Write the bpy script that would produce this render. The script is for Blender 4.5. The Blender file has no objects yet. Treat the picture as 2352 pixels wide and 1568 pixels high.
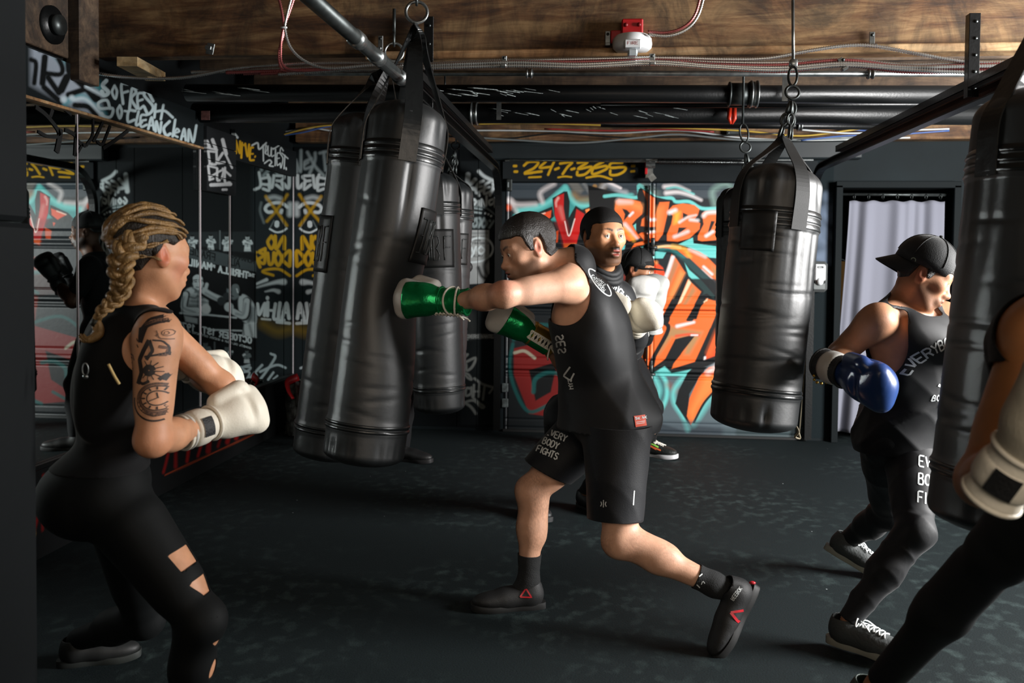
import bpy, bmesh, math, random
import numpy as np
from mathutils import Vector, Matrix
from mathutils.bvhtree import BVHTree
random.seed(7); RNG = np.random.default_rng(7)
sc = bpy.context.scene
COL = sc.collection
V = lambda *a: np.array(a, float)

# ------------------------------------------------------------------ camera
F, CX, CY, H, ROLL = 2000.0, 1176.0, 670.0, 1.35, 0.010
_ox, _oy = 1380.0 - CX, CY - 607.0               # where the depth lines meet, relative to the principal point
_c, _s = math.cos(ROLL), math.sin(ROLL)
_a, _b = (_ox*_c - _oy*_s), (_ox*_s + _oy*_c)
TH = math.atan(_b / math.hypot(F, 0)); PSI = math.atan(_a * math.cos(TH) / F)
TH = math.atan(_b / F / math.cos(0))
_r0 = V(math.cos(PSI), math.sin(PSI), 0)
FW = V(-math.sin(PSI)*math.cos(TH), math.cos(PSI)*math.cos(TH), -math.sin(TH))
_u0 = np.cross(_r0, FW)
RT = _c*_r0 + _s*_u0; UP = _c*_u0 - _s*_r0
CAM = V(0, 0, H)
cd = bpy.data.cameras.new('camera'); cam = bpy.data.objects.new('camera', cd); COL.objects.link(cam)
cd.sensor_width = 36; cd.lens = F*36/2352; cd.shift_y = -(784-CY)/2352; cd.clip_start = .05
M = Matrix(((RT[0], UP[0], -FW[0], 0), (RT[1], UP[1], -FW[1], 0), (RT[2], UP[2], -FW[2], H), (0, 0, 0, 1)))
cam.matrix_world = M; sc.camera = cam
cd.dof.use_dof = True; cd.dof.focus_distance = 3.5; cd.dof.aperture_fstop = 3.5

# ------------------------------------------------------------------ world, lamps, exposure
w = bpy.data.worlds.new('world'); sc.world = w; w.use_nodes = True
w.node_tree.nodes['Background'].inputs[0].default_value = (.35, .82, .85, 1)
w.node_tree.nodes['Background'].inputs[1].default_value = .028
def area(name, loc, target, size, energy, col=(1, 1, 1), size_y=None, spread=180):
    l = bpy.data.lights.new(name, 'AREA'); l.energy = energy; l.color = col; l.size = size; l.spread = math.radians(spread)
    if size_y: l.shape = 'RECTANGLE'; l.size_y = size_y
    o = bpy.data.objects.new(name, l); COL.objects.link(o); o.location = loc
    o.rotation_euler = (Vector(target)-Vector(loc)).to_track_quat('-Z', 'Y').to_euler()
    return o
area('daylight_opening_lamp', (4.6, 3.0, 1.8), (0.2, 3.8, 1.05), 1.8, 760, (1, .985, .97), 1.5)
area('fill_lamp', (.9, -1.0, 2.2), (.0, 3.3, .75), 2.6, 13, (1, .84, .68), spread=70)  # added warm fill behind the camera, no visible source; lifts the front-facing sides
sc.view_settings.view_transform = 'Standard'; sc.view_settings.look = 'None'
sc.view_settings.gamma = 1; sc.view_settings.use_curve_mapping = False; sc.view_settings.exposure = 0.0
sc.cycles.max_bounces = 6; sc.cycles.glossy_bounces = 3; sc.cycles.caustics_reflective = False; sc.cycles.caustics_refractive = False
sc.cycles.use_denoising = True

# ------------------------------------------------------------------ projection: photograph pixel -> place in the room
def ray(u, v): return RT*(u-CX)/F + UP*(CY-v)/F + FW
def P(u, v, y): d = ray(u, v); return CAM + d*(y/d[1])
def PZ(u, v, z=0.0): d = ray(u, v); return CAM + d*((z-H)/d[2])
def PX(u, v, x): d = ray(u, v); return CAM + d*(x/d[0])
def proj(p):
    q = np.asarray(p, float)-CAM; z = q@FW
    return np.stack([CX+F*(q@RT)/z, CY-F*(q@UP)/z], -1)
D = float(PZ(1490, 1000)[1])                      # back wall
XM = float(P(675, 607, D)[0])                     # mirror wall
def unit(a): a = np.asarray(a, float); return a/(np.linalg.norm(a)+1e-12)

# ------------------------------------------------------------------ materials
def srgb(r, g, b):
    c = np.array([r, g, b], float)/255
    return tuple(np.where(c <= .04045, c/12.92, ((c+.055)/1.055)**2.4))
_M = {}
def mat(name, col=(.5, .5, .5), rough=.5, metal=0., spec=.5, bump=None, var=None, attr=False, sss=0, sheen=0, coat=0, emit=None, bst=None):
    """col linear rgb; bump=(scale,strength); var=(scale,amount) noise darkening; attr: multiply by the mesh's paint attribute"""
    if name in _M: return _M[name]
    m = bpy.data.materials.new(name); m.use_nodes = True; nt = m.node_tree; b = nt.nodes['Principled BSDF']; L = nt.links
    b.inputs['Base Color'].default_value = (*col, 1); b.inputs['Roughness'].default_value = rough
    b.inputs['Metallic'].default_value = metal; b.inputs['Specular IOR Level'].default_value = spec
    if sss: b.inputs['Subsurface Weight'].default_value = sss; b.inputs['Subsurface Radius'].default_value = (.012, .005, .003); b.inputs['Subsurface Scale'].default_value = .6
    if sheen: b.inputs['Sheen Weight'].default_value = sheen; b.inputs['Sheen Roughness'].default_value = .4
    if coat: b.inputs['Coat Weight'].default_value = coat; b.inputs['Coat Roughness'].default_value = .15
    tc = None
    def coords():
        nonlocal tc
        if tc is None: tc = nt.nodes.new('ShaderNodeTexCoord')
        return tc.outputs['Object']
    src = None
    if attr:
        a = nt.nodes.new('ShaderNodeAttribute'); a.attribute_name = 'Col'; src = a.outputs['Color']
    if var:
        n = nt.nodes.new('ShaderNodeTexNoise'); n.inputs['Scale'].default_value = var[0]; n.inputs['Detail'].default_value = 6
        L.new(coords(), n.inputs['Vector'])
        r = nt.nodes.new('ShaderNodeMapRange'); r.inputs[1].default_value = .3; r.inputs[2].default_value = .7
        r.inputs[3].default_value = 1-var[1]; r.inputs[4].default_value = 1+var[1]*.6
        L.new(n.outputs['Fac'], r.inputs[0])
        mx = nt.nodes.new('ShaderNodeVectorMath'); mx.operation = 'SCALE'
        if src is not None: L.new(src, mx.inputs[0])
        else: mx.inputs[0].default_value = col
        L.new(r.outputs[0], mx.inputs['Scale']); src = mx.outputs[0]
    if src is not None: L.new(src, b.inputs['Base Color'])
    if bump:
        n = nt.nodes.new('ShaderNodeTexNoise'); n.inputs['Scale'].default_value = bump[0]; n.inputs['Detail'].default_value = 4
        if bst: mp = nt.nodes.new('ShaderNodeMapping'); mp.inputs['Scale'].default_value = bst; L.new(coords(), mp.inputs['Vector']); L.new(mp.outputs[0], n.inputs['Vector'])
        else: L.new(coords(), n.inputs['Vector'])
        bp = nt.nodes.new('ShaderNodeBump'); bp.inputs['Strength'].default_value = bump[1]; bp.inputs['Distance'].default_value = .01
        L.new(n.outputs['Fac'], bp.inputs['Height']); L.new(bp.outputs[0], b.inputs['Normal'])
    if emit: b.inputs['Emission Color'].default_value = (*emit[0], 1); b.inputs['Emission Strength'].default_value = emit[1]
    _M[name] = m; return m

# ------------------------------------------------------------------ objects
def wloc(o):
    p = np.zeros(3)
    while o is not None: p = p+np.array(o.location); o = o.parent
    return p
def thing(name, label, cat, loc=(0, 0, 0), group=None):
    o = bpy.data.objects.new(name, None); COL.objects.link(o); o.location = [float(x) for x in loc]; o.empty_display_size = .1
    o['label'] = label; o['category'] = cat
    if group: o['group'] = group
    return o
def tag(o, label, cat, group=None):
    o['label'] = label; o['category'] = cat
    if group: o['group'] = group
    return o
def mesh(name, v, f, m, parent=None, smooth=True, colors=None, label=None, loc=None, kind=None, sharp=None):
    v = np.asarray(v, float).reshape(-1, 3)
    base = wloc(parent) if parent is not None else np.zeros(3)
    off = np.asarray(loc, float) if loc is not None else base
    me = bpy.data.meshes.new(name)
    vv = v-off
    if isinstance(f, np.ndarray) and f.ndim == 2:
        nf, k = f.shape
        me.vertices.add(len(vv)); me.vertices.foreach_set('co', vv.astype(np.float32).ravel())
        me.loops.add(nf*k); me.loops.foreach_set('vertex_index', f.astype(np.int32).ravel())
        me.polygons.add(nf); me.polygons.foreach_set('loop_start', np.arange(0, nf*k, k, dtype=np.int32))
        me.update(calc_edges=True)
    else:
        me.from_pydata(vv.tolist(), [], [list(map(int, q)) for q in f])
    me.polygons.foreach_set('use_smooth', np.full(len(me.polygons), bool(smooth)))
    if sharp: me.set_sharp_from_angle(angle=math.radians(sharp))
    if colors is not None:
        a = me.color_attributes.new('Col', 'FLOAT_COLOR', 'POINT')
        a.data.foreach_set('color', np.concatenate([np.asarray(colors, np.float32), np.ones((len(v), 1), np.float32)], 1).ravel())
    me.materials.append(m)
    o = bpy.data.objects.new(name, me); COL.objects.link(o)
    o.location = [float(x) for x in (off-base)]
    if parent is not None: o.parent = parent
    if label: o['label'] = label
    if kind: o['kind'] = kind
    return o

class G:
    """collects simple solids for one mesh"""
    def __init__(s): s.v = []; s.f = []; s.n = 0
    def add(s, v, f):
        v = np.asarray(v, float).reshape(-1, 3); s.v.append(v); s.f += [[i+s.n for i in q] for q in f]; s.n += len(v); return s
    def box(s, c, size, R=None, bev=0.0):
        c = np.asarray(c, float); h = np.asarray(size, float)/2; R = np.eye(3) if R is None else np.asarray(R, float)   # rows: axes
        b = min(bev, h.min()*.9)
        if b <= 0:
            q = np.array([[x, y, z] for x in (-1, 1) for y in (-1, 1) for z in (-1, 1)], float)*h
            return s.add(c+q@R, [[0, 1, 3, 2], [4, 6, 7, 5], [0, 4, 5, 1], [2, 3, 7, 6], [0, 2, 6, 4], [1, 5, 7, 3]])
        q = []; idx = {}
        for sx in (-1, 1):
            for sy in (-1, 1):
                for sz in (-1, 1):
                    for a in range(3):
                        e = np.array([sx, sy, sz], float)*h; e -= np.array([sx, sy, sz])*b; e[a] += (sx, sy, sz)[a]*b
                        idx[(sx, sy, sz, a)] = len(q); q.append(e)
        f = []
        for a in range(3):
            o1, o2 = [(1, 2), (2, 0), (0, 1)][a]
            for sg in (-1, 1):
                lp = []
                for (i, j) in ((-1, -1), (1, -1), (1, 1), (-1, 1)):
                    t = [0, 0, 0]; t[a] = sg; t[o1] = i; t[o2] = j; lp.append(idx[(*t, a)])
                f.append(lp if sg > 0 else lp[::-1])
        for a in range(3):
            o1, o2 = [(1, 2), (2, 0), (0, 1)][a]
            for i in (-1, 1):
                for j in (-1, 1):
                    t0 = [0, 0, 0]; t0[a] = -1; t0[o1] = i; t0[o2] = j; t1 = list(t0); t1[a] = 1
                    lp = [idx[(*t0, o1)], idx[(*t1, o1)], idx[(*t1, o2)], idx[(*t0, o2)]]
                    f.append(lp if i*j < 0 else lp[::-1])
        for sx in (-1, 1):
            for sy in (-1, 1):
                for sz in (-1, 1):
                    lp = [idx[(sx, sy, sz, a)] for a in range(3)]
                    f.append(lp if sx*sy*sz > 0 else lp[::-1])
        return s.add(c+np.array(q)@R, f)
    def tube(s, pts, r, n=8, flat=1.0, up=None, caps=True, closed=False):
        pts = np.asarray(pts, float); m = len(pts); r = np.broadcast_to(np.asarray(r, float), (m,))
        T = np.gradient(pts, axis=0) if not closed else np.roll(pts, -1, 0)-np.roll(pts, 1, 0)
        T /= np.linalg.norm(T, axis=1, keepdims=True)+1e-12
        if up is None:
            up = V(0, 0, 1) if abs(T[0][2]) < .9 else V(1, 0, 0)
        N = np.zeros_like(pts); nrm = np.asarray(up, float)
        for i in range(m):
            nrm = nrm-T[i]*(nrm@T[i]); nrm /= np.linalg.norm(nrm)+1e-12; N[i] = nrm
        B = np.cross(T, N)
        a = np.arange(n)*2*math.pi/n
        ring = pts[:, None]+r[:, None, None]*(np.cos(a)[None, :, None]*B[:, None]+flat*np.sin(a)[None, :, None]*N[:, None])
        f = []
        for i in range(m if closed else m-1):
            k = (i+1) % m
            for j in range(n): f.append([i*n+j, i*n+(j+1) % n, k*n+(j+1) % n, k*n+j])
        if caps and not closed: f.append(list(range(n))[::-1]); f.append([(m-1)*n+j for j in range(n)])
        return s.add(ring.reshape(-1, 3), f)
    def torus(s, c, nrm, R, r, n=24, k=8, stretch=None):
        nrm = unit(nrm); a = unit(np.cross(nrm, V(.3, .8, .52))); b = np.cross(nrm, a)
        t = np.arange(n)*2*math.pi/n; p = np.asarray(c, float)+R*(np.cos(t)[:, None]*a+np.sin(t)[:, None]*b)
        if stretch is not None:
            d = unit(stretch[0]); q = p-c; p = p+np.outer(q@d, d)*(stretch[1]-1)
        return s.tube(p, r, k, up=nrm, closed=True)
    def ball(s, c, r, n=12, m=8, R=None):
        r = np.broadcast_to(np.asarray(r, float), (3,)); v = [[0, 0, -1]]; f = []
        for i in range(1, m):
            t = -math.pi/2+math.pi*i/m
            for j in range(n): v.append([math.cos(t)*math.cos(2*math.pi*j/n), math.cos(t)*math.sin(2*math.pi*j/n), math.sin(t)])
        v.append([0, 0, 1]); v = np.array(v)*r
        if R is not None: v = v@np.asarray(R)
        for j in range(n): f.append([0, 1+(j+1) % n, 1+j])
        for i in range(m-2):
            for j in range(n): f.append([1+i*n+j, 1+i*n+(j+1) % n, 1+(i+1)*n+(j+1) % n, 1+(i+1)*n+j])
        e = len(v)-1
        for j in range(n): f.append([e, 1+(m-2)*n+j, 1+(m-2)*n+(j+1) % n])
        return s.add(np.asarray(c, float)+v, f)
    def obj(s, name, m, parent=None, smooth=True, **k):
        return mesh(name, np.concatenate(s.v), s.f, m, parent, smooth, **k)

def cat(pts, n=8, closed=False):
    p = np.asarray(pts, float)
    if len(p) < 3 and not closed: return np.array([p[0]+(p[-1]-p[0])*t for t in np.linspace(0, 1, n+1)])
    q = np.concatenate([[p[-1]], p, p[:2]]) if closed else np.concatenate([[2*p[0]-p[1]], p, [2*p[-1]-p[-2]]])
    out = []
    for i in range(len(q)-3):
        a, b, c, d = q[i:i+4]
        for t in np.arange(n)/n:
            out.append(.5*((2*b)+(c-a)*t+(2*a-5*b+4*c-d)*t*t+(3*b-a-3*c+d)*t**3))
    if not closed: out.append(p[-1])
    return np.array(out)

# ------------------------------------------------------------------ stroke lettering
FONT = {
'A': [[(0,0),(.5,1),(1,0)],[(.2,.38),(.8,.38)]], 'B': [[(0,0),(0,1),(.7,1),(.85,.8),(.7,.55),(0,.52)],[(.7,.52),(1,.3),(.8,0),(0,0)]],
'C': [[(1,.85),(.6,1),(.15,.85),(0,.5),(.15,.12),(.6,0),(1,.15)]], 'D': [[(0,0),(0,1),(.6,1),(1,.7),(1,.3),(.6,0),(0,0)]],
'E': [[(1,1),(0,1),(0,0),(1,0)],[(0,.5),(.8,.5)]], 'F': [[(1,1),(0,1),(0,0)],[(0,.5),(.8,.5)]],
'G': [[(1,.85),(.6,1),(.15,.85),(0,.5),(.15,.12),(.6,0),(1,.15),(1,.5),(.6,.5)]], 'H': [[(0,0),(0,1)],[(1,0),(1,1)],[(0,.5),(1,.5)]],
'I': [[(.5,0),(.5,1)]], 'J': [[(1,1),(1,.25),(.7,0),(.3,0),(0,.25)]], 'K': [[(0,0),(0,1)],[(1,1),(0,.45),(1,0)]], 'L': [[(0,1),(0,0),(1,0)]],
'M': [[(0,0),(0,1),(.5,.4),(1,1),(1,0)]], 'N': [[(0,0),(0,1),(1,0),(1,1)]], 'O': [[(.5,1),(.1,.85),(0,.5),(.1,.15),(.5,0),(.9,.15),(1,.5),(.9,.85),(.5,1)]],
'P': [[(0,0),(0,1),(.75,1),(1,.75),(.75,.48),(0,.48)]], 'Q': [[(.5,1),(.1,.85),(0,.5),(.1,.15),(.5,0),(.9,.15),(1,.5),(.9,.85),(.5,1)],[(.6,.3),(1,0)]],
'R': [[(0,0),(0,1),(.75,1),(1,.75),(.75,.5),(0,.5)],[(.5,.5),(1,0)]], 'S': [[(1,.85),(.5,1),(.05,.82),(.15,.58),(.85,.42),(.95,.18),(.5,0),(0,.15)]],
'T': [[(0,1),(1,1)],[(.5,1),(.5,0)]], 'U': [[(0,1),(0,.25),(.3,0),(.7,0),(1,.25),(1,1)]], 'V': [[(0,1),(.5,0),(1,1)]], 'W': [[(0,1),(.25,0),(.5,.7),(.75,0),(1,1)]],
'X': [[(0,0),(1,1)],[(0,1),(1,0)]], 'Y': [[(0,1),(.5,.5),(1,1)],[(.5,.5),(.5,0)]], 'Z': [[(0,1),(1,1),(0,0),(1,0)]],
'0': [[(.5,1),(.1,.85),(0,.5),(.1,.15),(.5,0),(.9,.15),(1,.5),(.9,.85),(.5,1)]], '1': [[(.2,.8),(.5,1),(.5,0)]], '2': [[(0,.8),(.5,1),(1,.8),(0,0),(1,0)]],
'3': [[(0,.9),(.5,1),(1,.8),(.45,.55),(1,.25),(.5,0),(0,.12)]], '4': [[(.75,0),(.75,1),(0,.3),(1,.3)]], '5': [[(1,1),(.1,1),(.05,.55),(.6,.62),(1,.35),(.6,0),(0,.1)]],
'6': [[(.85,1),(.3,.75),(0,.3),(.4,0),(.9,.1),(.95,.4),(.5,.52),(.05,.35)]], '7': [[(0,1),(1,1),(.35,0)]], '9': [[(.95,.6),(.5,.45),(.1,.6),(.1,.9),(.5,1),(.95,.85),(.95,.5),(.6,0)]],
'-': [[(.1,.5),(.9,.5)]], '.': [[(.5,0),(.5,.03)]], ',': [[(.5,.08),(.35,-.15)]], '&': [[(1,0),(.2,.75),(.5,1),(.75,.75),(.05,.3),(.4,0),(1,.4)]], "'": [[(.5,1),(.45,.75)]], ':': [[(.5,.15),(.5,.2)],[(.5,.7),(.5,.75)]], ' ': []}
NARROW = set("I1.,':")
def lettering(txt, o, ex, ey, gap=.3, wid=.62):
    """polylines of a word; o baseline start, ex unit advance (one letter height long), ey letter height vector"""
    o, ex, ey = [np.asarray(a, float) for a in (o, ex, ey)]; x = 0; out = []
    for ch in txt:
        wd = wid*(.35 if ch in NARROW else 1)
        for st in FONT.get(ch, []): out.append([o+ex*(x+px*wid-(wid-wd)/2)+ey*py for px, py in st])
        x += wd+gap*wid
    return out

# ------------------------------------------------------------------ paint canvas: a fine grid of vertices that takes spray paint
class Canvas:
    def __init__(s, O, A, B, w, h, res, base, coords=None):
        s.nx = int(round(w/res))+1; s.ny = int(round(h/res))+1
        O, s.A, s.B = [np.asarray(a, float) for a in (O, A, B)]
        a = np.linspace(0, w, s.nx); b = np.linspace(0, h, s.ny)
        s.P = O+a[None, :, None]*s.A+b[:, None, None]*s.B
        q = (coords or proj)(s.P.reshape(-1, 3)).reshape(s.ny, s.nx, 2)
        s.X = q[..., 0]; s.Y = q[..., 1]; s.C = np.empty((s.ny, s.nx, 3)); s.C[:] = srgb(*base)
    def _blend(s, sel, al, col):
        c = np.asarray(srgb(*col)); al = np.clip(al, 0, 1)[..., None]
        s.C[sel] = s.C[sel]*(1-al)+c*al
    def _sel(s, p, m):
        p = np.asarray(p); lo = p.min(0)-m; hi = p.max(0)+m
        return (s.X > lo[0]) & (s.X < hi[0]) & (s.Y > lo[1]) & (s.Y < hi[1])
    def stroke(s, pts, w, col, soft=1.5, al=1.0, curve=True, w2=None):
        p = cat(pts, 5) if (curve and len(pts) > 2) else np.asarray(pts, float)
        sel = s._sel(p, max(w, w2 or 0)/2+soft)
        if not sel.any(): return s
        x = s.X[sel]; y = s.Y[sel]; best = np.full(x.shape, 1e9)
        ws = np.linspace(w, w if w2 is None else w2, len(p))
        for i in range(len(p)-1):
            a, b = p[i], p[i+1]; ab = b-a; L = ab@ab+1e-9
            t = np.clip(((x-a[0])*ab[0]+(y-a[1])*ab[1])/L, 0, 1)
            d = np.hypot(x-a[0]-t*ab[0], y-a[1]-t*ab[1])-(ws[i]+(ws[i+1]-ws[i])*t)/2
            best = np.minimum(best, d)
        s._blend(sel, al*np.clip(.5-best/soft, 0, 1), col); return s
    def poly(s, pts, col, soft=1.2, al=1.0, curve=0, grad=None):
        p = cat(pts, curve, True) if curve else np.asarray(pts, float)
        sel = s._sel(p, soft+1)
        if not sel.any(): return s
        x = s.X[sel]; y = s.Y[sel]; best = np.full(x.shape, 1e9); ins = np.zeros(x.shape, bool)
        for i in range(len(p)):
            a, b = p[i], p[(i+1) % len(p)]; ab = b-a; L = ab@ab+1e-9
            t = np.clip(((x-a[0])*ab[0]+(y-a[1])*ab[1])/L, 0, 1)
            best = np.minimum(best, np.hypot(x-a[0]-t*ab[0], y-a[1]-t*ab[1]))
            cr = ((a[1] > y) != (b[1] > y))
            xi = a[0]+(y-a[1])/((b[1]-a[1]) if abs(b[1]-a[1]) > 1e-9 else 1e-9)*ab[0]
            ins ^= cr & (x < xi)
        d = np.where(ins, -best, best)
        s._blend(sel, al*np.clip(.5-d/soft, 0, 1), col); return s
    def dot(s, c, r, col, soft=1.5, al=1.0):
        return s.stroke([c, (c[0]+.01, c[1])], 2*r, col, soft, al, False)
    def text(s, txt, o, ex, ey, w, col, soft=1.2, al=1., gap=.3, wid=.62, tr=None, curve=False):
        for st in lettering(txt, o, ex, ey, gap, wid):
            s.stroke([tr(*q) if tr else q for q in st], w, col, soft, al, curve)
        return s
    def noise(s, scale, amt, seed=0):
        rng = np.random.default_rng(seed)
        t = np.zeros((s.ny, s.nx)); 
        for o in range(4):
            k = scale*2**o; gx = max(2, int(s.nx/k*1)+2); gy = max(2, int(s.ny/k)+2)
            if k < 1: break
            g = rng.random((gy, gx)); yi = np.linspace(0, gy-1.001, s.ny); xi = np.linspace(0, gx-1.001, s.nx)
            y0 = yi.astype(int); x0 = xi.astype(int); fy = (yi-y0)[:, None]; fx = (xi-x0)[None]
            t += ((g[y0][:, x0]*(1-fx)+g[y0][:, x0+1]*fx)*(1-fy)+(g[y0+1][:, x0]*(1-fx)+g[y0+1][:, x0+1]*fx)*fy-.5)
        s.C *= np.clip(1+amt*t[..., None], .2, 2); return s
    def obj(s, name, m, parent=None, rows=None, cols=None, depth=0.0, push=None, **k):
        r0, r1 = rows or (0, s.ny); c0, c1 = cols or (0, s.nx)
        p = s.P[r0:r1, c0:c1].copy(); n = np.cross(s.A, s.B)
        if push is not None: p = p+push(p)[..., None]*n
        ny, nx = p.shape[:2]; v = p.reshape(-1, 3); c = s.C[r0:r1, c0:c1].reshape(-1, 3)
        i = np.arange(ny*nx).reshape(ny, nx)
        f = np.stack([i[:-1, :-1], i[:-1, 1:], i[1:, 1:], i[1:, :-1]], -1).reshape(-1, 4)
        if depth:
            b = np.concatenate([i[0, :], i[1:, -1], i[-1, -2::-1], i[-2:0:-1, 0]]); nb = len(b)
            vb = v[b]-n*depth; j = np.arange(nb)+len(v)
            f = np.concatenate([f, np.stack([b, j, np.roll(j, -1), np.roll(b, -1)], -1)]); v = np.concatenate([v, vb]); c = np.concatenate([c, c[b]])
        return mesh(name, v, f, m, parent, depth == 0 and push is None, colors=c, **k)
# ================================================================== materials used around the room
black_paint = mat('black_paint', srgb(14, 19, 21), .7, spec=.2, var=(3, .35), bump=(60, .08))
black_metal = mat('black_metal', srgb(15, 17, 18), .38, metal=.3, bump=(90, .08))
steel = mat('galvanised_steel', srgb(150, 155, 155), .32, metal=.9, var=(25, .35))
dull_steel = mat('dull_steel', srgb(75, 80, 80), .42, metal=.8, var=(12, .5))
white_plastic = mat('white_plastic', srgb(225, 228, 230), .35)
red_paint = mat('red_paint', srgb(190, 22, 30), .4)
leather = mat('black_bag_leather', srgb(22, 26, 28), .50, spec=.85, bump=(60, .05))
leather_shiny = mat('glossy_black_vinyl', srgb(20, 23, 24), .33, spec=.6, bump=(20, .25))
webbing = mat('black_strap_webbing', srgb(14, 16, 16), .55, bump=(420, .06))
patch_black = mat('label_patch_black', srgb(10, 12, 12), .55)
patch_print = mat('label_patch_print', srgb(44, 48, 48), .35)
paint_matte = mat('spray_paint', rough=.8, attr=True, spec=.14, bump=(45, .06))
paint_gloss = mat('spray_paint_on_steel_door', rough=.42, attr=True, spec=.4, bump=(30, .05))
white_print = mat('white_print', srgb(215, 220, 220), .6)

# wood of the old ceiling beam: stained, streaky
def wood_mat(name, c1, c2, c3, stretch=(1, 8, 8), scale=2.0):
    m = bpy.data.materials.new(name); m.use_nodes = True; nt = m.node_tree; b = nt.nodes['Principled BSDF']; L = nt.links
    tc = nt.nodes.new('ShaderNodeTexCoord'); mp = nt.nodes.new('ShaderNodeMapping'); mp.inputs['Scale'].default_value = stretch
    L.new(tc.outputs['Object'], mp.inputs['Vector'])
    n1 = nt.nodes.new('ShaderNodeTexNoise'); n1.inputs['Scale'].default_value = scale; n1.inputs['Detail'].default_value = 9; n1.inputs['Roughness'].default_value = .65; n1.inputs['Distortion'].default_value = .6
    L.new(mp.outputs[0], n1.inputs['Vector'])
    cr = nt.nodes.new('ShaderNodeValToRGB'); e = cr.color_ramp.elements
    e[0].position = .30; e[0].color = (*c1, 1); e[1].position = .62; e[1].color = (*c3, 1); q = e.new(.45); q.color = (*c2, 1)
    L.new(n1.outputs['Fac'], cr.inputs[0])
    mp2 = nt.nodes.new('ShaderNodeMapping'); mp2.inputs['Scale'].default_value = (1.5, 1, .8); L.new(tc.outputs['Object'], mp2.inputs['Vector'])
    n2 = nt.nodes.new('ShaderNodeTexNoise'); n2.inputs['Scale'].default_value = 2.2; n2.inputs['Detail'].default_value = 7; n2.inputs['Roughness'].default_value = .7; n2.inputs['Distortion'].default_value = 1.2
    L.new(mp2.outputs[0], n2.inputs['Vector'])
    r2 = nt.nodes.new('ShaderNodeMapRange'); r2.inputs[1].default_value = .38; r2.inputs[2].default_value = .6; r2.inputs[3].default_value = .30; r2.inputs[4].default_value = 1.12
    L.new(n2.outputs['Fac'], r2.inputs[0])
    mx = nt.nodes.new('ShaderNodeVectorMath'); mx.operation = 'SCALE'; L.new(cr.outputs[0], mx.inputs[0]); L.new(r2.outputs[0], mx.inputs['Scale'])
    L.new(mx.outputs[0], b.inputs['Base Color']); b.inputs['Roughness'].default_value = .75
    n3 = nt.nodes.new('ShaderNodeTexNoise'); n3.inputs['Scale'].default_value = 14; n3.inputs['Detail'].default_value = 6; L.new(mp.outputs[0], n3.inputs['Vector'])
    bp = nt.nodes.new('ShaderNodeBump'); bp.inputs['Strength'].default_value = .25; bp.inputs['Distance'].default_value = .01
    L.new(n3.outputs['Fac'], bp.inputs['Height']); L.new(bp.outputs[0], b.inputs['Normal'])
    return m
wood_beam = wood_mat('stained_beam_wood', srgb(46, 27, 14), srgb(98, 66, 38), srgb(142, 112, 76))
wood_pale = wood_mat('pale_ledger_wood', srgb(120, 78, 44), srgb(168, 126, 84), srgb(190, 158, 116))
wood_dark = wood_mat('dark_joist_wood', srgb(40, 28, 18), srgb(72, 54, 38), srgb(100, 80, 60))
wood_fresh = wood_mat('fresh_cut_wood', srgb(170, 128, 76), srgb(205, 172, 122), srgb(216, 190, 145))

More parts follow.
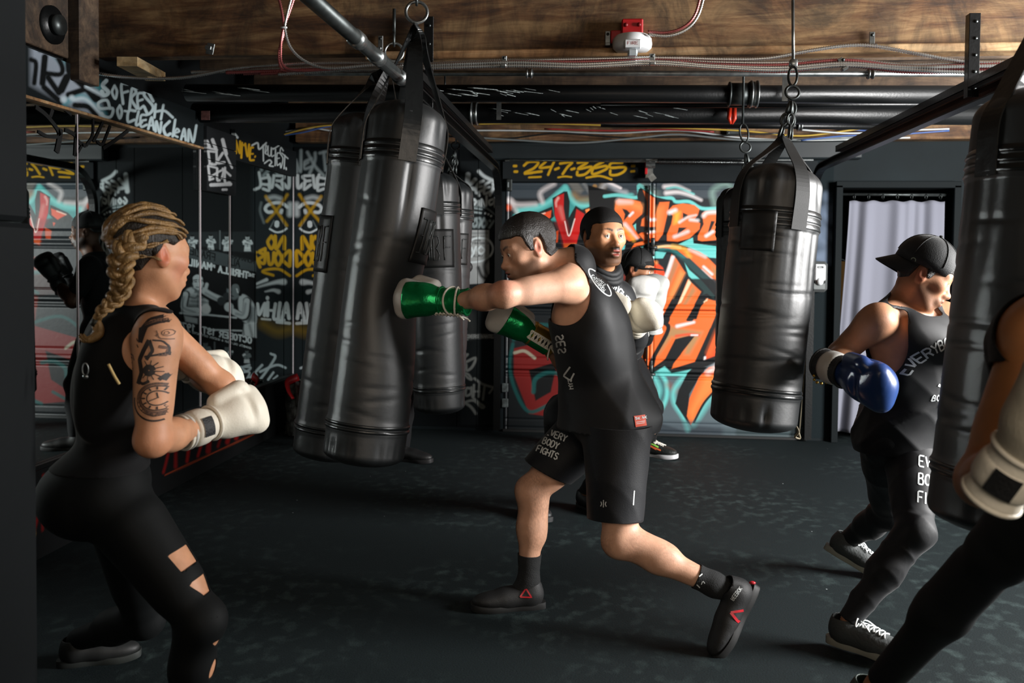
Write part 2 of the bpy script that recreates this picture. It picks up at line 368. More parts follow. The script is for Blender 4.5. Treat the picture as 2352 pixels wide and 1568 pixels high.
# rubber floor: dark teal grey with scuffs and small light specks
def floor_mat():
    m = bpy.data.materials.new('rubber_floor'); m.use_nodes = True; nt = m.node_tree; b = nt.nodes['Principled BSDF']; L = nt.links
    tc = nt.nodes.new('ShaderNodeTexCoord')
    def noise(s, d, stretch=(1, 1, 1), dist=0.):
        mp = nt.nodes.new('ShaderNodeMapping'); mp.inputs['Scale'].default_value = stretch; L.new(tc.outputs['Object'], mp.inputs['Vector'])
        n = nt.nodes.new('ShaderNodeTexNoise'); n.inputs['Scale'].default_value = s; n.inputs['Detail'].default_value = d; n.inputs['Distortion'].default_value = dist
        L.new(mp.outputs[0], n.inputs['Vector']); return n.outputs['Fac']
    def rng(x, a, b_, c, d):
        r = nt.nodes.new('ShaderNodeMapRange'); r.inputs[1].default_value = a; r.inputs[2].default_value = b_; r.inputs[3].default_value = c; r.inputs[4].default_value = d
        L.new(x, r.inputs[0]); return r.outputs[0]
    def mth(op, x, y):
        q = nt.nodes.new('ShaderNodeMath'); q.operation = op
        for i, a in enumerate((x, y)):
            if isinstance(a, (int, float)): q.inputs[i].default_value = a
            else: L.new(a, q.inputs[i])
        return q.outputs[0]
    scuff = mth('MULTIPLY', rng(noise(13, 12, (1.2, 1, 1), .2), .50, .76, 0, 1), rng(noise(1.1, 3), .42, .62, 0, 1))
    grain = rng(noise(160, 2), .35, .7, .8, 1.25)
    vo = nt.nodes.new('ShaderNodeTexVoronoi'); vo.inputs['Scale'].default_value = 7; L.new(tc.outputs['Object'], vo.inputs['Vector'])
    speck = rng(vo.outputs['Distance'], .030, .018, 0, 1)
    keep = rng(noise(9, 0), .56, .60, 0, 1)
    speck = mth('MULTIPLY', speck, keep)
    mx = nt.nodes.new('ShaderNodeMixRGB'); mx.inputs[1].default_value = (*srgb(15, 25, 27), 1); mx.inputs[2].default_value = (*srgb(62, 76, 75), 1); L.new(mth('MULTIPLY', scuff, .75), mx.inputs[0])
    m2 = nt.nodes.new('ShaderNodeMixRGB'); m2.inputs[2].default_value = (*srgb(190, 200, 200), 1); L.new(mx.outputs[0], m2.inputs[1]); L.new(speck, m2.inputs[0])
    sca = nt.nodes.new('ShaderNodeVectorMath'); sca.operation = 'SCALE'; L.new(m2.outputs[0], sca.inputs[0]); L.new(grain, sca.inputs['Scale'])
    L.new(sca.outputs[0], b.inputs['Base Color']); b.inputs['Roughness'].default_value = .75; b.inputs['Specular IOR Level'].default_value = .22
    bp = nt.nodes.new('ShaderNodeBump'); bp.inputs['Strength'].default_value = .25; bp.inputs['Distance'].default_value = .004
    L.new(noise(150, 3), bp.inputs['Height']); L.new(bp.outputs[0], b.inputs['Normal'])
    return m

# ================================================================== shell
XR, YN, ZC = 5.4, -1.6, 2.80
mesh('floor', [(XM-.1, YN, 0), (XR, YN, 0), (XR, D+1.6, 0), (XM-.1, D+1.6, 0)], [[0, 1, 2, 3]], floor_mat(), smooth=False, kind='structure')
G().box(((XM+XR)/2, (YN+D+1.6)/2, ZC+.05), (XR-XM+.4, D+1.6-YN, .1)).obj('ceiling', wood_dark, smooth=False, kind='structure')
# back wall: plain dark wall around the openings, with painted boards fixed to it
XD0, XD1 = -.765, 1.605                            # roll-up door
XC0, XC1 = 1.80, 2.66                              # curtained doorway
wb = G()
def wallpiece(g, x0, x1, z0, z1, y=D, t=.12): g.box(((x0+x1)/2, y+t/2, (z0+z1)/2), (x1-x0, t, z1-z0))
wallpiece(wb, XM-.1, XD0, 0, ZC); wallpiece(wb, XD0, XD1, 2.0, ZC); wallpiece(wb, XD1, XC0, 0, ZC); wallpiece(wb, XC0, XC1, 1.97, ZC); wallpiece(wb, XC1, XR, 0, ZC)
wall_back = wb.obj('wall_back', mat('navy_wall_paint', srgb(16, 25, 28), .75, spec=.2, var=(2, .3), bump=(40, .05)), smooth=False, kind='structure')
wl = G(); wl.box((XM-.07, (YN+D)/2, ZC/2), (.12, D-YN+.2, ZC)); wall_left = wl.obj('wall_left', black_paint, smooth=False, kind='structure')

# ---- painted boards on the back wall left of the roll-up door
def rx(u): return 1350.0-u                                            # mirrored pixel column -> direct
def Mp(u, v):                                                          # a pixel seen in the mirror -> the pixel where the wall itself stands
    p = P(u, v, D); p[0] = 2*XM-p[0]; return tuple(proj(p))
board = Canvas((XM+.004, D-.012, .03), (1, 0, 0), (0, 0, 1), XD0-.075-XM, 2.25, .0055, (10, 15, 17)); board.noise(90, .35, 3)
W = (206, 216, 218); WG = (150, 164, 166); YE = (196, 152, 30)
z5 = lambda X, Y: (440+X/5.6, 280+Y/5.6)
z3 = lambda X, Y: (380+X/3.267, 480+Y/3.267)
zk = lambda X, Y: (1030+X/5.227, 360+Y/5.227)
zl = lambda X, Y: (1030+X/4.355, 660+Y/4.355)
def S(zf, pts, w, col, soft=2.5, al=1., mir=False, w2=None, k=1.0):
    q = [zf(*p) for p in pts]
    if mir: q = [Mp(*p) for p in q]
    board.stroke(q, w*k, col, soft, al, w2=None if w2 is None else w2*k)
k5 = 1/5.6; k3 = 1/3.267; kk = 1/5.227; kl = 1/4.355
board.poly([(676, 350), (770, 350), (770, 860), (676, 860)], (28, 36, 39), 14, .8)
for pts, wd in (([(1355, 640), (1335, 490), (1400, 635), (1410, 370)], 40), ([(1540, 470), (1450, 520), (1455, 600), (1545, 575)], 34), ([(1455, 550), (1500, 520)], 28), ([(1490, 390), (1590, 570), (1700, 690)], 36), ([(1590, 400), (1585, 500), (1520, 660)], 36), ([(1650, 400), (1740, 380)], 34), ([(1700, 390), (1725, 620)], 36)):
    S(z5, pts, wd, WG, 5, .85, k=k5)
for pts, wd in (([(1362, 690), (1372, 845), (1440, 790)], 44), ([(1530, 690), (1430, 700), (1470, 755), (1525, 755)], 34), ([(1460, 770), (1445, 865), (1530, 810)], 38), ([(1562, 690), (1590, 845), (1640, 680)], 38), ([(1730, 730), (1620, 715), (1630, 800), (1715, 800)], 34), ([(1630, 800), (1625, 880), (1700, 860)], 36), ([(1755, 650), (1735, 820), (1810, 870)], 36)):
    S(z5, pts, wd, W, 3, .95, k=k5)
S(z5, [(1480, 985), (1560, 965), (1640, 985)], 40, W, 10, .8, k=k5)
S(z5, [(1385, 1095), (1450, 1050), (1540, 1040), (1640, 1070), (1672, 1120), (1640, 1160), (1585, 1160)], 42, W, 3, k=k5)
S(z5, [(1352, 1060), (1356, 1190)], 52, W, 10, .9, k=k5); S(z5, [(1460, 1140), (1470, 1165)], 46, W, 4, .9, k=k5)
S(z5, [(1520, 1300), (1522, 1330)], 62, W, 2, k=k5); S(z5, [(1395, 1370), (1450, 1408), (1530, 1420), (1612, 1380)], 24, W, 2, k=k5)
S(z5, [(1400, 1360), (1470, 1250)], 10, WG, 3, .6, k=k5); S(z5, [(1612, 1370), (1560, 1270)], 10, WG, 3, .6, k=k5)
S(z5, [(1725, 1040), (1740, 1150), (1690, 1300)], 22, WG, 6, .5, k=k5)
S(z5, [(1388, 935), (1520, 1130), (1650, 1280)], 34, YE, 5, .8, k=k5); S(z5, [(1665, 960), (1530, 1140), (1395, 1330)], 36, YE, 5, .8, k=k5)
for pts, wd in (([(1025, 300), (1030, 208), (1088, 300), (1096, 205)], 26), ([(1124, 205), (1100, 250), (1124, 300), (1152, 250), (1124, 205)], 24),
                ([(985, 425), (985, 315), (1042, 375), (990, 428)], 26), ([(1072, 318), (1046, 370), (1072, 425), (1098, 370), (1072, 318)], 25), ([(1105, 330), (1112, 400), (1140, 415), (1152, 335)], 25),
                ([(1172, 300), (1178, 410), (1222, 385), (1180, 350), (1215, 325), (1172, 300)], 24), ([(1240, 330), (1335, 350)], 22), ([(1290, 250), (1250, 350), (1210, 440)], 24)):
    S(z3, pts, wd, YE, 2.5, k=k3)
S(z3, [(985, 500), (1060, 455), (1140, 455), (1190, 475), (1110, 500)], 20, YE, 3, k=k3)
S(z3, [(1315, 603), (1160, 535)], 6, W, 3, w2=26, k=k3); S(z3, [(1262, 603), (1100, 555), (1030, 548)], 6, W, 5, w2=46, k=k3); S(z3, [(1170, 625), (1110, 612), (1070, 622)], 8, W, 4, w2=34, k=k3)
for pts, wd in (([(990, 820), (1008, 708), (1040, 818)], 26), ([(995, 780), (1035, 775)], 18), ([(1058, 708), (1068, 828), (1030, 835)], 26), ([(1092, 715), (1105, 822), (1075, 830)], 24), ([(1115, 765), (1135, 765)], 20), ([(1150, 705), (1152, 805)], 26), ([(1152, 670), (1153, 675)], 26), ([(1175, 805), (1172, 715), (1215, 800), (1228, 720)], 24)):
    S(z3, pts, wd, (214, 224, 226), 2, k=k3)
S(z3, [(985, 858), (1080, 852)], 22, W, 2, k=k3); S(z3, [(1130, 835), (1195, 832)], 16, W, 2, k=k3)
S(z3, [(990, 900), (1080, 920), (1180, 870)], 60, (150, 120, 30), 24, .5, k=k3)
SQ = (176, 190, 194)
for pts, wd in (([(330, 1245), (490, 1262)], 22), ([(490, 1262), (470, 1200), (640, 1185), (620, 1215), (585, 1190), (640, 1168)], 16), ([(440, 1180), (442, 1205)], 12), ([(462, 1175), (465, 1215)], 12), ([(520, 1290), (570, 1260), (520, 1262), (600, 1300), (735, 1170)], 18), ([(560, 1230), (640, 1225), (600, 1310)], 14), ([(640, 1320), (690, 1240), (700, 1300), (830, 1120), (800, 1085)], 18), ([(720, 1220), (840, 1170), (910, 1190)], 18), ([(780, 1280), (820, 1225)], 16), ([(820, 1275), (850, 1250)], 12)):
    S(z3, pts, wd, SQ, 2, .95, mir=True, k=k3)
# the fight poster painted on the board, read the right way round on the wall itself (its picture is two plain boxers)
def Q(pts, col, soft=1.4, al=1., curve=0): board.poly([Mp(*z3(*p)) for p in pts], col, soft, al, curve)
def PS(pts, w_, col, soft=1.5, al=1.): board.stroke([Mp(*z3(*p)) for p in pts], w_*k3, col, soft, al)
def PT(t, o, adv, hgt, w_, col, gap=.34, wid=.6):
    tr = lambda x, y: Mp(*z3(x, y)); board.text(t, o, adv, hgt, w_*k3, col, 1.1, 1., gap, wid, tr)
Q([(-120, 165), (690, 160), (692, 1140), (-120, 1140)], (13, 16, 18), 2)
Q([(-120, 175), (405, 170), (405, 300), (-120, 240)], (38, 44, 46), 2); Q([(425, 170), (688, 168), (688, 330), (425, 310)], (34, 40, 42), 2); PS([(418, 165), (418, 300)], 12, (96, 104, 106))
g1, g2, g3 = (186, 196, 198), (104, 114, 116), (44, 50, 52)
def boxer(x, y, s, face, tone=g1, arm=1):
    """a plain sketched boxer: shorts, torso, head, guard"""
    f = face
    Q([(x-26*s, y+10*s), (x+26*s, y+10*s), (x+22*s, y+80*s), (x-22*s, y+80*s)], tone, 2, .95, 0)
    Q([(x-30*s, y+14*s), (x-10*s, y+4*s), (x+30*s, y+14*s), (x+24*s, y+46*s), (x-24*s, y+46*s)], g2, 5, .7)
    PS([(x, y+10*s), (x, y+70*s)], 5*s, g3, 3, .8); PS([(x-18*s, y+38*s), (x+18*s, y+38*s)], 4*s, g3, 3, .7)
    Q([(x-13*s, y-22*s), (x+13*s, y-22*s), (x+12*s, y+4*s), (x-12*s, y+6*s)], tone, 2, 1, 4); Q([(x-14*s, y-28*s), (x+14*s, y-28*s), (x+13*s, y-14*s), (x-13*s, y-14*s)], (12, 14, 15), 2, 1, 4)
    PS([(x-8*s, y-6*s), (x-3*s, y-6*s)], 4*s, g3, 1.5); PS([(x+4*s, y-6*s), (x+9*s, y-6*s)], 4*s, g3, 1.5); PS([(x-5*s, y+2*s), (x+5*s, y+2*s)], 3*s, g3, 1.5)
    PS([(x-26*s, y+16*s), (x-30*s, y+42*s), (x-8*s+f*20*s, y+30*s)], 15*s, tone, 2); PS([(x+26*s, y+16*s), (x+34*s, y+40*s), (x+10*s+f*26*s, y+24*s)], 15*s, tone, 2)
    board.dot(Mp(*z3(x-8*s+f*24*s, y+26*s)), 9*s*k3, W, 2, .9); board.dot(Mp(*z3(x+10*s+f*30*s, y+20*s)), 9*s*k3, W, 2, .9)
    Q([(x-24*s, y+66*s), (x+24*s, y+66*s), (x+28*s, y+100*s), (x-28*s, y+100*s)], W, 2, .75)
boxer(210, 220, .9, 1); boxer(350, 215, .9, -1); boxer(470, 220, .95, 1); boxer(625, 222, .95, -1, arm=2); boxer(60, 215, .9, 1)
Q([(-120, 255), (170, 288), (400, 320), (690, 392), (690, 470), (-120, 330)], (66, 74, 76), 2)
PT("SMOKIN' JOE", (350, 322), (-24, -5.5), (2, -28), 5, (18, 20, 21)); PT("FRAZIER", (378, 388), (-44, -12), (3, -52), 9, (18, 20, 21))
PT("MUHAMMAD", (672, 410), (-28, -8), (2, -30), 6, (18, 20, 21)); PT("ALI", (565, 436), (-48, -13), (3, -52), 9, (18, 20, 21))
Q([(-120, 300), (690, 482), (690, 545), (-120, 372)], (8, 10, 10), 2)
PT("THE", (678, 512), (-22, -5), (1, -22), 6, W); PT("THRILLA", (628, 518), (-42, -9), (2, -44), 13, W, .4, .6); PT("IN", (382, 440), (-20, -5), (1, -20), 5, W); PT("MANILA", (352, 456), (-46, -10), (2, -46), 13, W, .42, .62)
Q([(130, 700), (160, 610), (215, 585), (300, 590), (345, 640), (330, 700), (330, 790), (150, 790)], g1, 4, 1, 3); Q([(190, 640), (310, 640), (300, 780), (200, 780)], g2, 8, .6); PS([(255, 620), (250, 770)], 8, g3, 5, .8); PS([(200, 690), (320, 700)], 8, g3, 6, .7)
Q([(232, 590), (285, 590), (292, 630), (225, 630)], g2, 4); Q([(208, 520), (250, 490), (295, 525), (288, 580), (255, 608), (222, 585)], g1, 3, 1, 4); PS([(206, 545), (204, 510), (225, 485), (255, 478), (285, 488), (300, 515), (300, 540)], 24, (9, 11, 12), 2); PS([(222, 533), (245, 530)], 7, (9, 11, 12), 1.5); PS([(260, 530), (284, 534)], 7, (9, 11, 12), 1.5); PS([(208, 560), (214, 590), (240, 606)], 12, g3, 4, .7); PS([(228, 545), (242, 545)], 8, g3, 2); PS([(262, 545), (278, 545)], 8, g3, 2); PS([(240, 585), (268, 588)], 6, g3, 2); PS([(255, 550), (258, 568)], 6, W, 3, .6)
PS([(165, 650), (230, 668), (252, 650), (275, 668), (325, 650)], 9, g3, 4, .9); PS([(185, 720), (320, 725)], 6, g3, 4, .8); PS([(200, 750), (315, 755)], 6, g3, 4, .8); PS([(180, 690), (205, 780)], 12, g3, 8, .6); PS([(290, 625), (360, 668), (430, 700)], 62, (9, 11, 12), 4); PS([(300, 615), (360, 650), (430, 680)], 46, g1, 4); PS([(310, 630), (420, 690)], 12, g2, 6, .8); board.dot(Mp(*z3(430, 690)), 34*k3, g3, 3)
PS([(165, 640), (155, 745), (250, 762)], 60, (9, 11, 12), 4); PS([(160, 640), (150, 745), (250, 760)], 44, g1, 3); PS([(150, 660), (140, 735), (230, 775)], 12, g2, 6, .8); board.dot(Mp(*z3(312, 750)), 38*k3, (206, 212, 212), 3); PS([(310, 600), (320, 565)], 26, g1, 3)
Q([(560, 660), (600, 640), (660, 690), (690, 760), (692, 850), (640, 860), (590, 840), (560, 760)], g1, 4, 1, 3); Q([(600, 700), (690, 740), (690, 850), (620, 840)], g2, 8, .7)
Q([(470, 600), (520, 560), (560, 570), (570, 640), (530, 680), (485, 660)], g2, 4, 1, 4); PS([(486, 588), (505, 558), (540, 548), (570, 566), (578, 610), (570, 640)], 26, (9, 11, 12), 2); PS([(545, 600), (552, 625)], 12, g1, 2); PS([(500, 650), (520, 655)], 6, (9, 11, 12), 1.5); PS([(490, 620), (500, 622)], 8, g3, 2)
PS([(600, 680), (640, 720), (650, 800), (630, 850)], 12, g3, 6, .8); PS([(625, 690), (606, 806), (520, 776)], 62, (9, 11, 12), 4); PS([(620, 690), (600, 800), (520, 770)], 46, g1, 3); PS([(610, 710), (592, 790), (540, 785)], 12, g2, 6, .8); board.dot(Mp(*z3(485, 735)), 36*k3, g1, 3); board.dot(Mp(*z3(470, 655)), 30*k3, g3, 3)
Q([(600, 860), (690, 850), (692, 965), (585, 950)], W, 4, .85); PS([(640, 870), (660, 950)], 18, g3, 6, .6); PS([(590, 870), (600, 950)], 10, (14, 16, 16), 4, .8)
PS([(120, 780), (310, 792), (540, 815)], 14, g1, 2); PS([(330, 905), (580, 912)], 12, g1, 2); Q([(150, 800), (250, 820), (250, 860), (160, 845)], g1, 4, .8)
Q([(-120, 835), (690, 990), (690, 1062), (-120, 900)], (8, 10, 10), 2)
PT("OCTOBER", (652, 1008), (-40, -8.6), (2, -44), 12, W, .42, .62); PT("1ST, 1975", (372, 946), (-44, -9), (2, -44), 12, W, .42, .6); PT("ARANETA COLISEUM & QUEZON CITY METRO MANILA PHILIPPINES", (652, 1050), (-15.6, -4.2), (1, -13), 3, W, .36, .6)
boxer(190, 1000, 1.0, 1, g2); boxer(310, 1020, 1.1, -1, g2); boxer(470, 1050, 1.0, 1, g2); boxer(620, 1075, .8, -1, g2); PS([(378, 1000), (378, 1138)], 12, (96, 104, 106))
# KEEP GOING column beside the roll-up door
board.poly([(1058, 370), (1152, 370), (1152, 975), (1058, 975)], (26, 31, 33), 3, .9)
for pts, wd in (([(235, 215), (230, 300), (215, 420)], 58), ([(320, 275), (240, 360), (310, 385)], 46), ([(420, 290), (350, 330), (335, 430), (400, 405)], 32), ([(345, 365), (400, 355)], 26), ([(495, 300), (440, 340), (430, 440), (500, 420)], 30), ([(440, 380), (490, 365)], 26), ([(540, 330), (525, 400), (500, 460)], 30), ([(530, 320), (585, 345), (530, 400)], 26), ([(365, 175), (430, 235), (540, 290)], 40)):
    S(zk, pts, wd, W, 4, .9, k=kk)
for pts, wd in (([(250, 500), (222, 540), (245, 578), (262, 545)], 26), ([(312, 510), (290, 545), (310, 575), (330, 540), (312, 510)], 26), ([(362, 530), (362, 580)], 24), ([(370, 455), (370, 465)], 30), ([(395, 590), (400, 510), (450, 590), (458, 475)], 26), ([(545, 505), (490, 530), (500, 575), (545, 550), (550, 500), (560, 600)], 26)):
    S(zk, pts, wd, W, 3, .92, k=kk)
S(zk, [(230, 605), (400, 630)], 20, WG, 3, k=kk); S(zk, [(230, 655), (390, 675)], 22, WG, 3, k=kk); S(zk, [(300, 590), (440, 610), (570, 700)], 14, WG, 4, .7, k=kk)
for c in ((445, 678), (480, 690), (512, 710)): board.dot(zk(*c), 13*kk, W, 2)
for pts, wd in (([(325, 745), (290, 800), (310, 840), (350, 800), (325, 745)], 30), ([(345, 740), (380, 740), (390, 790), (360, 845)], 28), ([(430, 740), (400, 800), (420, 845), (460, 800), (430, 740)], 28), ([(545, 770), (490, 850)], 24), ([(495, 765), (500, 770)], 24), ([(245, 760), (250, 850)], 26)):
    S(zk, pts, wd, WG, 4, .8, k=kk)
board.poly([zk(230, 880), zk(488, 880), zk(490, 1400), zk(420, 1520), zk(215, 1530)], (168, 172, 172), 2, .9)
board.poly([zk(240, 905), zk(480, 900), zk(480, 925), zk(240, 935)], (120, 126, 126), 3, .8)
for yy in (960, 1000, 1035, 1185): board.text({960: "MARYLAND", 1000: "BOXING", 1035: "TOMATOES CUBE", 1185: "MILLARD"}[yy], zk(285, yy+14), (24*kk, 0), (0, -24*kk), 5*kk, (70, 74, 74), 1.2)
S(zk, [(260, 1010), (340, 975), (470, 990), (535, 1090), (500, 1190), (400, 1250), (255, 1270)], 22, W, 3, k=kk)
for pts in ([(275, 1090), (300, 1150)], [(330, 1080), (300, 1160), (278, 1200)], [(390, 1075), (350, 1120), (390, 1165), (435, 1120), (390, 1075)]): S(zk, pts, 24, W, 2, k=kk)
S(zk, [(360, 1330), (400, 1430), (470, 1470)], 40, (16, 18, 18), 6, .9, k=kk); S(zk, [(490, 1220), (430, 1310), (480, 1440)], 34, (18, 20, 20), 8, .9, k=kk)
S(zl, [(210, 280), (230, 400), (215, 470)], 90, (70, 74, 74), 14, .6, k=kl); board.poly([zl(145, 465), zl(395, 460), zl(395, 515), zl(145, 520)], (92, 96, 96), 3, .8); board.text("BOXERS WANTED", zl(160, 505), (30*kl, 0), (0, -32*kl), 7*kl, (170, 174, 172), 1.3); board.text("GYM", zl(150, 530), (20*kl, 0), (0, -14*kl), 4*kl, (150, 154, 152), 1.3)
shaded_white = (142, 146, 142)  # white letters dimmed: shade low on the column put into their colour
for pts, wd in (([(190, 670), (145, 720), (160, 750), (270, 705), (240, 790), (185, 830), (175, 770)], 26), ([(140, 850), (200, 870), (230, 920), (190, 900), (150, 850)], 22), ([(142, 910), (145, 915)], 20), ([(142, 985), (140, 1060)], 22), ([(225, 1010), (180, 1010), (175, 1080), (225, 1060), (230, 1000), (240, 1090), (300, 1150), (355, 1190), (330, 1200), (250, 1130), (130, 1160)], 24), ([(255, 975), (252, 1085)], 22), ([(310, 960), (305, 1090)], 22), ([(255, 1040), (310, 1040)], 20), ([(260, 910), (340, 965), (450, 1000)], 24), ([(362, 985), (345, 1120)], 22), ([(450, 1000), (410, 1055)], 20), ([(140, 1140), (220, 1190), (275, 1260)], 28)):
    S(zl, pts, wd, shaded_white, 3, .85, k=kl)
# cut into the boards the photograph shows, with a joint between them
xs_ = board.P[0, :, 0]
def ci(x): return int(np.searchsorted(xs_, x))
cuts = [0, ci(float(P(696, 600, D)[0])), ci(float(P(764, 600, D)[0])), ci(-1.98), ci(-1.56), ci(float(P(1052, 600, D)[0])), ci(float(P(1098, 600, D)[0])), board.nx]
for a, b in zip(cuts[:-1], cuts[1:]): board.obj('wall_board', paint_matte, wall_back, cols=(a, b), depth=.011)
# header over the roll-up door with the yellow numbers
hd = Canvas((XD0-.02, D-.02, 2.003), (1, 0, 0), (0, 0, 1), 2.43, .155, .005, (27, 31, 33)); hd.noise(40, .3, 5)
zh = lambda X, Y: (1150+X/5.227, 340+Y/5.227)
YH = (206, 160, 30)
for pts, wd in (([(160, 215), (185, 215)], 30), ([(170, 282), (195, 282)], 32), ([(280, 210), (340, 165), (450, 170), (400, 240), (290, 300), (490, 280)], 30), ([(290, 310), (380, 300)], 22), ([(340, 352), (480, 345)], 22), ([(540, 165), (470, 235), (600, 225)], 28), ([(640, 165), (600, 250), (570, 320)], 28), ([(655, 255), (695, 240)], 30), ([(715, 185), (855, 168), (800, 230), (745, 310)], 30), ([(690, 352), (770, 340), (850, 348)], 20), ([(850, 255), (885, 245)], 30), ([(925, 175), (1040, 170), (930, 250), (1090, 225), (1020, 310), (925, 325), (920, 285)], 30), ([(1230, 165), (1130, 220), (1095, 290), (1130, 310), (1270, 250), (1260, 215), (1130, 240)], 30), ([(1460, 175), (1330, 180), (1320, 235), (1490, 230), (1480, 280), (1400, 320), (1320, 320), (1315, 270)], 30), ([(1030, 355), (1190, 335), (1330, 375)], 24), ([(1575, 215), (1605, 213)], 28), ([(1570, 280), (1600, 278)], 28)):
    hd.stroke([zh(*p) for p in pts], wd/5.227, YH, 2, .95)
hd.obj('header_board', paint_matte, wall_back, depth=.018)
G().box(((XD0+XD1)/2+.1, D-.05, 2.235), (XD1-XD0+.5, .10, .135), bev=.01).obj('trim_1', mat('dark_slate_trim', srgb(25, 33, 36), .5, var=(4, .3)), smooth=False, kind='structure')
G().box(((XD0+XD1)/2, D-.035, 2.163), (XD1-XD0, .03, .010)).obj('trim_2', steel, smooth=False, kind='structure')
G().box(((XM+XR)/2, D-.06, 2.385), (XR-XM-.1, .12, .155), bev=.006).obj('trim_3', wood_beam, smooth=False, kind='structure')

# ================================================================== roll-up door with the mural, section by section
DW = XD1-XD0
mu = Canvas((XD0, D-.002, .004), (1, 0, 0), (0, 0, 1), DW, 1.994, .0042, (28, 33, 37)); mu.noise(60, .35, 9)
TE, TD, OR, OD, OL, RD, BK, WH = (112, 205, 200), (60, 150, 148), (240, 112, 52), (226, 78, 40), (250, 160, 90), (196, 32, 30), (24, 26, 28), (240, 232, 232)
m1 = lambda X, Y: (1150+X/5.227, 340+Y/5.227)
m2 = lambda X, Y: (1400+X/5.227, 400+Y/5.227)
m3 = lambda X, Y: (1400+X/4.9, 700+Y/4.9)
q1 = 1/5.227; q3 = 1/4.9
def mp_(zf, pts, col, soft=1.6, al=1., curve=0): mu.poly([zf(*p) for p in pts], col, soft, al, curve)
def ms(zf, pts, w_, col, soft=2.2, al=1., w2=None): 
    k = q3 if zf is m3 else q1; mu.stroke([zf(*p) for p in pts], w_*k, col, soft, al, w2=None if w2 is None else w2*k)
# ground colours; the lower left has its shade painted into the mural
mu.poly([(1160, 415), (1900, 415), (1900, 455), (1160, 455)], (72, 82, 90), 6, .7)
shade_teal, shade_red = (22, 74, 72), (110, 26, 24)
mu.poly([(1240, 610), (1330, 600), (1460, 640), (1450, 740), (1330, 700), (1250, 690)], (150, 50, 34), 6, .9); mu.stroke([(1240, 600), (1300, 640), (1420, 630)], 12, (60, 140, 140), 6, .8)
mu.poly([(1160, 640), (1450, 640), (1450, 1000), (1160, 1000)], (20, 24, 26), 20, .9)  # dark patch: shade over this corner of the mural, put into the paint
mu.poly([(1180, 800), (1310, 770), (1420, 800), (1400, 900), (1290, 960), (1215, 950), (1180, 860)], shade_red, 3, .9); mu.poly([(1215, 850), (1280, 830), (1265, 900), (1230, 920)], (14, 16, 17), 3); mu.poly([(1300, 700), (1420, 670), (1430, 760), (1310, 780)], (110, 34, 24), 4, .9)
for pts, w_ in (([(1178, 790), (1170, 840), (1185, 900), (1215, 945), (1260, 930)], 8), ([(1225, 900), (1230, 870), (1260, 855), (1290, 860)], 10), ([(1180, 780), (1240, 745), (1320, 765)], 8), ([(1300, 690), (1380, 655), (1440, 660)], 8), ([(1290, 960), (1380, 930), (1440, 900)], 9)): mu.stroke(pts, w_, shade_teal, 4, .9)
mu.stroke([(1182, 810), (1205, 806), (1228, 822)], 7, (150, 150, 130), 3, .8)
mp_(m1, [(150, 800), (300, 700), (520, 660), (760, 440), (900, 620), (1300, 570), (1568, 560), (1568, 640), (1000, 720), (900, 800), (820, 900), (400, 840), (150, 1000)], TD, 6)
ms(m1, [(210, 745), (430, 720), (590, 640), (770, 480)], 60, TE, 10); ms(m1, [(780, 470), (880, 640), (1000, 690), (1200, 650), (1320, 580), (1568, 575)], 56, TE, 8)
ms(m1, [(640, 430), (480, 530), (500, 650)], 34, WH, 12, .85); ms(m1, [(100, 625), (200, 680), (420, 672)], 44, WH, 14, .9, w2=24); ms(m1, [(120, 640), (200, 780)], 44, WH, 14, .8, w2=10); mu.dot(m1(95, 712), 36*q1, (220, 84, 40), 8)
mp_(m1, [(800, 400), (930, 410), (1000, 500), (960, 540), (860, 500)], (120, 118, 112), 8, .9); ms(m1, [(1000, 430), (1080, 540)], 44, (130, 132, 132), 6, .8); ms(m1, [(880, 560), (960, 620), (1150, 600), (1230, 450)], 70, (150, 124, 86), 14, .8); mu.dot(m1(1130, 460), 26*q1, (170, 130, 80), 4); mu.dot(m1(1185, 530), 40*q1, (150, 120, 78), 6)
ms(m1, [(1180, 540), (1270, 430), (1420, 510), (1500, 530)], 40, (190, 194, 200), 12, .85); ms(m1, [(1290, 410), (1440, 480)], 30, WH, 4)
# E V E
mp_(m1, [(380, 800), (620, 700), (640, 820), (560, 900), (450, 930), (300, 880)], BK, 2); mp_(m1, [(400, 825), (610, 745), (600, 830), (520, 890), (470, 860)], OD, 2); ms(m1, [(410, 822), (530, 780)], 14, (250, 210, 190), 3)
mp_(m1, [(540, 930), (640, 900), (720, 960), (700, 1160), (600, 1150)], BK, 2); mp_(m1, [(550, 930), (585, 922), (575, 975)], OD, 1.5); mp_(m1, [(600, 1035), (695, 985), (685, 1130), (620, 1140)], (190, 70, 34), 2)
mp_(m1, [(620, 600), (760, 520), (800, 520), (830, 640), (820, 830), (900, 690), (1010, 760), (1000, 860), (900, 1170), (760, 1210), (700, 960), (640, 800)], BK, 2)
mp_(m1, [(640, 620), (690, 570), (760, 545), (755, 720), (780, 880), (820, 1060), (880, 900), (910, 730), (1005, 790), (960, 960), (905, 1160), (770, 1205), (745, 1100), (700, 960), (650, 800)], RD, 2.2)
mp_(m1, [(670, 900), (780, 880), (830, 1060), (900, 1150), (770, 1200), (720, 1000)], (150, 20, 22), 14, .8); mp_(m1, [(755, 1150), (905, 1140), (900, 1165), (765, 1210)], (200, 92, 40), 5, .9)
ms(m1, [(690, 600), (665, 650), (668, 700)], 22, (250, 200, 190), 6, .9, w2=6); ms(m1, [(715, 720), (750, 850)], 34, (214, 140, 130), 12, .7, w2=10); ms(m1, [(770, 880), (820, 1055), (890, 850)], 12, (236, 214, 206), 2)
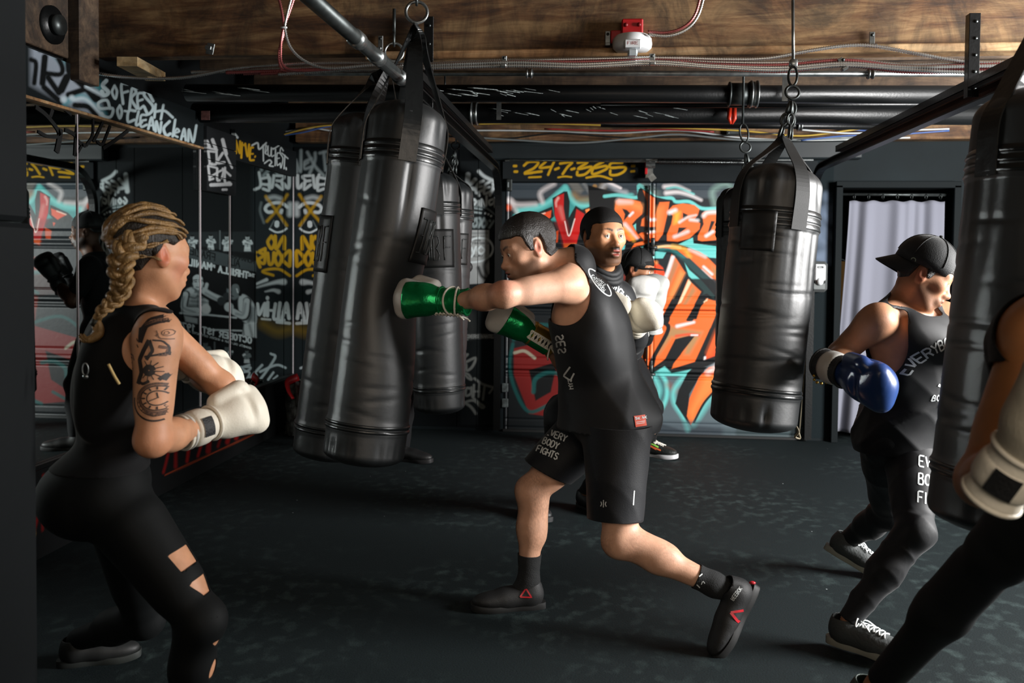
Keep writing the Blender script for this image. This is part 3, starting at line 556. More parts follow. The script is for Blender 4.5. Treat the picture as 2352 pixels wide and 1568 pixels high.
mp_(m1, [(1000, 730), (1330, 600), (1360, 640), (1360, 760), (1060, 900), (1040, 1200), (900, 1200), (1030, 830)], BK, 2); mp_(m1, [(1015, 745), (1330, 630), (1328, 730), (1050, 850)], OR, 2); ms(m1, [(1030, 745), (1200, 700)], 18, OL, 4); mp_(m1, [(1040, 850), (1300, 760), (1200, 1100), (1000, 1240)], (60, 60, 60), 6, .9)
# R Y B O
mp_(m2, [(-260, 130), (200, 250), (450, 260), (560, 270), (740, 290), (1100, 400), (1320, 400), (1330, 900), (600, 880), (-200, 1000)], BK, 3)
ms(m2, [(-60, 265), (100, 250), (340, 275), (360, 130), (560, 280), (740, 285), (800, 330), (960, 330), (1110, 410), (1330, 405)], 40, TE, 3)
ms(m2, [(660, 150), (800, 140), (960, 200)], 44, WH, 8, .9, w2=16); ms(m2, [(690, 170), (820, 160), (1010, 240)], 20, TE, 5); ms(m2, [(680, 225), (820, 215), (960, 250), (1100, 310)], 46, WH, 8, .9, w2=20); ms(m2, [(1260, 360), (1240, 200), (1390, 120), (1480, 180)], 46, (140, 170, 160), 16, .8); ms(m2, [(400, 130), (560, 240)], 60, (120, 140, 130), 20, .6)
mp_(m2, [(330, 250), (350, 180), (380, 165), (550, 270), (760, 320), (640, 790), (540, 850), (440, 850), (350, 740), (380, 560)], BK, 2)
mp_(m2, [(75, 320), (110, 295), (260, 300), (370, 330), (400, 400), (390, 480), (320, 540), (270, 600), (300, 660), (370, 765), (240, 805), (200, 780), (130, 640), (60, 620), (100, 560), (60, 420)], OR, 2); mp_(m2, [(150, 410), (210, 430), (250, 470), (170, 560), (185, 480)], BK, 1.6)
mp_(m2, [(90, 330), (250, 320), (390, 370), (385, 440), (240, 380), (90, 400)], OL, 16, .7); ms(m2, [(115, 325), (260, 335)], 44, WH, 14, .85, w2=16); ms(m2, [(185, 605), (260, 690), (330, 770)], 44, WH, 8, .85, w2=14); ms(m2, [(160, 640), (240, 720), (290, 790)], 30, (250, 180, 60), 10, .8); ms(m2, [(240, 500), (280, 460)], 26, WH, 4); mp_(m2, [(285, 615), (318, 590), (318, 680)], TE, 1.5)
mp_(m2, [(400, 190), (545, 290), (545, 420), (530, 530), (600, 335), (720, 330), (700, 460), (640, 720), (580, 800), (440, 820), (350, 720), (380, 700), (430, 700), (550, 690), (560, 640), (440, 630), (375, 620), (390, 540), (440, 500), (450, 330)], OR, 2); ms(m2, [(460, 515), (480, 545), (545, 545)], 34, WH, 5); ms(m2, [(445, 695), (540, 690)], 28, WH, 5); mp_(m2, [(560, 400), (640, 400), (600, 700), (540, 700)], OL, 18, .5); mp_(m2, [(440, 640), (550, 630), (540, 668), (440, 675)], BK, 2)
mp_(m2, [(260, 895), (300, 830), (420, 800), (520, 800), (420, 845), (330, 860)], OR, 2)
mp_(m2, [(700, 440), (760, 375), (880, 350), (1020, 370), (1080, 420), (1060, 490), (1020, 540), (1090, 590), (1080, 660), (960, 770), (820, 810), (690, 800), (690, 720), (740, 600), (760, 500)], OR, 2, 1, 0); mp_(m2, [(880, 460), (945, 490), (880, 550)], BK, 1.6); mp_(m2, [(830, 640), (930, 640), (810, 730)], BK, 1.6)
ms(m2, [(720, 460), (790, 435)], 44, WH, 8); mp_(m2, [(780, 460), (850, 450), (830, 580), (770, 600)], (250, 190, 70), 10, .8); ms(m2, [(840, 575), (940, 515), (1040, 490)], 26, WH, 6, .9, w2=12); ms(m2, [(970, 545), (1060, 555)], 24, WH, 8); ms(m2, [(780, 750), (940, 690)], 30, WH, 8, .9)
mp_(m2, [(1110, 470), (1150, 445), (1320, 440), (1420, 500), (1420, 720), (1280, 790), (1110, 805), (1060, 790), (1060, 740), (1130, 600)], OR, 2); mp_(m2, [(1220, 560), (1265, 565), (1200, 705), (1180, 700)], BK, 2); ms(m2, [(1130, 500), (1180, 460), (1330, 450)], 40, WH, 8, .9); ms(m2, [(1160, 740), (1240, 690)], 34, WH, 6)
mp_(m2, [(1440, 470), (1560, 440), (1660, 520), (1620, 760), (1440, 800)], OR, 3); mp_(m2, [(1500, 560), (1560, 570), (1530, 700), (1490, 700)], BK, 2)
# middle band
mp_(m2, [(-160, 820), (110, 840), (190, 850), (180, 900), (80, 930)], TE, 2); mp_(m2, [(830, 840), (1000, 760), (1010, 830), (1330, 870), (1330, 1010), (1200, 1000), (960, 880)], TE, 2); mp_(m2, [(300, 930), (420, 850), (360, 940)], TE, 3, .8); mp_(m2, [(440, 960), (560, 925), (680, 940), (640, 1010), (440, 1010)], TE, 2); ms(m2, [(610, 905), (740, 900), (900, 1000)], 34, TD, 10, .7)
mp_(m2, [(520, 870), (700, 850), (900, 880), (1080, 930), (1180, 1000), (1420, 1240), (1420, 1440), (1240, 1280), (1000, 1060), (800, 900)], OR, 2); ms(m2, [(530, 880), (700, 862), (850, 880)], 26, (246, 220, 170), 4); ms(m2, [(760, 870), (900, 900), (960, 990)], 40, (250, 190, 80), 10, .8); ms(m2, [(960, 900), (1150, 990)], 30, WH, 8, .7); mp_(m2, [(1220, 1080), (1340, 1200), (1340, 1300), (1240, 1200)], (160, 128, 84), 8, .8); ms(m2, [(1130, 1110), (1230, 1200)], 26, WH, 5); ms(m2, [(1110, 1150), (1310, 1330)], 22, WH, 4, .8)
mp_(m2, [(860, 1020), (960, 1010), (1330, 1360), (1330, 1568), (1250, 1500), (930, 1200)], BK, 2); mp_(m2, [(900, 1060), (960, 1150), (1120, 1290), (1265, 1460), (1250, 1495), (1170, 1430), (1115, 1450), (1130, 1400), (950, 1220)], TE, 2); mp_(m2, [(850, 1010), (950, 1000), (1330, 1350), (1330, 1440), (1000, 1160)], (44, 76, 78), 6, .8)
# FIGHTS, big leaning letters
mu.poly([(1440, 640), (1640, 640), (1900, 760), (1900, 880), (1440, 880)], BK, 4, .95)
mp_(m2, [(440, 1060), (540, 1040), (640, 1120), (680, 1240), (640, 1380), (600, 1560), (420, 1560), (300, 1300)], (240, 80, 44), 3); mu.dot(m2(545, 1250), 40*q1, WH, 12, .8); ms(m2, [(470, 1070), (560, 1060)], 30, OL, 8)
mp_(m2, [(745, 960), (800, 1010), (910, 1180), (800, 1400), (640, 1700), (480, 1700), (600, 1480)], OR, 2); ms(m2, [(760, 1000), (700, 1180), (645, 1310)], 48, WH, 4, .95); mp_(m2, [(780, 1010), (830, 1080), (720, 1350), (640, 1500), (600, 1500), (700, 1250)], (170, 128, 92), 8, .8); mp_(m2, [(850, 1150), (905, 1190), (760, 1480), (700, 1500)], OL, 10, .7)
mp_(m2, [(940, 1260), (1100, 1410), (1000, 1600), (900, 1800), (700, 1800), (820, 1560)], OR, 2); mp_(m2, [(950, 1260), (980, 1300), (860, 1540), (820, 1560)], (240, 214, 176), 3); mp_(m2, [(1000, 1330), (1040, 1400), (900, 1600), (880, 1560)], (166, 132, 90), 8, .8); mp_(m2, [(1160, 1490), (1330, 1540), (1330, 1900), (1100, 1800)], OR, 2); mp_(m2, [(1130, 1530), (1180, 1490), (1150, 1600)], (240, 214, 176), 3)
mp_(m3, [(530, 0), (640, 0), (560, 80), (520, 60)], OR, 2); mp_(m3, [(680, 140), (760, 0), (960, 0), (860, 180), (930, 190), (1030, 20), (1080, -40), (1420, -60), (1420, 30), (1230, 60), (1180, 160), (960, 640), (700, 720), (720, 660), (800, 560), (900, 350), (750, 390), (640, 600), (500, 700), (530, 560), (670, 340), (680, 240)], OR, 2)
mp_(m3, [(690, 240), (760, 260), (1050, 300), (900, 560), (840, 560), (880, 400), (700, 360), (560, 560), (540, 560)], (168, 140, 96), 10, .85); mp_(m3, [(860, 170), (1000, -40), (1040, -20), (980, 160)], BK, 2); mp_(m3, [(600, 660), (740, 385), (900, 345), (960, 350), (700, 680), (640, 660)], BK, 2); ms(m3, [(760, 240), (950, 195)], 36, WH, 5, .95, w2=26); ms(m3, [(750, 350), (900, 330), (1000, 340)], 24, (232, 70, 40), 6); ms(m3, [(920, 340), (990, 340)], 16, WH, 3)
mp_(m3, [(970, 650), (1230, 40), (1240, 180), (1090, 560), (1050, 640)], BK, 2); mp_(m3, [(1090, 560), (1240, 190), (1420, 120), (1420, 480), (1060, 635)], OD, 3); ms(m3, [(1130, 540), (1230, 300)], 60, OR, 16, .7); ms(m3, [(1075, 590), (1072, 615)], 24, WH, 3)
mp_(m3, [(180, 350), (400, 330), (600, 180), (660, 280), (620, 400), (470, 640), (440, 780), (380, 980), (180, 900)], OR, 3); ms(m3, [(370, 470), (450, 330), (480, 310)], 40, WH, 5); mp_(m3, [(200, 440), (330, 380), (350, 480), (250, 500)], (50, 36, 60), 4); ms(m3, [(200, 500), (280, 540), (340, 470)], 30, (240, 170, 140), 8, .8); ms(m3, [(290, 740), (350, 660)], 40, WH, 6); ms(m3, [(410, 560), (440, 500)], 40, OL, 14, .6)
ms(m3, [(600, 190), (660, 280), (480, 620), (460, 740), (400, 980)], 44, BK, 2)
mp_(m3, [(420, 760), (620, 672), (700, 745), (940, 700), (1420, 600), (1420, 1400), (920, 1360), (880, 1430), (420, 1280)], (92, 106, 112), 6, .9)
mp_(m3, [(440, 770), (620, 675), (700, 745), (930, 710), (860, 800), (460, 800)], TE, 3); ms(m3, [(430, 1140), (560, 1080), (600, 920), (520, 800)], 60, (60, 120, 122), 14, .9); ms(m3, [(410, 1120), (500, 1090), (560, 960), (500, 800)], 50, TE, 10, .9); ms(m3, [(420, 1260), (560, 1200), (640, 1050), (640, 880), (590, 790)], 44, TE, 6); ms(m3, [(450, 1190), (560, 1130)], 50, (190, 90, 50), 14, .8); ms(m3, [(660, 900), (740, 960)], 40, (150, 92, 72), 16, .7); ms(m3, [(860, 780), (730, 950), (730, 1100), (830, 1260), (880, 1400)], 50, TE, 10, .9); ms(m3, [(1200, 950), (1050, 1180), (940, 1340)], 60, TE, 14, .8)
mp_(m3, [(450, 740), (640, 655), (700, 735), (950, 660), (1230, 560), (1230, 620), (1100, 690), (700, 770), (620, 690), (460, 790)], BK, 3)
mp_(m3, [(880, 760), (980, 680), (1100, 700), (1020, 800), (900, 1000), (880, 1230), (920, 1365), (870, 1310), (740, 1110), (780, 960)], BK, 2); mp_(m3, [(1010, 810), (1120, 700), (1420, 640), (1420, 760), (1180, 960), (1050, 1110), (940, 1310), (915, 1350), (870, 1250), (900, 1050)], OR, 2, 1); mp_(m3, [(1080, 800), (1200, 800), (1160, 960), (1000, 1140), (930, 1300), (900, 1200)], (226, 142, 72), 14, .8); ms(m3, [(1110, 760), (1210, 690)], 50, WH, 12, .8); ms(m3, [(1180, 970), (1060, 1110), (950, 1320)], 26, BK, 2)
mp_(m3, [(200, 1300), (900, 1300), (1420, 1340), (1420, 1540), (200, 1540)], (70, 80, 88), 8, .6)
# grey-teal band on the door's far end that the bags hide
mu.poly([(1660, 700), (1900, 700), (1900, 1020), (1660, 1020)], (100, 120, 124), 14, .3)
ZS = [.004, .5, .998, 1.496, 1.998]; XS = [XD0, float(P(1494, 600, D)[0]), XD1]
door_1 = thing('door_1', 'roll-up door covered by an orange and teal graffiti mural', 'door', ((XD0+XD1)/2, D, 0)); del door_1['category']; door_1['kind'] = 'structure'
zz = mu.P[:, 0, 2]; xx = mu.P[0, :, 0]
def ridges(z0, z1, x0, x1):
    def f(p):
        z, x = p[..., 2], p[..., 0]; o = np.zeros(z.shape)
        for zc in (z0+.035, z1-.035, z0+.10, z1-.05): o += .007*np.exp(-((z-zc)/.006)**2)*-1
        e = np.minimum(np.minimum(z-z0, z1-z), np.minimum(x-x0, x1-x)); o -= .012*np.exp(-(e/.006)**2)
        o -= .006*np.exp(-((x-x0-.03)/.006)**2)
        return o
    return f
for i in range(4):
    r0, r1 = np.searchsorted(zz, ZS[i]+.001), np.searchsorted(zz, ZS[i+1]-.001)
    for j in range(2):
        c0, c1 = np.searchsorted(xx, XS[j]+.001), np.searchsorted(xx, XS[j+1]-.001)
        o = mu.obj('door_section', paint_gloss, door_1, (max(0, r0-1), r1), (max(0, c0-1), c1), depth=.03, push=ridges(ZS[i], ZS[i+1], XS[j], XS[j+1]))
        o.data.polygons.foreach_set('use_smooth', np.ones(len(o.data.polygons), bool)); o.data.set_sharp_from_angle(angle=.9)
G().box(((XD0+XD1)/2, D+.06, 1.0), (DW, .02, 2.0)).obj('backing', black_paint, door_1, smooth=False)
for zc in (P(1490, 568, D)[2], P(1483, 858, D)[2]):
    g = G(); xc = XS[1]+.02
    g.box((xc-.004, D-.024, zc+.045), (.03, .012, .06), bev=.004).box((xc-.004, D-.024, zc-.04), (.03, .012, .06), bev=.004).tube([(xc-.03, D-.032, zc), (xc+.03, D-.032, zc)], .011)
    for s_ in (-1, 1): g.ball((xc-.004, D-.031, zc+s_*.05), .006, 6, 4)
    g.obj('hinge', dull_steel, door_1)
G().box((XS[1]-.018, D-.02, 1.54), (.012, .018, .86)).obj('latch_bar', black_metal, door_1, smooth=False)
G().box((XS[1]-.018, D-.02, .68), (.012, .018, .62)).obj('latch_bar', black_metal, door_1, smooth=False)
G().box(((XD0+XD1)/2, D-.008, .012), (DW, .03, .018)).obj('bottom_seal', mat('rubber_seal', srgb(18, 20, 20), .6), door_1, smooth=False)

# ---- door tracks (bent channels) with hangers
def track(x, name, label, ynear, side):
    root = thing(name, label, 'door track', (x, D-.05, 0))
    zt = 2.085; R = .32
    arc = [(x, D-.06-R+R*math.cos(a), zt-R+R*math.sin(a)) for a in np.linspace(0, math.pi/2, 12)]
    path = [(x, D-.06, .02), (x, D-.06, .8)]+arc+[(x, y, zt) for y in np.linspace(D-.8, ynear, 8)]
    p = np.array(path); g = G(); T = np.gradient(p, axis=0); T /= np.linalg.norm(T, axis=1)[:, None]; N = np.cross(T, V(1, 0, 0)); s = side
    prof = [(-.026, .026), (-.026, -.026), (.026, -.026), (.026, .026), (.019, .026), (.019, -.019), (-.019, -.019), (-.019, .026)]
    v = []; f = []
    for i in range(len(p)):
        for a, b in prof: v.append(p[i]+N[i]*a+V(1, 0, 0)*b*s)
    k = len(prof)
    for i in range(len(p)-1):
        for j in range(k): f.append([i*k+j, i*k+(j+1) % k, (i+1)*k+(j+1) % k, (i+1)*k+j])
    g.add(v, f).obj('rail', black_metal, root, smooth=False)
    a = G()
    for i in range(10): pass
    a.box((x+s*.03, (D-.9+ynear)/2, zt+.033), (.045, D-.9-ynear, .005)).box((x+s*.05, (D-.9+ynear)/2, zt+.05), (.005, D-.9-ynear, .04)); a.obj('stiffener_angle', black_metal, root, smooth=False)
    return root
trL = track(-.81, 'door_track', 'black channel track beside the large tilted punch bag, bending down by the KEEP GOING board', 3.64, 1)
trR = track(1.60, 'door_track', 'black channel track above the capped boxer, bending down beside the soap dispenser', 2.0, -1)
def hanger(root, u, v0, v1, y):
    a, b = P(u, v0, y), P(u, v1, y); x = a[0]; z1 = 2.08
    g = G(); g.box((x, y, (a[2]+z1)/2), (.045, .004, a[2]-z1), bev=.001).box((x-.021, y+.02, (a[2]+z1)/2), (.004, .04, a[2]-z1)); g.obj('hanger_angle', black_metal, root, smooth=False)
    h = G()
    for t in (.1, .3, .5, .7, .9): G().tube([(x+.004, y-.006, a[2]+(z1-a[2])*t), (x+.004, y-.001, a[2]+(z1-a[2])*t)], .007, 8).obj('bolt', dull_steel, root)
hanger(trL, 985, 38, 200, 4.08); hanger(trR, 2240, 30, 215, 3.92)
# lock, labels and track bolts by the door's edge
for v_, h_ in ((890, .07), (925, .07)):
    q = P(1160, v_, D-.03); G().box(q, (.05, .01, h_), bev=.003).obj('sticker', mat('worn_sticker', srgb(88, 96, 96), .5, var=(40, .6)), trL, smooth=False)
q = P(1170, 425, D-.04); g = G(); g.box(q, (.045, .03, .10), bev=.008).tube([q+V(-.01, -.02, -.02), q+V(-.01, -.02, .02)], .012); g.obj('track_bracket', dull_steel, trL, smooth=False)
# ---- torsion spring shaft above the door
ts = thing('torsion_shaft', 'steel torsion shaft with black spring above the mural door', 'shaft', P(1640, 372, D-.12))
a, b = P(1170, 367, D-.12), P(1850, 375, D-.12); G().tube([a, b], .009, 8).obj('rod', steel, ts)
a, b = P(1512, 371, D-.12), P(1705, 373, D-.12); t = np.linspace(0, 1, 52*10)
hx = a[None]+(b-a)[None]*t[:, None]+np.stack([0*t, .02*np.cos(t*52*2*math.pi), .02*np.sin(t*52*2*math.pi)], 1); G().tube(hx, .0035, 5).obj('spring', black_metal, ts)
q = P(1492, 378, D-.12); g = G(); g.box(q+V(0, .05, 0), (.06, .02, .2), bev=.004).box(q, (.03, .09, .05), bev=.006).tube([q+V(-.03, -.02, 0), q+V(.04, -.02, 0)], .03, 12); g.box(q+V(.02, -.01, -.1), (.05, .01, .05), R=[(.8, 0, .6), (0, 1, 0), (-.6, 0, .8)]); g.obj('bearing_bracket', steel, ts, smooth=False)
q = P(1484, 385, D-.11); G().box(q, (.02, .02, .1), bev=.003).obj('red_clip', red_paint, ts, smooth=False, label='red clip')

# ================================================================== mirror wall
mirror_m = mat('mirror_glass', (.72, .80, .79), .015, metal=1.0)
mirror = thing('wall_mirror', 'tall wall mirror reflecting the graffiti boards, behind the braided woman', 'mirror', (XM, 5, .42))
ysm = [1.2, 2.5, 3.96, 5.25, 5.69, D-.012]
for a, b in zip(ysm[:-1], ysm[1:]): G().box((XM-.004, (a+b)/2, 1.25), (.006, b-a-.006, 1.66)).obj('mirror_pane', mirror_m, mirror, smooth=False)
for y in ysm[1:-1]: G().box((XM+.002, y, 1.25), (.004, .007, 1.66)).obj('edge_strip', mat('glass_edge_glint', srgb(236, 226, 232), .3, coat=.5), mirror, smooth=False)  # near-white colour stands in for light caught on the bevelled edges
G().box((XM+.002, D-.010, 1.25), (.004, .006, 1.66)).obj('edge_strip', _M['glass_edge_glint'], mirror, smooth=False)
G().box((XM+.012, (1.2+D)/2, .418), (.03, D-1.22, .022), bev=.004).obj('ledge', black_metal, mirror, smooth=False)
# black spray strokes that run down over the glass from the beam
bs = G()
def glass_stroke(pts, wpx):
    p = [PX(60+X/5.345, 90+Y/5.345, XM+.0025) for X, Y in pts]; wd = wpx/5.345*p[0][1]/F
    p = cat(p, 5) if len(p) > 2 else np.array(p)
    T = np.gradient(p, axis=0); T /= np.linalg.norm(T, axis=1)[:, None]; N = np.cross(T, V(1, 0, 0))
    v = np.concatenate([p+N*wd/2, p-N*wd/2]); n = len(p); bs.add(v, [[i, i+1, n+i+1, n+i] for i in range(n-1)])
for pts, wd in (([(120, 830), (250, 930), (380, 1090), (420, 1180)], 60), ([(150, 1130), (260, 1190), (390, 1200)], 46), ([(430, 1100), (410, 1250), (380, 1390)], 90), ([(660, 890), (620, 1150), (600, 1430)], 44), ([(480, 1110), (600, 1170), (650, 1260), (740, 1310)], 54), ([(830, 970), (820, 1180), (740, 1310)], 40), ([(950, 1010), (880, 1160), (830, 1260)], 44), ([(1040, 1060), (1000, 1160), (940, 1290), (870, 1250)], 40), ([(1260, 1120), (1100, 1240), (950, 1340)], 44), ([(700, 1290), (640, 1390), (610, 1430)], 36), ([(330, 860), (300, 950)], 60), ([(560, 930), (440, 830)], 40)):
    glass_stroke(pts, wd)
bs.obj('sprayed_strokes', mat('black_spray', srgb(12, 14, 14), .6), mirror, smooth=False)
# wainscot under the mirror with red tags
wc = Canvas((XM+.006, 3.0, .0), (0, 1, 0), (0, 0, 1), D-3.02, .405, .008, (14, 16, 17))
R_, Yw = (150, 20, 18), (150, 120, 60)
for y0, y1 in ((4.75, 6.05), (3.4, 4.0)):
    for i in range(9):
        yy = y0+(y1-y0)*(i+.2)/9; a = proj(V(XM, yy, .12)); b = proj(V(XM, yy+.06, .25)); c = proj(V(XM, yy+.1, .33))
        k_ = random.uniform(-.05, .06); b = proj(V(XM, yy+.06+k_, random.uniform(.18, .30))); c = proj(V(XM, yy+.1-k_, random.uniform(.26, .39)))
        wc.stroke([a, b, c], random.uniform(4, 13), R_, 5, random.uniform(.45, .85), w2=random.uniform(2, 10))
wc.stroke([proj(V(XM, 4.8, .10)), proj(V(XM, 6.1, .085))], 3, (150, 60, 30), 2, .7); wc.stroke([proj(V(XM, 3.5, .4)), proj(V(XM, 3.62, .12))], 10, Yw, 4, .8); wc.stroke([proj(V(XM, 3.45, .33)), proj(V(XM, 3.7, .3))], 8, (30, 110, 90), 4, .8)
wc.obj('baseboard_left', paint_matte, wall_left, depth=.01, kind='structure')
# soffit beam above the mirror
def soffit(y0, y1, zb, zt, x, name, label):
    c = Canvas((x, y0, zb), (0, 1, 0), (0, 0, 1), y1-y0, zt-zb, .0048, (22, 28, 30)); return c
sb = soffit(3.05, 5.24, 2.055, 2.262, XM+.028, 0, 0)
z4 = lambda X, Y: (60+X/5.345, 90+Y/5.345); k4 = 1/5.345
def ss(pts, w_, col, soft=2.5, al=1., w2=None): sb.stroke([z4(*p) for p in pts], w_*k4, col, soft, al, w2=None if w2 is None else w2*k4)
sb.poly([z4(60, 50), z4(480, 190), z4(850, 480), z4(960, 990), z4(480, 790), z4(60, 560)], (150, 160, 172), 16, .9)
ss([(330, 120), (560, 330), (900, 600)], 90, (40, 124, 130), 22, .8); ss([(480, 780), (640, 690), (800, 760), (950, 930)], 60, (58, 140, 150), 16, .8)
for pts, wd in (([(170, 130), (330, 160), (440, 330), (420, 430), (250, 420)], 62), ([(230, 220), (200, 540)], 80), ([(270, 470), (400, 660)], 70), ([(520, 210), (530, 380)], 90), ([(500, 470), (430, 620)], 100), ([(560, 420), (760, 600), (860, 720)], 120), ([(760, 600), (520, 680)], 70), ([(60, 250), (120, 300), (100, 540)], 60), ([(220, 590), (420, 770)], 70), ([(600, 810), (760, 830), (860, 930)], 70)):
    ss(pts, wd, (10, 13, 14), 5)
for pts, wd in (([(690, 300), (810, 420)], 34), ([(600, 330), (820, 540)], 44), ([(740, 580), (940, 690)], 40), ([(590, 740), (740, 740), (950, 950)], 40), ([(460, 740), (462, 742)], 74), ([(560, 720), (562, 722)], 64), ([(330, 160), (370, 200)], 50)):
    ss(pts, wd, (190, 206, 214), 7, .9)
LT = (182, 200, 204)
for pts, wd in (([(985, 510), (940, 570), (1010, 650), (960, 690), (930, 640)], 44), ([(1085, 570), (1055, 650), (1095, 730), (1115, 640), (1085, 570)], 28), ([(1030, 850), (990, 750), (890, 780), (910, 850), (1060, 850), (1040, 950), (960, 950), (930, 910)], 32), ([(1150, 815), (1120, 880), (1150, 970), (1175, 890), (1150, 815)], 30),
                ([(1250, 550), (1170, 560), (1190, 790)], 32), ([(1180, 660), (1250, 640)], 28), ([(1270, 850), (1300, 610), (1350, 650), (1290, 730), (1360, 850)], 32), ([(1440, 660), (1370, 680), (1380, 850), (1440, 820)], 28), ([(1370, 760), (1430, 740)], 26), ([(1370, 530), (1340, 560), (1370, 600), (1400, 570), (1370, 530)], 24), ([(1560, 760), (1490, 640), (1450, 690), (1560, 830), (1500, 920), (1450, 830)], 32), ([(1590, 800), (1575, 960)], 28), ([(1685, 810), (1655, 980)], 28), ([(1580, 890), (1700, 880), (1800, 960)], 28),
                ([(1340, 880), (1260, 880), (1250, 1010), (1330, 990)], 30), ([(1210, 880), (1260, 890)], 24), ([(1380, 890), (1350, 1050), (1420, 1020)], 28), ([(1480, 930), (1410, 940), (1410, 1070), (1480, 1050)], 26), ([(1420, 1000), (1470, 990)], 24), ([(1500, 1100), (1540, 960), (1570, 1110)], 28), ([(1510, 1060), (1560, 1055)], 22), ([(1590, 1130), (1600, 1010), (1640, 1150), (1660, 1020)], 28),
                ([(1760, 1010), (1690, 1090), (1720, 1180), (1770, 1160)], 32), ([(1830, 990), (1800, 1190)], 28), ([(1830, 1150), (1880, 1130), (1850, 1100), (1820, 1170), (1860, 1200)], 22), ([(1900, 1240), (1940, 1100), (1960, 1240)], 26), ([(1910, 1190), (1950, 1190)], 22), ([(1990, 1250), (2000, 1110), (2050, 1260), (2090, 1060)], 28)):
    ss(pts, wd*1.12, LT, 2.2, .95)
so = thing('soffit_beam', 'painted beam lettered SO FRESH SO CLEAN CLEAN above the mirror', 'beam', (XM, 4.1, 2.04)); del so['category']; so['kind'] = 'structure'; so.name = 'trim_4'
sb.obj('painted_face', paint_matte, so, depth=.026)
G().box((XM+.014, 4.14, 2.05), (.032, 2.2, .014), bev=.002).obj('wood_edge', wood_pale, so, smooth=False)
# second soffit near the corner
s2 = Canvas((XM+.028, 5.71, 2.040), (0, 1, 0), (0, 0, 1), D-5.735, .20, .005, (20, 24, 26))
for pts, wd in (([(560, 230), (570, 400)], 30), ([(570, 240), (620, 400), (625, 250)], 26), ([(650, 270), (640, 460)], 26), ([(640, 290), (680, 300)], 22), ([(690, 280), (720, 440), (740, 290)], 26), ([(790, 330), (760, 340), (750, 480), (800, 490)], 26), ([(750, 410), (790, 410)], 22), ([(820, 440), (815, 450)], 20)): s2.stroke([z5(*p) for p in pts], wd*k5, YE, 2)
for pts, wd in (([(780, 300), (850, 270), (870, 350), (960, 270)], 22), ([(920, 300), (925, 500)], 18), ([(945, 400), (955, 300), (975, 340), (950, 400), (980, 420)], 14), ([(985, 310), (985, 420), (1015, 430), (1025, 330)], 14), ([(1060, 340), (1030, 350), (1030, 440), (1060, 430)], 14), ([(1050, 350), (1130, 300)], 16), ([(1080, 350), (1075, 560)], 16), ([(1130, 400), (1100, 410), (1100, 550), (1130, 540)], 14), ([(1100, 470), (1130, 465)], 12), ([(1180, 370), (1150, 330), (1140, 400), (1175, 470), (1150, 590), (1140, 530)], 14), ([(1160, 400), (1240, 470)], 14), ([(1200, 430), (1190, 600)], 16), ([(1215, 590), (1218, 610)], 18), ([(940, 530), (1000, 490), (1030, 520), (1000, 560), (1050, 570)], 18), ([(480, 150), (510, 200)], 30), ([(560, 160), (590, 200)], 30)): s2.stroke([z5(*p) for p in pts], wd*k5, (190, 200, 200), 1.8)
so2 = thing('trim_5', 'dark beam lettered TRUE TEST in the corner above the mirror', 'x', (XM, 6.3, 2.0)); del so2['category']; so2['kind'] = 'structure'
s2.obj('painted_face', paint_matte, so2, depth=.026)
# pillar box between the two beams, of horizontal boards
xp = float(P(475, 380, 5.25)[0])
pb = Canvas((xp, 5.25, 1.79), (0, 1, 0), (0, 0, 1), .44, .40, .005, (30, 33, 35))
for pts, wd in (([(200, 250), (230, 320)], 40), ([(270, 230), (310, 340)], 44), ([(400, 230), (445, 410)], 46), ([(200, 330), (330, 360)], 22), ([(215, 380), (235, 530)], 30), ([(210, 375), (320, 385)], 26), ([(320, 380), (320, 530), (260, 545)], 30), ([(400, 400), (330, 520), (420, 520)], 34), ([(440, 420), (520, 590)], 26), ([(215, 570), (235, 740)], 30), ([(215, 565), (320, 590)], 24), ([(330, 600), (330, 740), (360, 750)], 30), ([(250, 700), (400, 620), (390, 720)], 26), ([(430, 590), (430, 770), (490, 780)], 30), ([(400, 600), (500, 690)], 26), ([(250, 810), (500, 800)], 44), ([(400, 870), (450, 870)], 30), ([(230, 540), (260, 535)], 26), ([(230, 745), (280, 730)], 26)):
    pb.stroke([z5(*p) for p in pts], wd*k5, (196, 200, 202), 2.2, .92)
pc = thing('trim_6', 'boarded box with white tag hanging between the two beams', 'x', (xp, 5.45, 1.79)); del pc['category']; pc['kind'] = 'structure'
for i in range(4):
    n = pb.ny; pb.obj('board', paint_matte, pc, rows=(i*n//4, (i+1)*n//4), depth=.02)
G().box(((XM+xp)/2-.004, 5.47, 1.99), (xp-XM-.03, .44, .40)).obj('box_core', black_paint, pc, smooth=False)
# dark wall above the beams needs nothing more; the small round cap and blocking high up by the corner post
q = PX(120, 78, XM+.03); g = G().box(q+V(-.02, -.12, .12), (.03, .5, .40), bev=.004).box(PX(190, 70, XM+.04), (.07, .16, .5), bev=.004); g.obj('trim_7', wood_dark, smooth=False, kind='structure')
q = q+V(-.015, 0, .02); q = q+V(-.015, 0, .02); kn = thing('pipe_flange', 'round black pipe flange high on the wall above the painted beam', 'flange', q+V(.02, 0, -.02))
G().tube([q+V(0, 0, 0), q+V(.04, 0, 0)], .085, 24).obj('flange', black_metal, kn); G().tube([q+V(.04, 0, 0), q+V(.075, 0, 0)], .045, 18).obj('plug', dull_steel, kn)
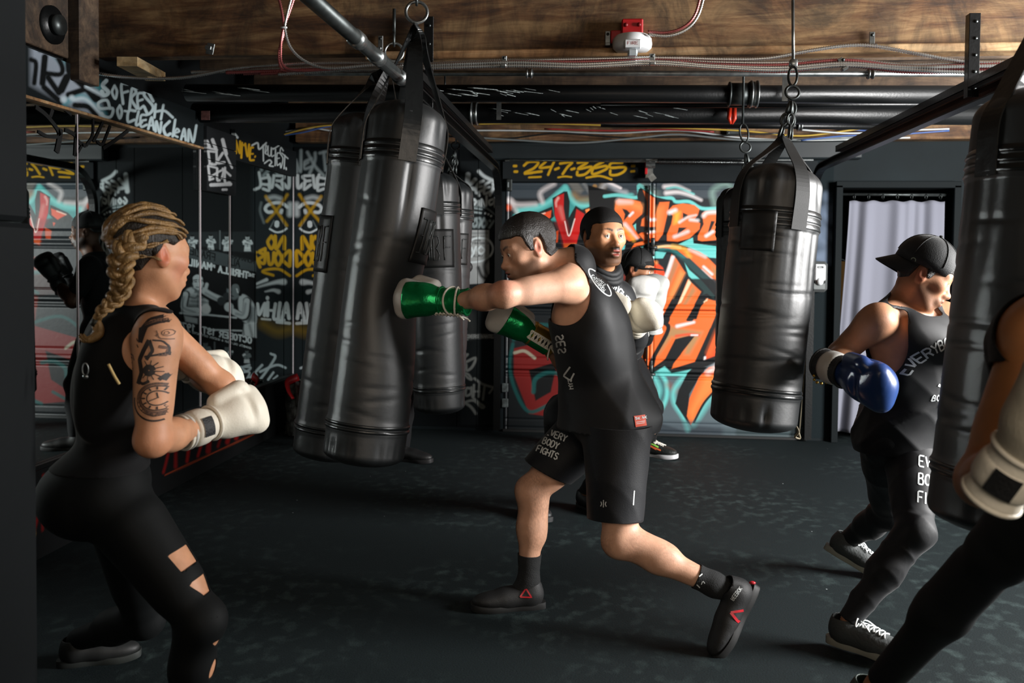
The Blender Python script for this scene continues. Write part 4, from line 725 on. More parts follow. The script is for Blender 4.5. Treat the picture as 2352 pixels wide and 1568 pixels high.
# ================================================================== ceiling: beams, pipes, cables
def bar_px(g, u0, v0, u1, v1, y, r, n=12, ext=0):
    a, b = P(u0, v0, y), P(u1, v1, y); d = (b-a); g.tube([a-d*ext, b+d*ext], r, n); return a, b
YB = 4.14
a, b = P(60, 128, YB), P(2500, 128, YB)
zb0 = P(1500, 112, YB)[2]
bm = G(); bm.box(((a[0]+b[0])/2, YB+.05, zb0+.25), (b[0]-a[0]+.2, .09, .5), bev=.006)
bm.obj('trim_8', wood_beam, kind='structure', smooth=False)
zl0 = P(1500, 131, YB)[2]
G().box(((a[0]+b[0])/2+.9, YB+.02, (zb0+zl0)/2), (b[0]-a[0]-1.7, .11, zb0-zl0), bev=.005).obj('trim_9', wood_pale, kind='structure', smooth=False)
for i, (yy, zz_, h_) in enumerate(((4.95, 2.47, .3), (5.75, 2.47, .3), (6.4, 2.50, .28))):
    G().box(((XM+XR)/2, yy, zz_+h_/2), (XR-XM-.3, .045, h_), bev=.004).obj('ceiling_joist', wood_dark, smooth=False, kind='structure', label=None)
def pipe(name, label, u0, v0, u1, v1, y, r, m, cat_='pipe', couplings=(), glints=()):
    a, b = P(u0, v0, y), P(u1, v1, y)
    t = thing(name, label, cat_, (a+b)/2); G().tube([a, b], r, 20).obj('tube', m, t)
    d = unit(b-a)
    for f_, ln, rr, mm in couplings:
        c = a+(b-a)*f_; g = G(); g.tube([c-d*ln/2, c+d*ln/2], r*rr, 20); g.torus(c-d*ln/2, d, r*rr, .006); g.torus(c+d*ln/2, d, r*rr, .006); g.obj('coupling', mm, t)
    sp = mat('pipe_glint', srgb(176, 186, 186), .7, bump=(60, .6))  # bright reflections on the pipes, put in as raised pale streaks
    for f_, ln, seed in glints:
        rr = np.random.default_rng(seed); c = a+(b-a)*f_; g = G()
        for k in range(7):
            s0 = rr.uniform(-.5, .5)*ln; L_ = rr.uniform(.05, .28)*ln; an = rr.uniform(.9, 1.9); w_ = rr.uniform(.003, .010)
            pts = [c+d*(s0+q*L_)+V(0, -math.sin(an+q*.3)*r*1.01, math.cos(an+q*.3)*r*1.01) for q in np.linspace(0, 1, 5)]
            g.tube(pts, np.array([.3, 1, .8, .5, .2])*w_, 6, flat=.4)
        g.obj('glint_streak', sp, t, kind='stuff')
    return t, a, b
pipe('ceiling_pipe', 'black iron pipe just behind the bright conduit, with a grey coupling', 430, 213, 2330, 218, 4.6, .046, black_metal, couplings=((.688, .10, 1.25, dull_steel), (.705, .03, 1.4, steel)), glints=((.36, .6, 1), (.42, .35, 2), (.33, .4, 9), (.05, .5, 5)))
pipe('ceiling_pipe', 'thick black iron pipe lowest under the joists, carrying the red clamp', 380, 259, 2400, 263, 5.2, .060, black_metal, couplings=((.375, .03, 1.1, steel),), glints=((.44, .5, 3), (.56, .4, 4), (.50, .3, 6)))
pipe('ceiling_pipe', 'slim black pipe between the two thick pipes', 1380, 241, 2330, 238, 5.0, .018, black_metal)
pipe('conduit', 'bright steel conduit running under the bundle of armoured cables', 700, 168, 2352, 170, 4.22, .013, steel, 'conduit', couplings=((.33, .02, 1.4, steel), (.80, .02, 1.5, steel)))
pipe('cable_tray_bar', 'thin dark bar above the coloured wires, beside the grey junction box', 1380, 285, 2080, 291, 5.9, .022, black_metal, 'bar', couplings=((.66, .02, 1.4, steel),))
pipe('ceiling_pipe', 'galvanised pipe slanting up behind the ring of the large tilted bag', 0, 0, 1, 1, 2, .001, dull_steel).__class__
o = bpy.data.objects['ceiling_pipe.003']
for ch in list(o.children): bpy.data.objects.remove(ch)
a = P(690, -25, 2.25); b = P(935, 192, 3.55); o.location = [float(x) for x in (a+b)/2]
G().tube([a, b], .024, 16).obj('tube', dull_steel, o); d = unit(b-a)
for f_ in (.42, .62, .9):
    c = a+(b-a)*f_; G().tube([c-d*.03, c+d*.03], .029, 16).obj('coupling', steel, o)
# vertical strap hangers
def strap_px(root, u, v0, v1, y, w_=.028):
    a, b = P(u, v0, y), P(u, v1, y); G().box((a+b)/2, (w_, .004, abs(a[2]-b[2]))).obj('strap_hanger', steel, root, smooth=False)
strap_px(bpy.data.objects['ceiling_pipe.001'], 1146, 228, 275, 5.12); strap_px(bpy.data.objects['ceiling_pipe'], 1803, 172, 232, 4.54)
# armoured cables
red_arm = mat('red_armoured_cable', srgb(196, 112, 112), .3, metal=.7); sil_arm = mat('silver_armoured_cable', srgb(225, 225, 222), .25, metal=.85)
arm_lab = dict()
def cable_w(pts, r, name, label, m, group=None, pitch=.0105, n=7):
    p = cat(pts, 10); L_ = np.concatenate([[0], np.cumsum(np.linalg.norm(np.diff(p, axis=0), axis=1))])
    s_ = np.arange(0, L_[-1], pitch/2); q = np.stack([np.interp(s_, L_, p[:, k]) for k in range(3)], 1)
    rr = np.where(np.arange(len(s_)) % 2 == 0, r, r*.62)
    g = G(); g.tube(q, rr, n); o = g.obj(name, m); tag(o, label, 'cable', group); return o
def cable(uv, y, r, name, label, m, group=None, **k):
    ys = np.broadcast_to(np.asarray(y, float), (len(uv),)); return cable_w([P(u, v, yy) for (u, v), yy in zip(uv, ys)], r, name, label, m, group, **k)
YC = 4.05
cable([(205, 166), (300, 178), (420, 178), (560, 155), (760, 145), (980, 147), (1250, 138), (1500, 133), (1660, 136), (1760, 134), (1850, 118), (1940, 105), (2010, 106), (2110, 124), (2230, 143), (2400, 146)], YC, .0095, 'armoured_cable', 'bright silver armoured cable arching up to the clip on the beam', sil_arm)
cs = [(148, 150, 146, 'silver armoured cable second from top in the bundle under the beam', sil_arm), (150, 154, 150, 'red armoured cable second from top of the bundle', red_arm), (153, 158, 153, 'silver armoured cable in the middle of the bundle', sil_arm), (156, 161, 158, 'red armoured cable low in the bundle', red_arm), (158, 166, 163, 'lowest red armoured cable of the bundle, sagging above the conduit', red_arm), (160, 163, 168, 'lowest silver armoured cable of the bundle', sil_arm)]
for i, (v0, v1, v2, lb, m_) in enumerate(cs):
    rr = np.random.default_rng(i+20); w_ = lambda: rr.uniform(-2.0, 2.0)
    x0 = [440, 520, 660, 560, 600, 640][i]
    cable([(x0, 166+i), (760, 156+i*1.5+w_()), (900, 151+i*2+w_()), (1160, v0-8+w_()), (1330, v0-6+w_()), (1500, v0-12+w_()), (1640, v0-4+w_()), (1790, v1-4+w_()), (1940, v1-14+w_()), (2080, v1-2+w_()), (2230, v2-1+w_()), (2420, v2-6+w_())], YC+.02-.023*(i % 3), .0098, 'armoured_cable', lb, m_)
cable([(632, -30), (646, 20), (652, 70), (641, 120), (646, 156), (668, 163), (760, 160)], YC-.03, .008, 'armoured_cable', 'red armoured cable dropping by the tie at the top and turning along the beam', red_arm)
cable([(684, -30), (664, 30), (651, 66), (645, 110), (650, 150), (690, 162), (800, 154)], YC-.05, .008, 'armoured_cable', 'red armoured cable crossing the other drop cable at the tie', red_arm)
cable([(676, -30), (658, 40), (655, 70), (668, 110), (700, 140), (750, 156), (840, 150), (880, 147)], YC-.08, .008, 'armoured_cable', 'silver armoured cable curling out below the tie', sil_arm)
tag(G().box(P(652, 63, YC-.1), (.03, .012, .008), bev=.002).obj('cable_tie', white_plastic), 'small white tie holding the dropping armoured cables', 'cable tie')
cable([(1488, 72), (1530, 75), (1570, 62), (1596, 34), (1612, -20)], YC-.03, .008, 'armoured_cable', 'red armoured cable rising from the red alarm box', red_arm)
cable([(1488, 79), (1536, 82), (1578, 66), (1604, 34), (1620, -20)], YC-.05, .008, 'armoured_cable', 'second armoured cable rising beside the red one from the alarm box', sil_arm)
def clip(u, v, y, h, lab, tilt=0.):
    q = P(u, v, y); t = thing('cable_clip', lab, 'clip', q)
    c, s_ = math.cos(tilt), math.sin(tilt); R = [(c, 0, s_), (0, 1, 0), (-s_, 0, c)]
    G().box(q, (.024, .004, h), R, bev=.002).box(q+V(0, -.022, -h*.42), (.026, .03, .014), R, bev=.003).obj('plate', steel, t, smooth=False)
    G().tube([q+V(0, -.007, h*.3), q+V(0, .002, h*.3)], .007, 10).obj('screw', dull_steel, t)
clip(1396, 90, YB-.01, .075, 'steel strap clip left bare beside the red fire alarm')
clip(2003, 92, YB-.01, .075, 'steel strap clip holding the arching silver cable')
clip(1158, 142, YC-.02, .055, 'steel strap clip round the cable bundle nearest the large tilted bag'); clip(1498, 137, YC-.02, .055, 'steel strap clip round the bundle under the fire alarm'); clip(1936, 147, YC-.02, .06, 'tilted steel strap clip round the bundle above the hanging bags', .5); clip(874, 100, YB-.01, .075, 'steel strap clip behind the slanting pipe'); clip(945, 152, YC-.02, .05, 'small steel clip behind the straps of the large bag')
q = P(483, 112, YB-.02); g = G(); g.box(q, (.04, .006, .055), [(.96, 0, -.2), (0, 1, 0), (.2, 0, .96)], bev=.002).box(q+V(.0, -.014, .0), (.034, .026, .02), [(.96, 0, -.2), (0, 1, 0), (.2, 0, .96)], bev=.003); tag(g.obj('cable_clip', steel, smooth=False), 'bent steel clip alone on the dark end of the beam', 'clip')
# fire alarm
fa = thing('fire_alarm', 'red and white fire alarm strobe mounted on the brown beam', 'fire alarm', P(1452, 90, YB))
q = P(1452, 68, YB-.03); G().box(q, (.098, .07, .085), bev=.006).obj('back_box', red_paint, fa, smooth=False)
for sx in (-1, 1):
    G().tube([q+V(sx*.03, -.045, .012), q+V(sx*.03, -.034, .012)], .009, 12).obj('knockout', mat('dark_red', srgb(130, 14, 20), .5), fa)
q2 = P(1415, 86, YB-.02); G().box(q2, (.05, .03, .06), bev=.004).obj('side_bracket', red_paint, fa, smooth=False)
q = P(1452, 102, YB-.07); g = G()
t = np.linspace(0, 2*math.pi, 33)[:-1]; prof = [(.0, .03), (.075, .03), (.088, .018), (.091, .0), (.088, -.014), (.074, -.024), (0, -.026)]
v = [q+V(r_*math.cos(a_), r_*math.sin(a_), h_*1.25) for r_, h_ in prof for a_ in t]; f = [[i*32+j, i*32+(j+1) % 32, (i+1)*32+(j+1) % 32, (i+1)*32+j] for i in range(len(prof)-1) for j in range(32)]
g.add(v, f).obj('alarm_disc', white_plastic, fa, sharp=40)
G().box(q+V(.0, -.075, -.018), (.075, .05, .035), bev=.005).obj('front_plate', white_plastic, fa, smooth=False)
G().box(q+V(.0, -.07, -.055), (.045, .05, .03), bev=.008).obj('strobe_lens', mat('clear_lens', srgb(170, 178, 182), .15, coat=.5), fa, smooth=False)
LET = mat('red_print', srgb(150, 40, 40), .6)
def ribbon_text(txt, o, ex, ey, wd, nrm, m, name, parent, gap=.3, wid=.62, label=None):
    g = G(); o = np.asarray(o, float); nrm = np.asarray(nrm, float)
    for st in lettering(txt, (0, 0), (1, 0), (0, 1), gap, wid):
        p = np.array([o+np.asarray(ex)*a_+np.asarray(ey)*b_ for a_, b_ in st]); T = np.gradient(p, axis=0); T /= np.linalg.norm(T, axis=1)[:, None]+1e-9; N = np.cross(T, nrm)
        n = len(p); v = np.concatenate([p+N*wd/2, p-N*wd/2]); g.add(v, [[i, i+1, n+i+1, n+i] for i in range(n-1)])
    return g.obj(name, m, parent, smooth=False, label=label)
ribbon_text('FIRE', q+V(-.024, -.1006, -.025), V(.016, 0, 0), V(0, 0, .014), .0022, V(0, -1, 0), LET, 'lettering', fa, .5, .6)
# red clamp, junction box, wires
q = P(1680, 258, 5.12); rc = thing('pipe_clamp', 'small red clamp hooked over the lowest black pipe', 'clamp', q)
rp = mat('red_clamp_paint', srgb(214, 60, 36), .35)
G().box(q+V(0, 0, .03), (.035, .05, .05), bev=.01).tube([q+V(-.012, -.02, .02), q+V(-.016, -.025, -.04), q+V(-.004, -.02, -.07)], [.014, .013, .006], 8).tube([q+V(.012, -.02, .02), q+V(.014, -.025, -.04), q+V(.002, -.02, -.07)], [.014, .013, .006], 8).obj('jaw', rp, rc)
G().torus(q+V(0, -.005, .065), V(0, 1, 0), .016, .006).obj('handle', black_metal, rc)
q = P(1683, 300, D-.145); G2 = thing('junction_box', 'grey junction box fixed to the ledger below the red clamp', 'junction box', q); G().box(q, (.10, .05, .07), bev=.004).obj('body', dull_steel, G2, smooth=False)
for sx in (-1, 1): G().tube([q+V(sx*.035, -.03, sx*.02), q+V(sx*.035, -.024, sx*.02)], .006, 8).obj('screw', steel, G2)
wc_ = {'blue': srgb(60, 90, 150), 'white': srgb(190, 195, 195), 'yellow': srgb(180, 150, 60), 'black': srgb(20, 22, 22), 'grey': srgb(110, 116, 116), 'red': srgb(140, 40, 40)}
YWR = D-.16
wires = [('white', [(990, 300), (1200, 300), (1400, 306), (1560, 300), (1700, 316), (1860, 322), (2090, 316)], 'thin white wire sagging along the ledger'), ('blue', [(1440, 289), (1580, 278), (1800, 276), (1960, 298), (2080, 304)], 'blue wire above the others along the ledger'), ('yellow', [(1090, 285), (1230, 283), (1500, 292), (1700, 300), (1840, 312), (1980, 296), (2060, 298)], 'yellow wire along the ledger'), ('black', [(1000, 312), (1160, 318), (1280, 306), (1440, 316), (1640, 312), (1790, 306)], 'black wire looping along the ledger'), ('grey', [(1040, 312), (1190, 322), (1330, 328), (1470, 316), (1560, 309), (1720, 322), (1960, 316)], 'grey armoured wire, lowest on the ledger'), ('white', [(1830, 297), (1950, 306), (2060, 300), (2180, 296)], 'short white wire beside the black bar'), ('blue', [(1840, 322), (1940, 312), (2040, 310), (2180, 300)], 'blue wire, lowest beside the long channel track'), ('red', [(1250, 296), (1400, 300), (1540, 298), (1640, 303)], 'thin red wire along the ledger'), ('white', [(560, 320), (700, 296), (760, 300), (800, 300)], 'white wire in the dark corner above the mirror'), ('blue', [(600, 318), (690, 305), (760, 290), (850, 288)], 'blue wire in the dark corner above the mirror'), ('yellow', [(640, 312), (720, 292), (800, 286), (880, 285)], 'yellow wire in the dark corner above the mirror')]
for iw, (cname, uv, lb) in enumerate(wires):
    p = cat([P(u, v, YWR-.016*(iw % 8)) for u, v in uv], 8); o = G().tube(p, .0065 if cname != 'grey' else .008, 6).obj('wire', mat(cname+'_wire', wc_[cname], .45)); tag(o, lb, 'wire')
# piece of fresh timber nailed under the beam
q0 = P(265, 152, 3.98); tb = G(); ax = unit(P(341, 168, 4.25)-P(281, 136, 3.95)); sd = unit(np.cross(ax, V(0, 0, 1)))
c = (P(281, 145, 3.95)+P(341, 172, 4.3))/2; tb.box(c-sd*(-.03), (.34, .10, .045), [ax, sd, np.cross(sd, ax)*-1], bev=.002)
tag(tb.obj('timber_offcut', wood_fresh, smooth=False), 'pale timber offcut sticking out from under the dark beam', 'timber')
q = P(472, 265, 5.12); tag(G().box(q, (.055, .004, .055), bev=.001).obj('wall_sticker', mat('faded_sticker', srgb(120, 80, 76), .6, var=(60, .5)), smooth=False), 'faded red sticker on the dark pipe near the mirror corner', 'sticker')
# ================================================================== punch bags
def frame(ax):
    a = unit(ax); r = unit(np.cross(V(0, 1, 0), a)); return r, np.cross(a, r), a
EBF = [[(-.95, .62), (-.62, .62), (-.62, -.62), (-.95, -.62)], [(-.9, 0), (-.62, 0)], [(-.30, .62), (-.30, -.62)], [(-.18, .62), (-.18, -.62)], [(-.06, .62), (.20, .62), (.26, .3), (.1, 0), (.26, -.3), (.20, -.62), (-.06, -.62), (-.06, .62)], [(-.06, 0), (.1, 0)], [(.55, -.62), (.55, .62), (.95, .62)], [(.55, .05), (.9, .05)]]
def bag(label, top, bot, r, patch=None, dent=None, anchor=None, chain='straps', seed=0, name='punch_bag', patch_h=.30, patch_w=.26, bulge=0., strap_az=(20, 110, 200, 290), letters=True):
    top, bot = np.asarray(top, float), np.asarray(bot, float); ax = top-bot; L_ = np.linalg.norm(ax); rr_, ff, aa = frame(ax); rng = np.random.default_rng(seed)
    t = thing(name, label, 'punch bag', bot, 'black leather punch bags')
    ns, nt = 150, 96; th = np.arange(nt)*2*math.pi/nt
    s = np.linspace(0, 1, ns); s = np.concatenate([[0, .0006, .003, .007, .013], s[3:-4], [.987, .993, .997, .9994, 1]]); ns = len(s)
    R = np.full((ns, nt), r); z = s*L_
    edge = .05
    lo = np.clip(z/edge, 0, 1); hi = np.clip((L_-z)/(.09), 0, 1)
    prof = np.sqrt(1-(1-lo)**2)*np.sqrt(1-(1-hi)**2*.96)
    prof[0] = 0; prof[-1] = .05
    R = R*prof[:, None]*(1+bulge*np.sin(math.pi*s))[:, None]
    # folds: long ones under the top band, crinkles by the bottom, shallow creases across
    for k in range(26):
        a0 = rng.uniform(0, 2*math.pi); wd = rng.uniform(.05, .13); dth = np.angle(np.exp(1j*(th-a0)))
        e = np.exp(-(dth/wd)**2)[None]*(np.exp(-((z-(L_-.34))/.16)**2)*(z < L_-.26))[:, None]; R -= e*rng.uniform(.001, .006)
        a0 = rng.uniform(0, 2*math.pi); dth = np.angle(np.exp(1j*(th-a0))); e = np.exp(-(dth/.10)**2)[None]*np.exp(-((z-(L_-.09))/.07)**2)[:, None]; R += e*rng.uniform(-.010, .006)
        a0 = rng.uniform(0, 2*math.pi); dth = np.angle(np.exp(1j*(th-a0))); e = np.exp(-(dth/.06)**2)[None]*np.exp(-((z-.07)/.04)**2)[:, None]; R -= e*rng.uniform(.001, .006)
    for k in range(46):
        z0 = rng.uniform(.1, .75)*L_; a0 = rng.uniform(0, 2*math.pi); sl = rng.uniform(-.03, .03); dth = np.angle(np.exp(1j*(th-a0)))
        d_ = z[:, None]-z0-sl*dth[None]; R += -.0035*np.exp(-(d_/.008)**2)*np.exp(-(dth/.45)**2)[None]
    for zb in (L_-.20, L_-.225, L_-.25, .16, .145, .175): R += (.004*np.exp(-((z-zb)/.007)**2))[:, None]
    pts = bot+z[:, None, None]*aa+R[..., None]*(np.cos(th)[None, :, None]*rr_+np.sin(th)[None, :, None]*ff)
    if dent is not None:
        c_, dirn, dep, wd = dent; d_ = np.linalg.norm((pts-c_)*np.array([1, 1, 1.0]), axis=-1); pts = pts+np.asarray(dirn)*(dep*np.exp(-(d_/wd)**2))[..., None]
    i = np.arange(ns*nt).reshape(ns, nt); f = np.stack([i[:-1], np.roll(i[:-1], -1, 1), np.roll(i[1:], -1, 1), i[1:]], -1).reshape(-1, 4)
    mesh('body', pts.reshape(-1, 3), f, leather, t)
    def at_(zv, az, off=.0):   # a point on the bag surface
        k = np.interp(zv, z, np.arange(ns)); k0 = int(k); w_ = k-k0; j = (az % (2*math.pi))/(2*math.pi)*nt; j0 = int(j) % nt; jw = j-int(j)
        q = lambda a_: pts[a_, j0]*(1-jw)+pts[a_, (j0+1) % nt]*jw
        p_ = q(k0)*(1-w_)+q(min(k0+1, ns-1))*w_; return p_+(math.cos(az)*rr_+math.sin(az)*ff)*off
    def band(zc, h, nm):
        m_ = 5; v = []; hs = np.linspace(-h/2, h/2, m_)
        for zz_ in hs:
            for a_ in th: v.append(at_(zc+zz_, a_, .0035 if abs(zz_) < h*.4 else .0005))
        k = np.arange(m_*nt).reshape(m_, nt); f_ = np.stack([k[:-1], np.roll(k[:-1], -1, 1), np.roll(k[1:], -1, 1), k[1:]], -1).reshape(-1, 4); mesh(nm, v, f_, leather_shiny, t)
    for dz in (.192, .217, .242): band(L_-dz, .021, 'top_band')
    for dz in (.150, .168): band(dz, .014, 'bottom_band')
    if patch is not None:
        az, zc, pw, ph = patch; n_ = 12; v = []
        for iz in range(n_+1):
            for ia in range(n_+1): v.append(at_(zc+(iz/n_-.5)*ph, az+(ia/n_-.5)*pw/r, .0045))
        k = np.arange((n_+1)**2).reshape(n_+1, n_+1); f_ = np.stack([k[:-1, :-1], k[:-1, 1:], k[1:, 1:], k[1:, :-1]], -1).reshape(-1, 4)
        po = mesh('label_patch', v, f_, patch_black, t, smooth=True); so_ = po.modifiers.new('thickness', 'SOLIDIFY'); so_.thickness = .004; so_.offset = 0
        g = G()
        for st in (EBF if letters else ()):
            q_ = np.array(st); ss_ = np.concatenate([np.linspace(q_[i_], q_[i_+1], 8)[:-1] for i_ in range(len(q_)-1)]+[q_[-1:]])
            p3 = np.array([at_(zc+b_*ph*.5, az+a_*.42*pw/r, .0075) for a_, b_ in ss_]); g.tube(p3, .0035, 4)
        if letters: g.obj('patch_letters', patch_print, po)
    if anchor is not None:
        anchor = np.asarray(anchor, float); ring_c = anchor
        up_ = unit(anchor-top)
        for az in strap_az:
            az = math.radians(az); p0 = at_(L_-.26, az, .006); p1 = at_(L_-.12, az, .008); p2 = at_(L_-.035, az, .012); tp = ring_c-up_*(.05 if chain == 'straps' else .17)
            side = unit(np.cross(up_, p2-tp)); path = np.array([p0, p1, p2, p2*.5+tp*.5, tp+(p2-tp)*.12, tp])
            path = cat(path, 6); wd = np.interp(np.linspace(0, 1, len(path)), [0, .5, .85, 1], [.034, .034, .022, .012] if chain == 'straps' else [.03, .026, .02, .014])
            T = np.gradient(path, axis=0); T /= np.linalg.norm(T, axis=1)[:, None]; sd_ = np.cross(T, (path-(bot+aa*((path-bot)@aa)[:, None]))); sd_ /= np.linalg.norm(sd_, axis=1)[:, None]+1e-9; nn = np.cross(sd_, T)
            v = np.concatenate([path+sd_*wd[:, None]/1+nn*.002, path-sd_*wd[:, None]/1+nn*.002, path-sd_*wd[:, None]/1-nn*.002, path+sd_*wd[:, None]/1-nn*.002]); n_ = len(path)
            f_ = [[e*n_+i_, e*n_+i_+1, ((e+1) % 4)*n_+i_+1, ((e+1) % 4)*n_+i_] for e in range(4) for i_ in range(n_-1)]
            mesh('strap', v, f_, leather_shiny if chain == 'straps' else webbing, t, smooth=False)
        if chain == 'straps':
            G().torus(ring_c+V(0, 0, .0), V(.15, -1, .1), .043, .0065, 28, 8).obj('ring', steel, t)
            g = G(); g.torus(ring_c+V(.0, 0, .06), V(1, .2, 0), .022, .006, 16, 6, (V(0, 0, 1), 1.4)).tube([ring_c+V(0, 0, .08), ring_c+V(0, 0, .20)], .008, 8); g.obj('hook', dull_steel, t)
        else:
            for az in strap_az:
                az = math.radians(az); d_ = (math.cos(az)*rr_+math.sin(az)*ff)*.028; b0 = ring_c-up_*.175+d_; a0 = ring_c-up_*.035+d_*.15
                for k in range(3):
                    c_ = a0+(b0-a0)*(k+.5)/3; G().torus(c_, np.cross(b0-a0, V(1, 0, 0) if k % 2 else V(0, 1, 0)), .012, .0042, 12, 5, (b0-a0, 1.9)).obj('chain_link', dull_steel, t)
            G().torus(ring_c, V(.1, -1, .2), .026, .0055, 20, 6).obj('ring', dull_steel, t)
    return t, at_
def vchain(root, top, bot, n, r=.013):
    top, bot = np.asarray(top, float), np.asarray(bot, float)
    for k in range(n):
        c_ = top+(bot-top)*(k+.5)/n; G().torus(c_, V(1, 0, 0) if k % 2 else V(0, 1, 0), r, .0045, 14, 5, (bot-top, 1.9)).obj('chain_link', dull_steel, root)
def az_cam(p):    # azimuth on an upright bag that faces the camera
    d_ = (CAM-p)[:2]; return math.atan2(d_[1], d_[0])
def face(top, bot, du=0.):
    """azimuth (in the bag's own frame) facing the camera, turned by du radians to the viewer's right"""
    top, bot = np.asarray(top, float), np.asarray(bot, float); rr_, ff, aa = frame(top-bot); d_ = CAM-(top+bot)/2; return math.atan2(d_@ff, d_@rr_)+du
# 1 the large tilted bag being hit
Tp, Bt = P(942, 235, 3.42), P(832, 1068, 3.30); glove_c = P(950, 690, 3.34)
bag('large black leather bag tilted by the green and white glove that hits it', Tp, Bt, .158, patch=(face(Tp, Bt, 1.15), 1.395*.655, .15, .21), dent=(P(985, 690, 3.24), V(-.9, .35, 0), .070, .20), anchor=P(957, 28, 3.46), seed=2)
bag1 = bpy.data.objects['punch_bag']
# 2 bag hidden behind it
Tp2, Bt2 = P(850, 262, 4.0), P(752, 1055, 3.95)
bag('black leather bag half hidden behind the large tilted bag, beside the mirror', Tp2, Bt2, .165, patch=(face(Tp2, Bt2, -1.15), 1.0, .15, .26), anchor=P(905, 120, 4.02), seed=5)
# 3, 4 the pair further back
Tp3, Bt3 = P(995, 395, 5.05), P(1010, 950, 5.05)
bag('black leather bag with square letter patch, straight behind the punching arm', Tp3, Bt3, .150, patch=(face(Tp3, Bt3, -.02), 1.43*.68, .235, .22), anchor=P(1020, 262, 5.05), chain='chain', seed=8); b3 = bpy.data.objects['punch_bag.002']
Tp4, Bt4 = P(1036, 415, 5.55), P(1012, 940, 5.55)
bag('black leather bag showing only its far edge beside the KEEP GOING board', Tp4, Bt4, .150, patch=(face(Tp4, Bt4, .32), 1.45*.72, .19, .20), anchor=P(1046, 335, 5.55), chain='chain', seed=11); b4 = bpy.data.objects['punch_bag.003']
# 5, 6 the pair before the mural
Tp5, Bt5 = P(1793, 378, 3.42), P(1727, 990, 3.36)
bag('upright black leather bag with a blank square patch and rope, in front of the mural', Tp5, Bt5, .160, patch=(face(Tp5, Bt5, -.36), 1.02*.73, .13, .145), anchor=P(1820, 212, 3.42), chain='chain', seed=14, bulge=.03, letters=False); b5 = bpy.data.objects['punch_bag.004']
Tp6, Bt6 = P(1722, 425, 4.45), P(1716, 960, 4.45)
bag('black leather bag standing in shade behind the upright bag by the mural', Tp6, Bt6, .160, anchor=P(1712, 338, 4.45), chain='chain', seed=17); b6 = bpy.data.objects['punch_bag.005']
# chains and hooks overhead
vchain(b5, P(1820, 236, 3.42), P(1820, 262, 3.42), 1)
q0, q1_ = P(1822, 150, 3.46), P(1820, 200, 3.42)
G().torus((q0+q1_)/2, V(.3, 1, 0), .016, .005, 18, 6, (q1_-q0, 2.7)).obj('carabiner', dull_steel, b5)
q = P(1822, 146, 3.47); G().box(q, (.03, .03, .03), bev=.004).tube([q, q+V(0, .03, .25)], .006, 8).obj('eye_bolt', steel, b5)
q0, q1_ = P(1706, 285, 4.45), P(1712, 325, 4.45); G().torus((q0+q1_)/2, V(.2, 1, 0), .020, .005, 18, 6, (q1_-q0, 2.3)).obj('carabiner', dull_steel, b6); G().tube([q0, q0+V(0, .0, .75)], .006, 8).obj('hook', dull_steel, b6)
vchain(b3, P(1022, 215, 5.05), P(1020, 250, 5.05), 2); vchain(b4, P(1050, 300, 5.55), P(1047, 328, 5.55), 2)
G().tube([P(1022, 215, 5.05), P(1022, 170, 5.05)], .006, 6).obj('hook', dull_steel, b3); G().tube([P(1050, 300, 5.55), P(1050, 250, 5.55)], .006, 6).obj('hook', dull_steel, b4)
# rope and cord hanging by the upright bag
cord = mat('cord', srgb(150, 140, 118), .7)
tag(G().tube(cat([P(1813, 925, 3.6), P(1822, 965, 3.62), P(1834, 990, 3.66), P(1826, 1003, 3.68), P(1837, 1006, 3.7), P(1833, 990, 3.68)], 8), .0045, 6).obj('rope', cord), 'thin tan rope dangling from the bottom of the upright bag', 'rope')
tag(G().tube([P(1866, 645, D-.05), P(1835, 1003, D-.06)], .004, 5).obj('pull_cord', cord), 'thin pull cord hanging on the wall under the soap dispenser', 'cord')
# near bag at the edge: big, dark
Tp7, Bt7 = P(2430, 205, 2.44), P(2308, 1232, 2.38)
bag('big black bag closest to the camera, hiding half of the capped boxer', Tp7, Bt7, .192, anchor=P(2420, -60, 2.44), seed=23)
# padded post at the other edge
pp = thing('padded_post', 'black padded post at the edge of the frame beside the woman', 'post', (float(P(-60, 600, 1.75)[0]), 1.75, 0))
xe = float(P(86, 700, 2.01)[0]); padm = mat('pad_vinyl', srgb(12, 16, 18), .75, bump=(14, .15), spec=.2)
G().box((xe-.16, 1.86, .72), (.32, .30, 1.43), bev=.012).obj('lower_pad', padm, pp, smooth=False); G().box((xe-.165, 1.86, 2.12), (.31, .28, 1.36), bev=.012).obj('upper_pad', padm, pp, smooth=False)

# ================================================================== curtained doorway and dispenser
dr = G(); jm = mat('dark_jamb_paint', srgb(14, 20, 22), .75, spec=.15)
for x0 in (XC0, XC1): dr.box((x0, D+.03, .985), (.05, .20, 1.97), bev=.004)
dr.box(((XC0+XC1)/2, D+.03, 1.975), (XC1-XC0+.05, .20, .05), bev=.004)
d2 = thing('door_2', 'dark doorway with pale curtain', 'x', ((XC0+XC1)/2, D, 0)); del d2['category']; d2['kind'] = 'structure'; dr.obj('jamb', jm, d2, smooth=False)
G().box(((XC0+XC1)/2, D+1.2, 1.2), (2.4, .05, 2.4)).obj('wall_far', black_paint, smooth=False, kind='structure')
xs_c = np.linspace(0, 1, 121); zs_c = np.linspace(0, 1, 60); v = []
def cedge(s, v_): # s 0..1 across; v_ 0 top .. 1 bottom
    l = P(1951-42*v_**1.2, 462+530*v_, D-.02); r_ = P(2169-8*v_, 462+530*v_, D-.02); return l+(r_-l)*s
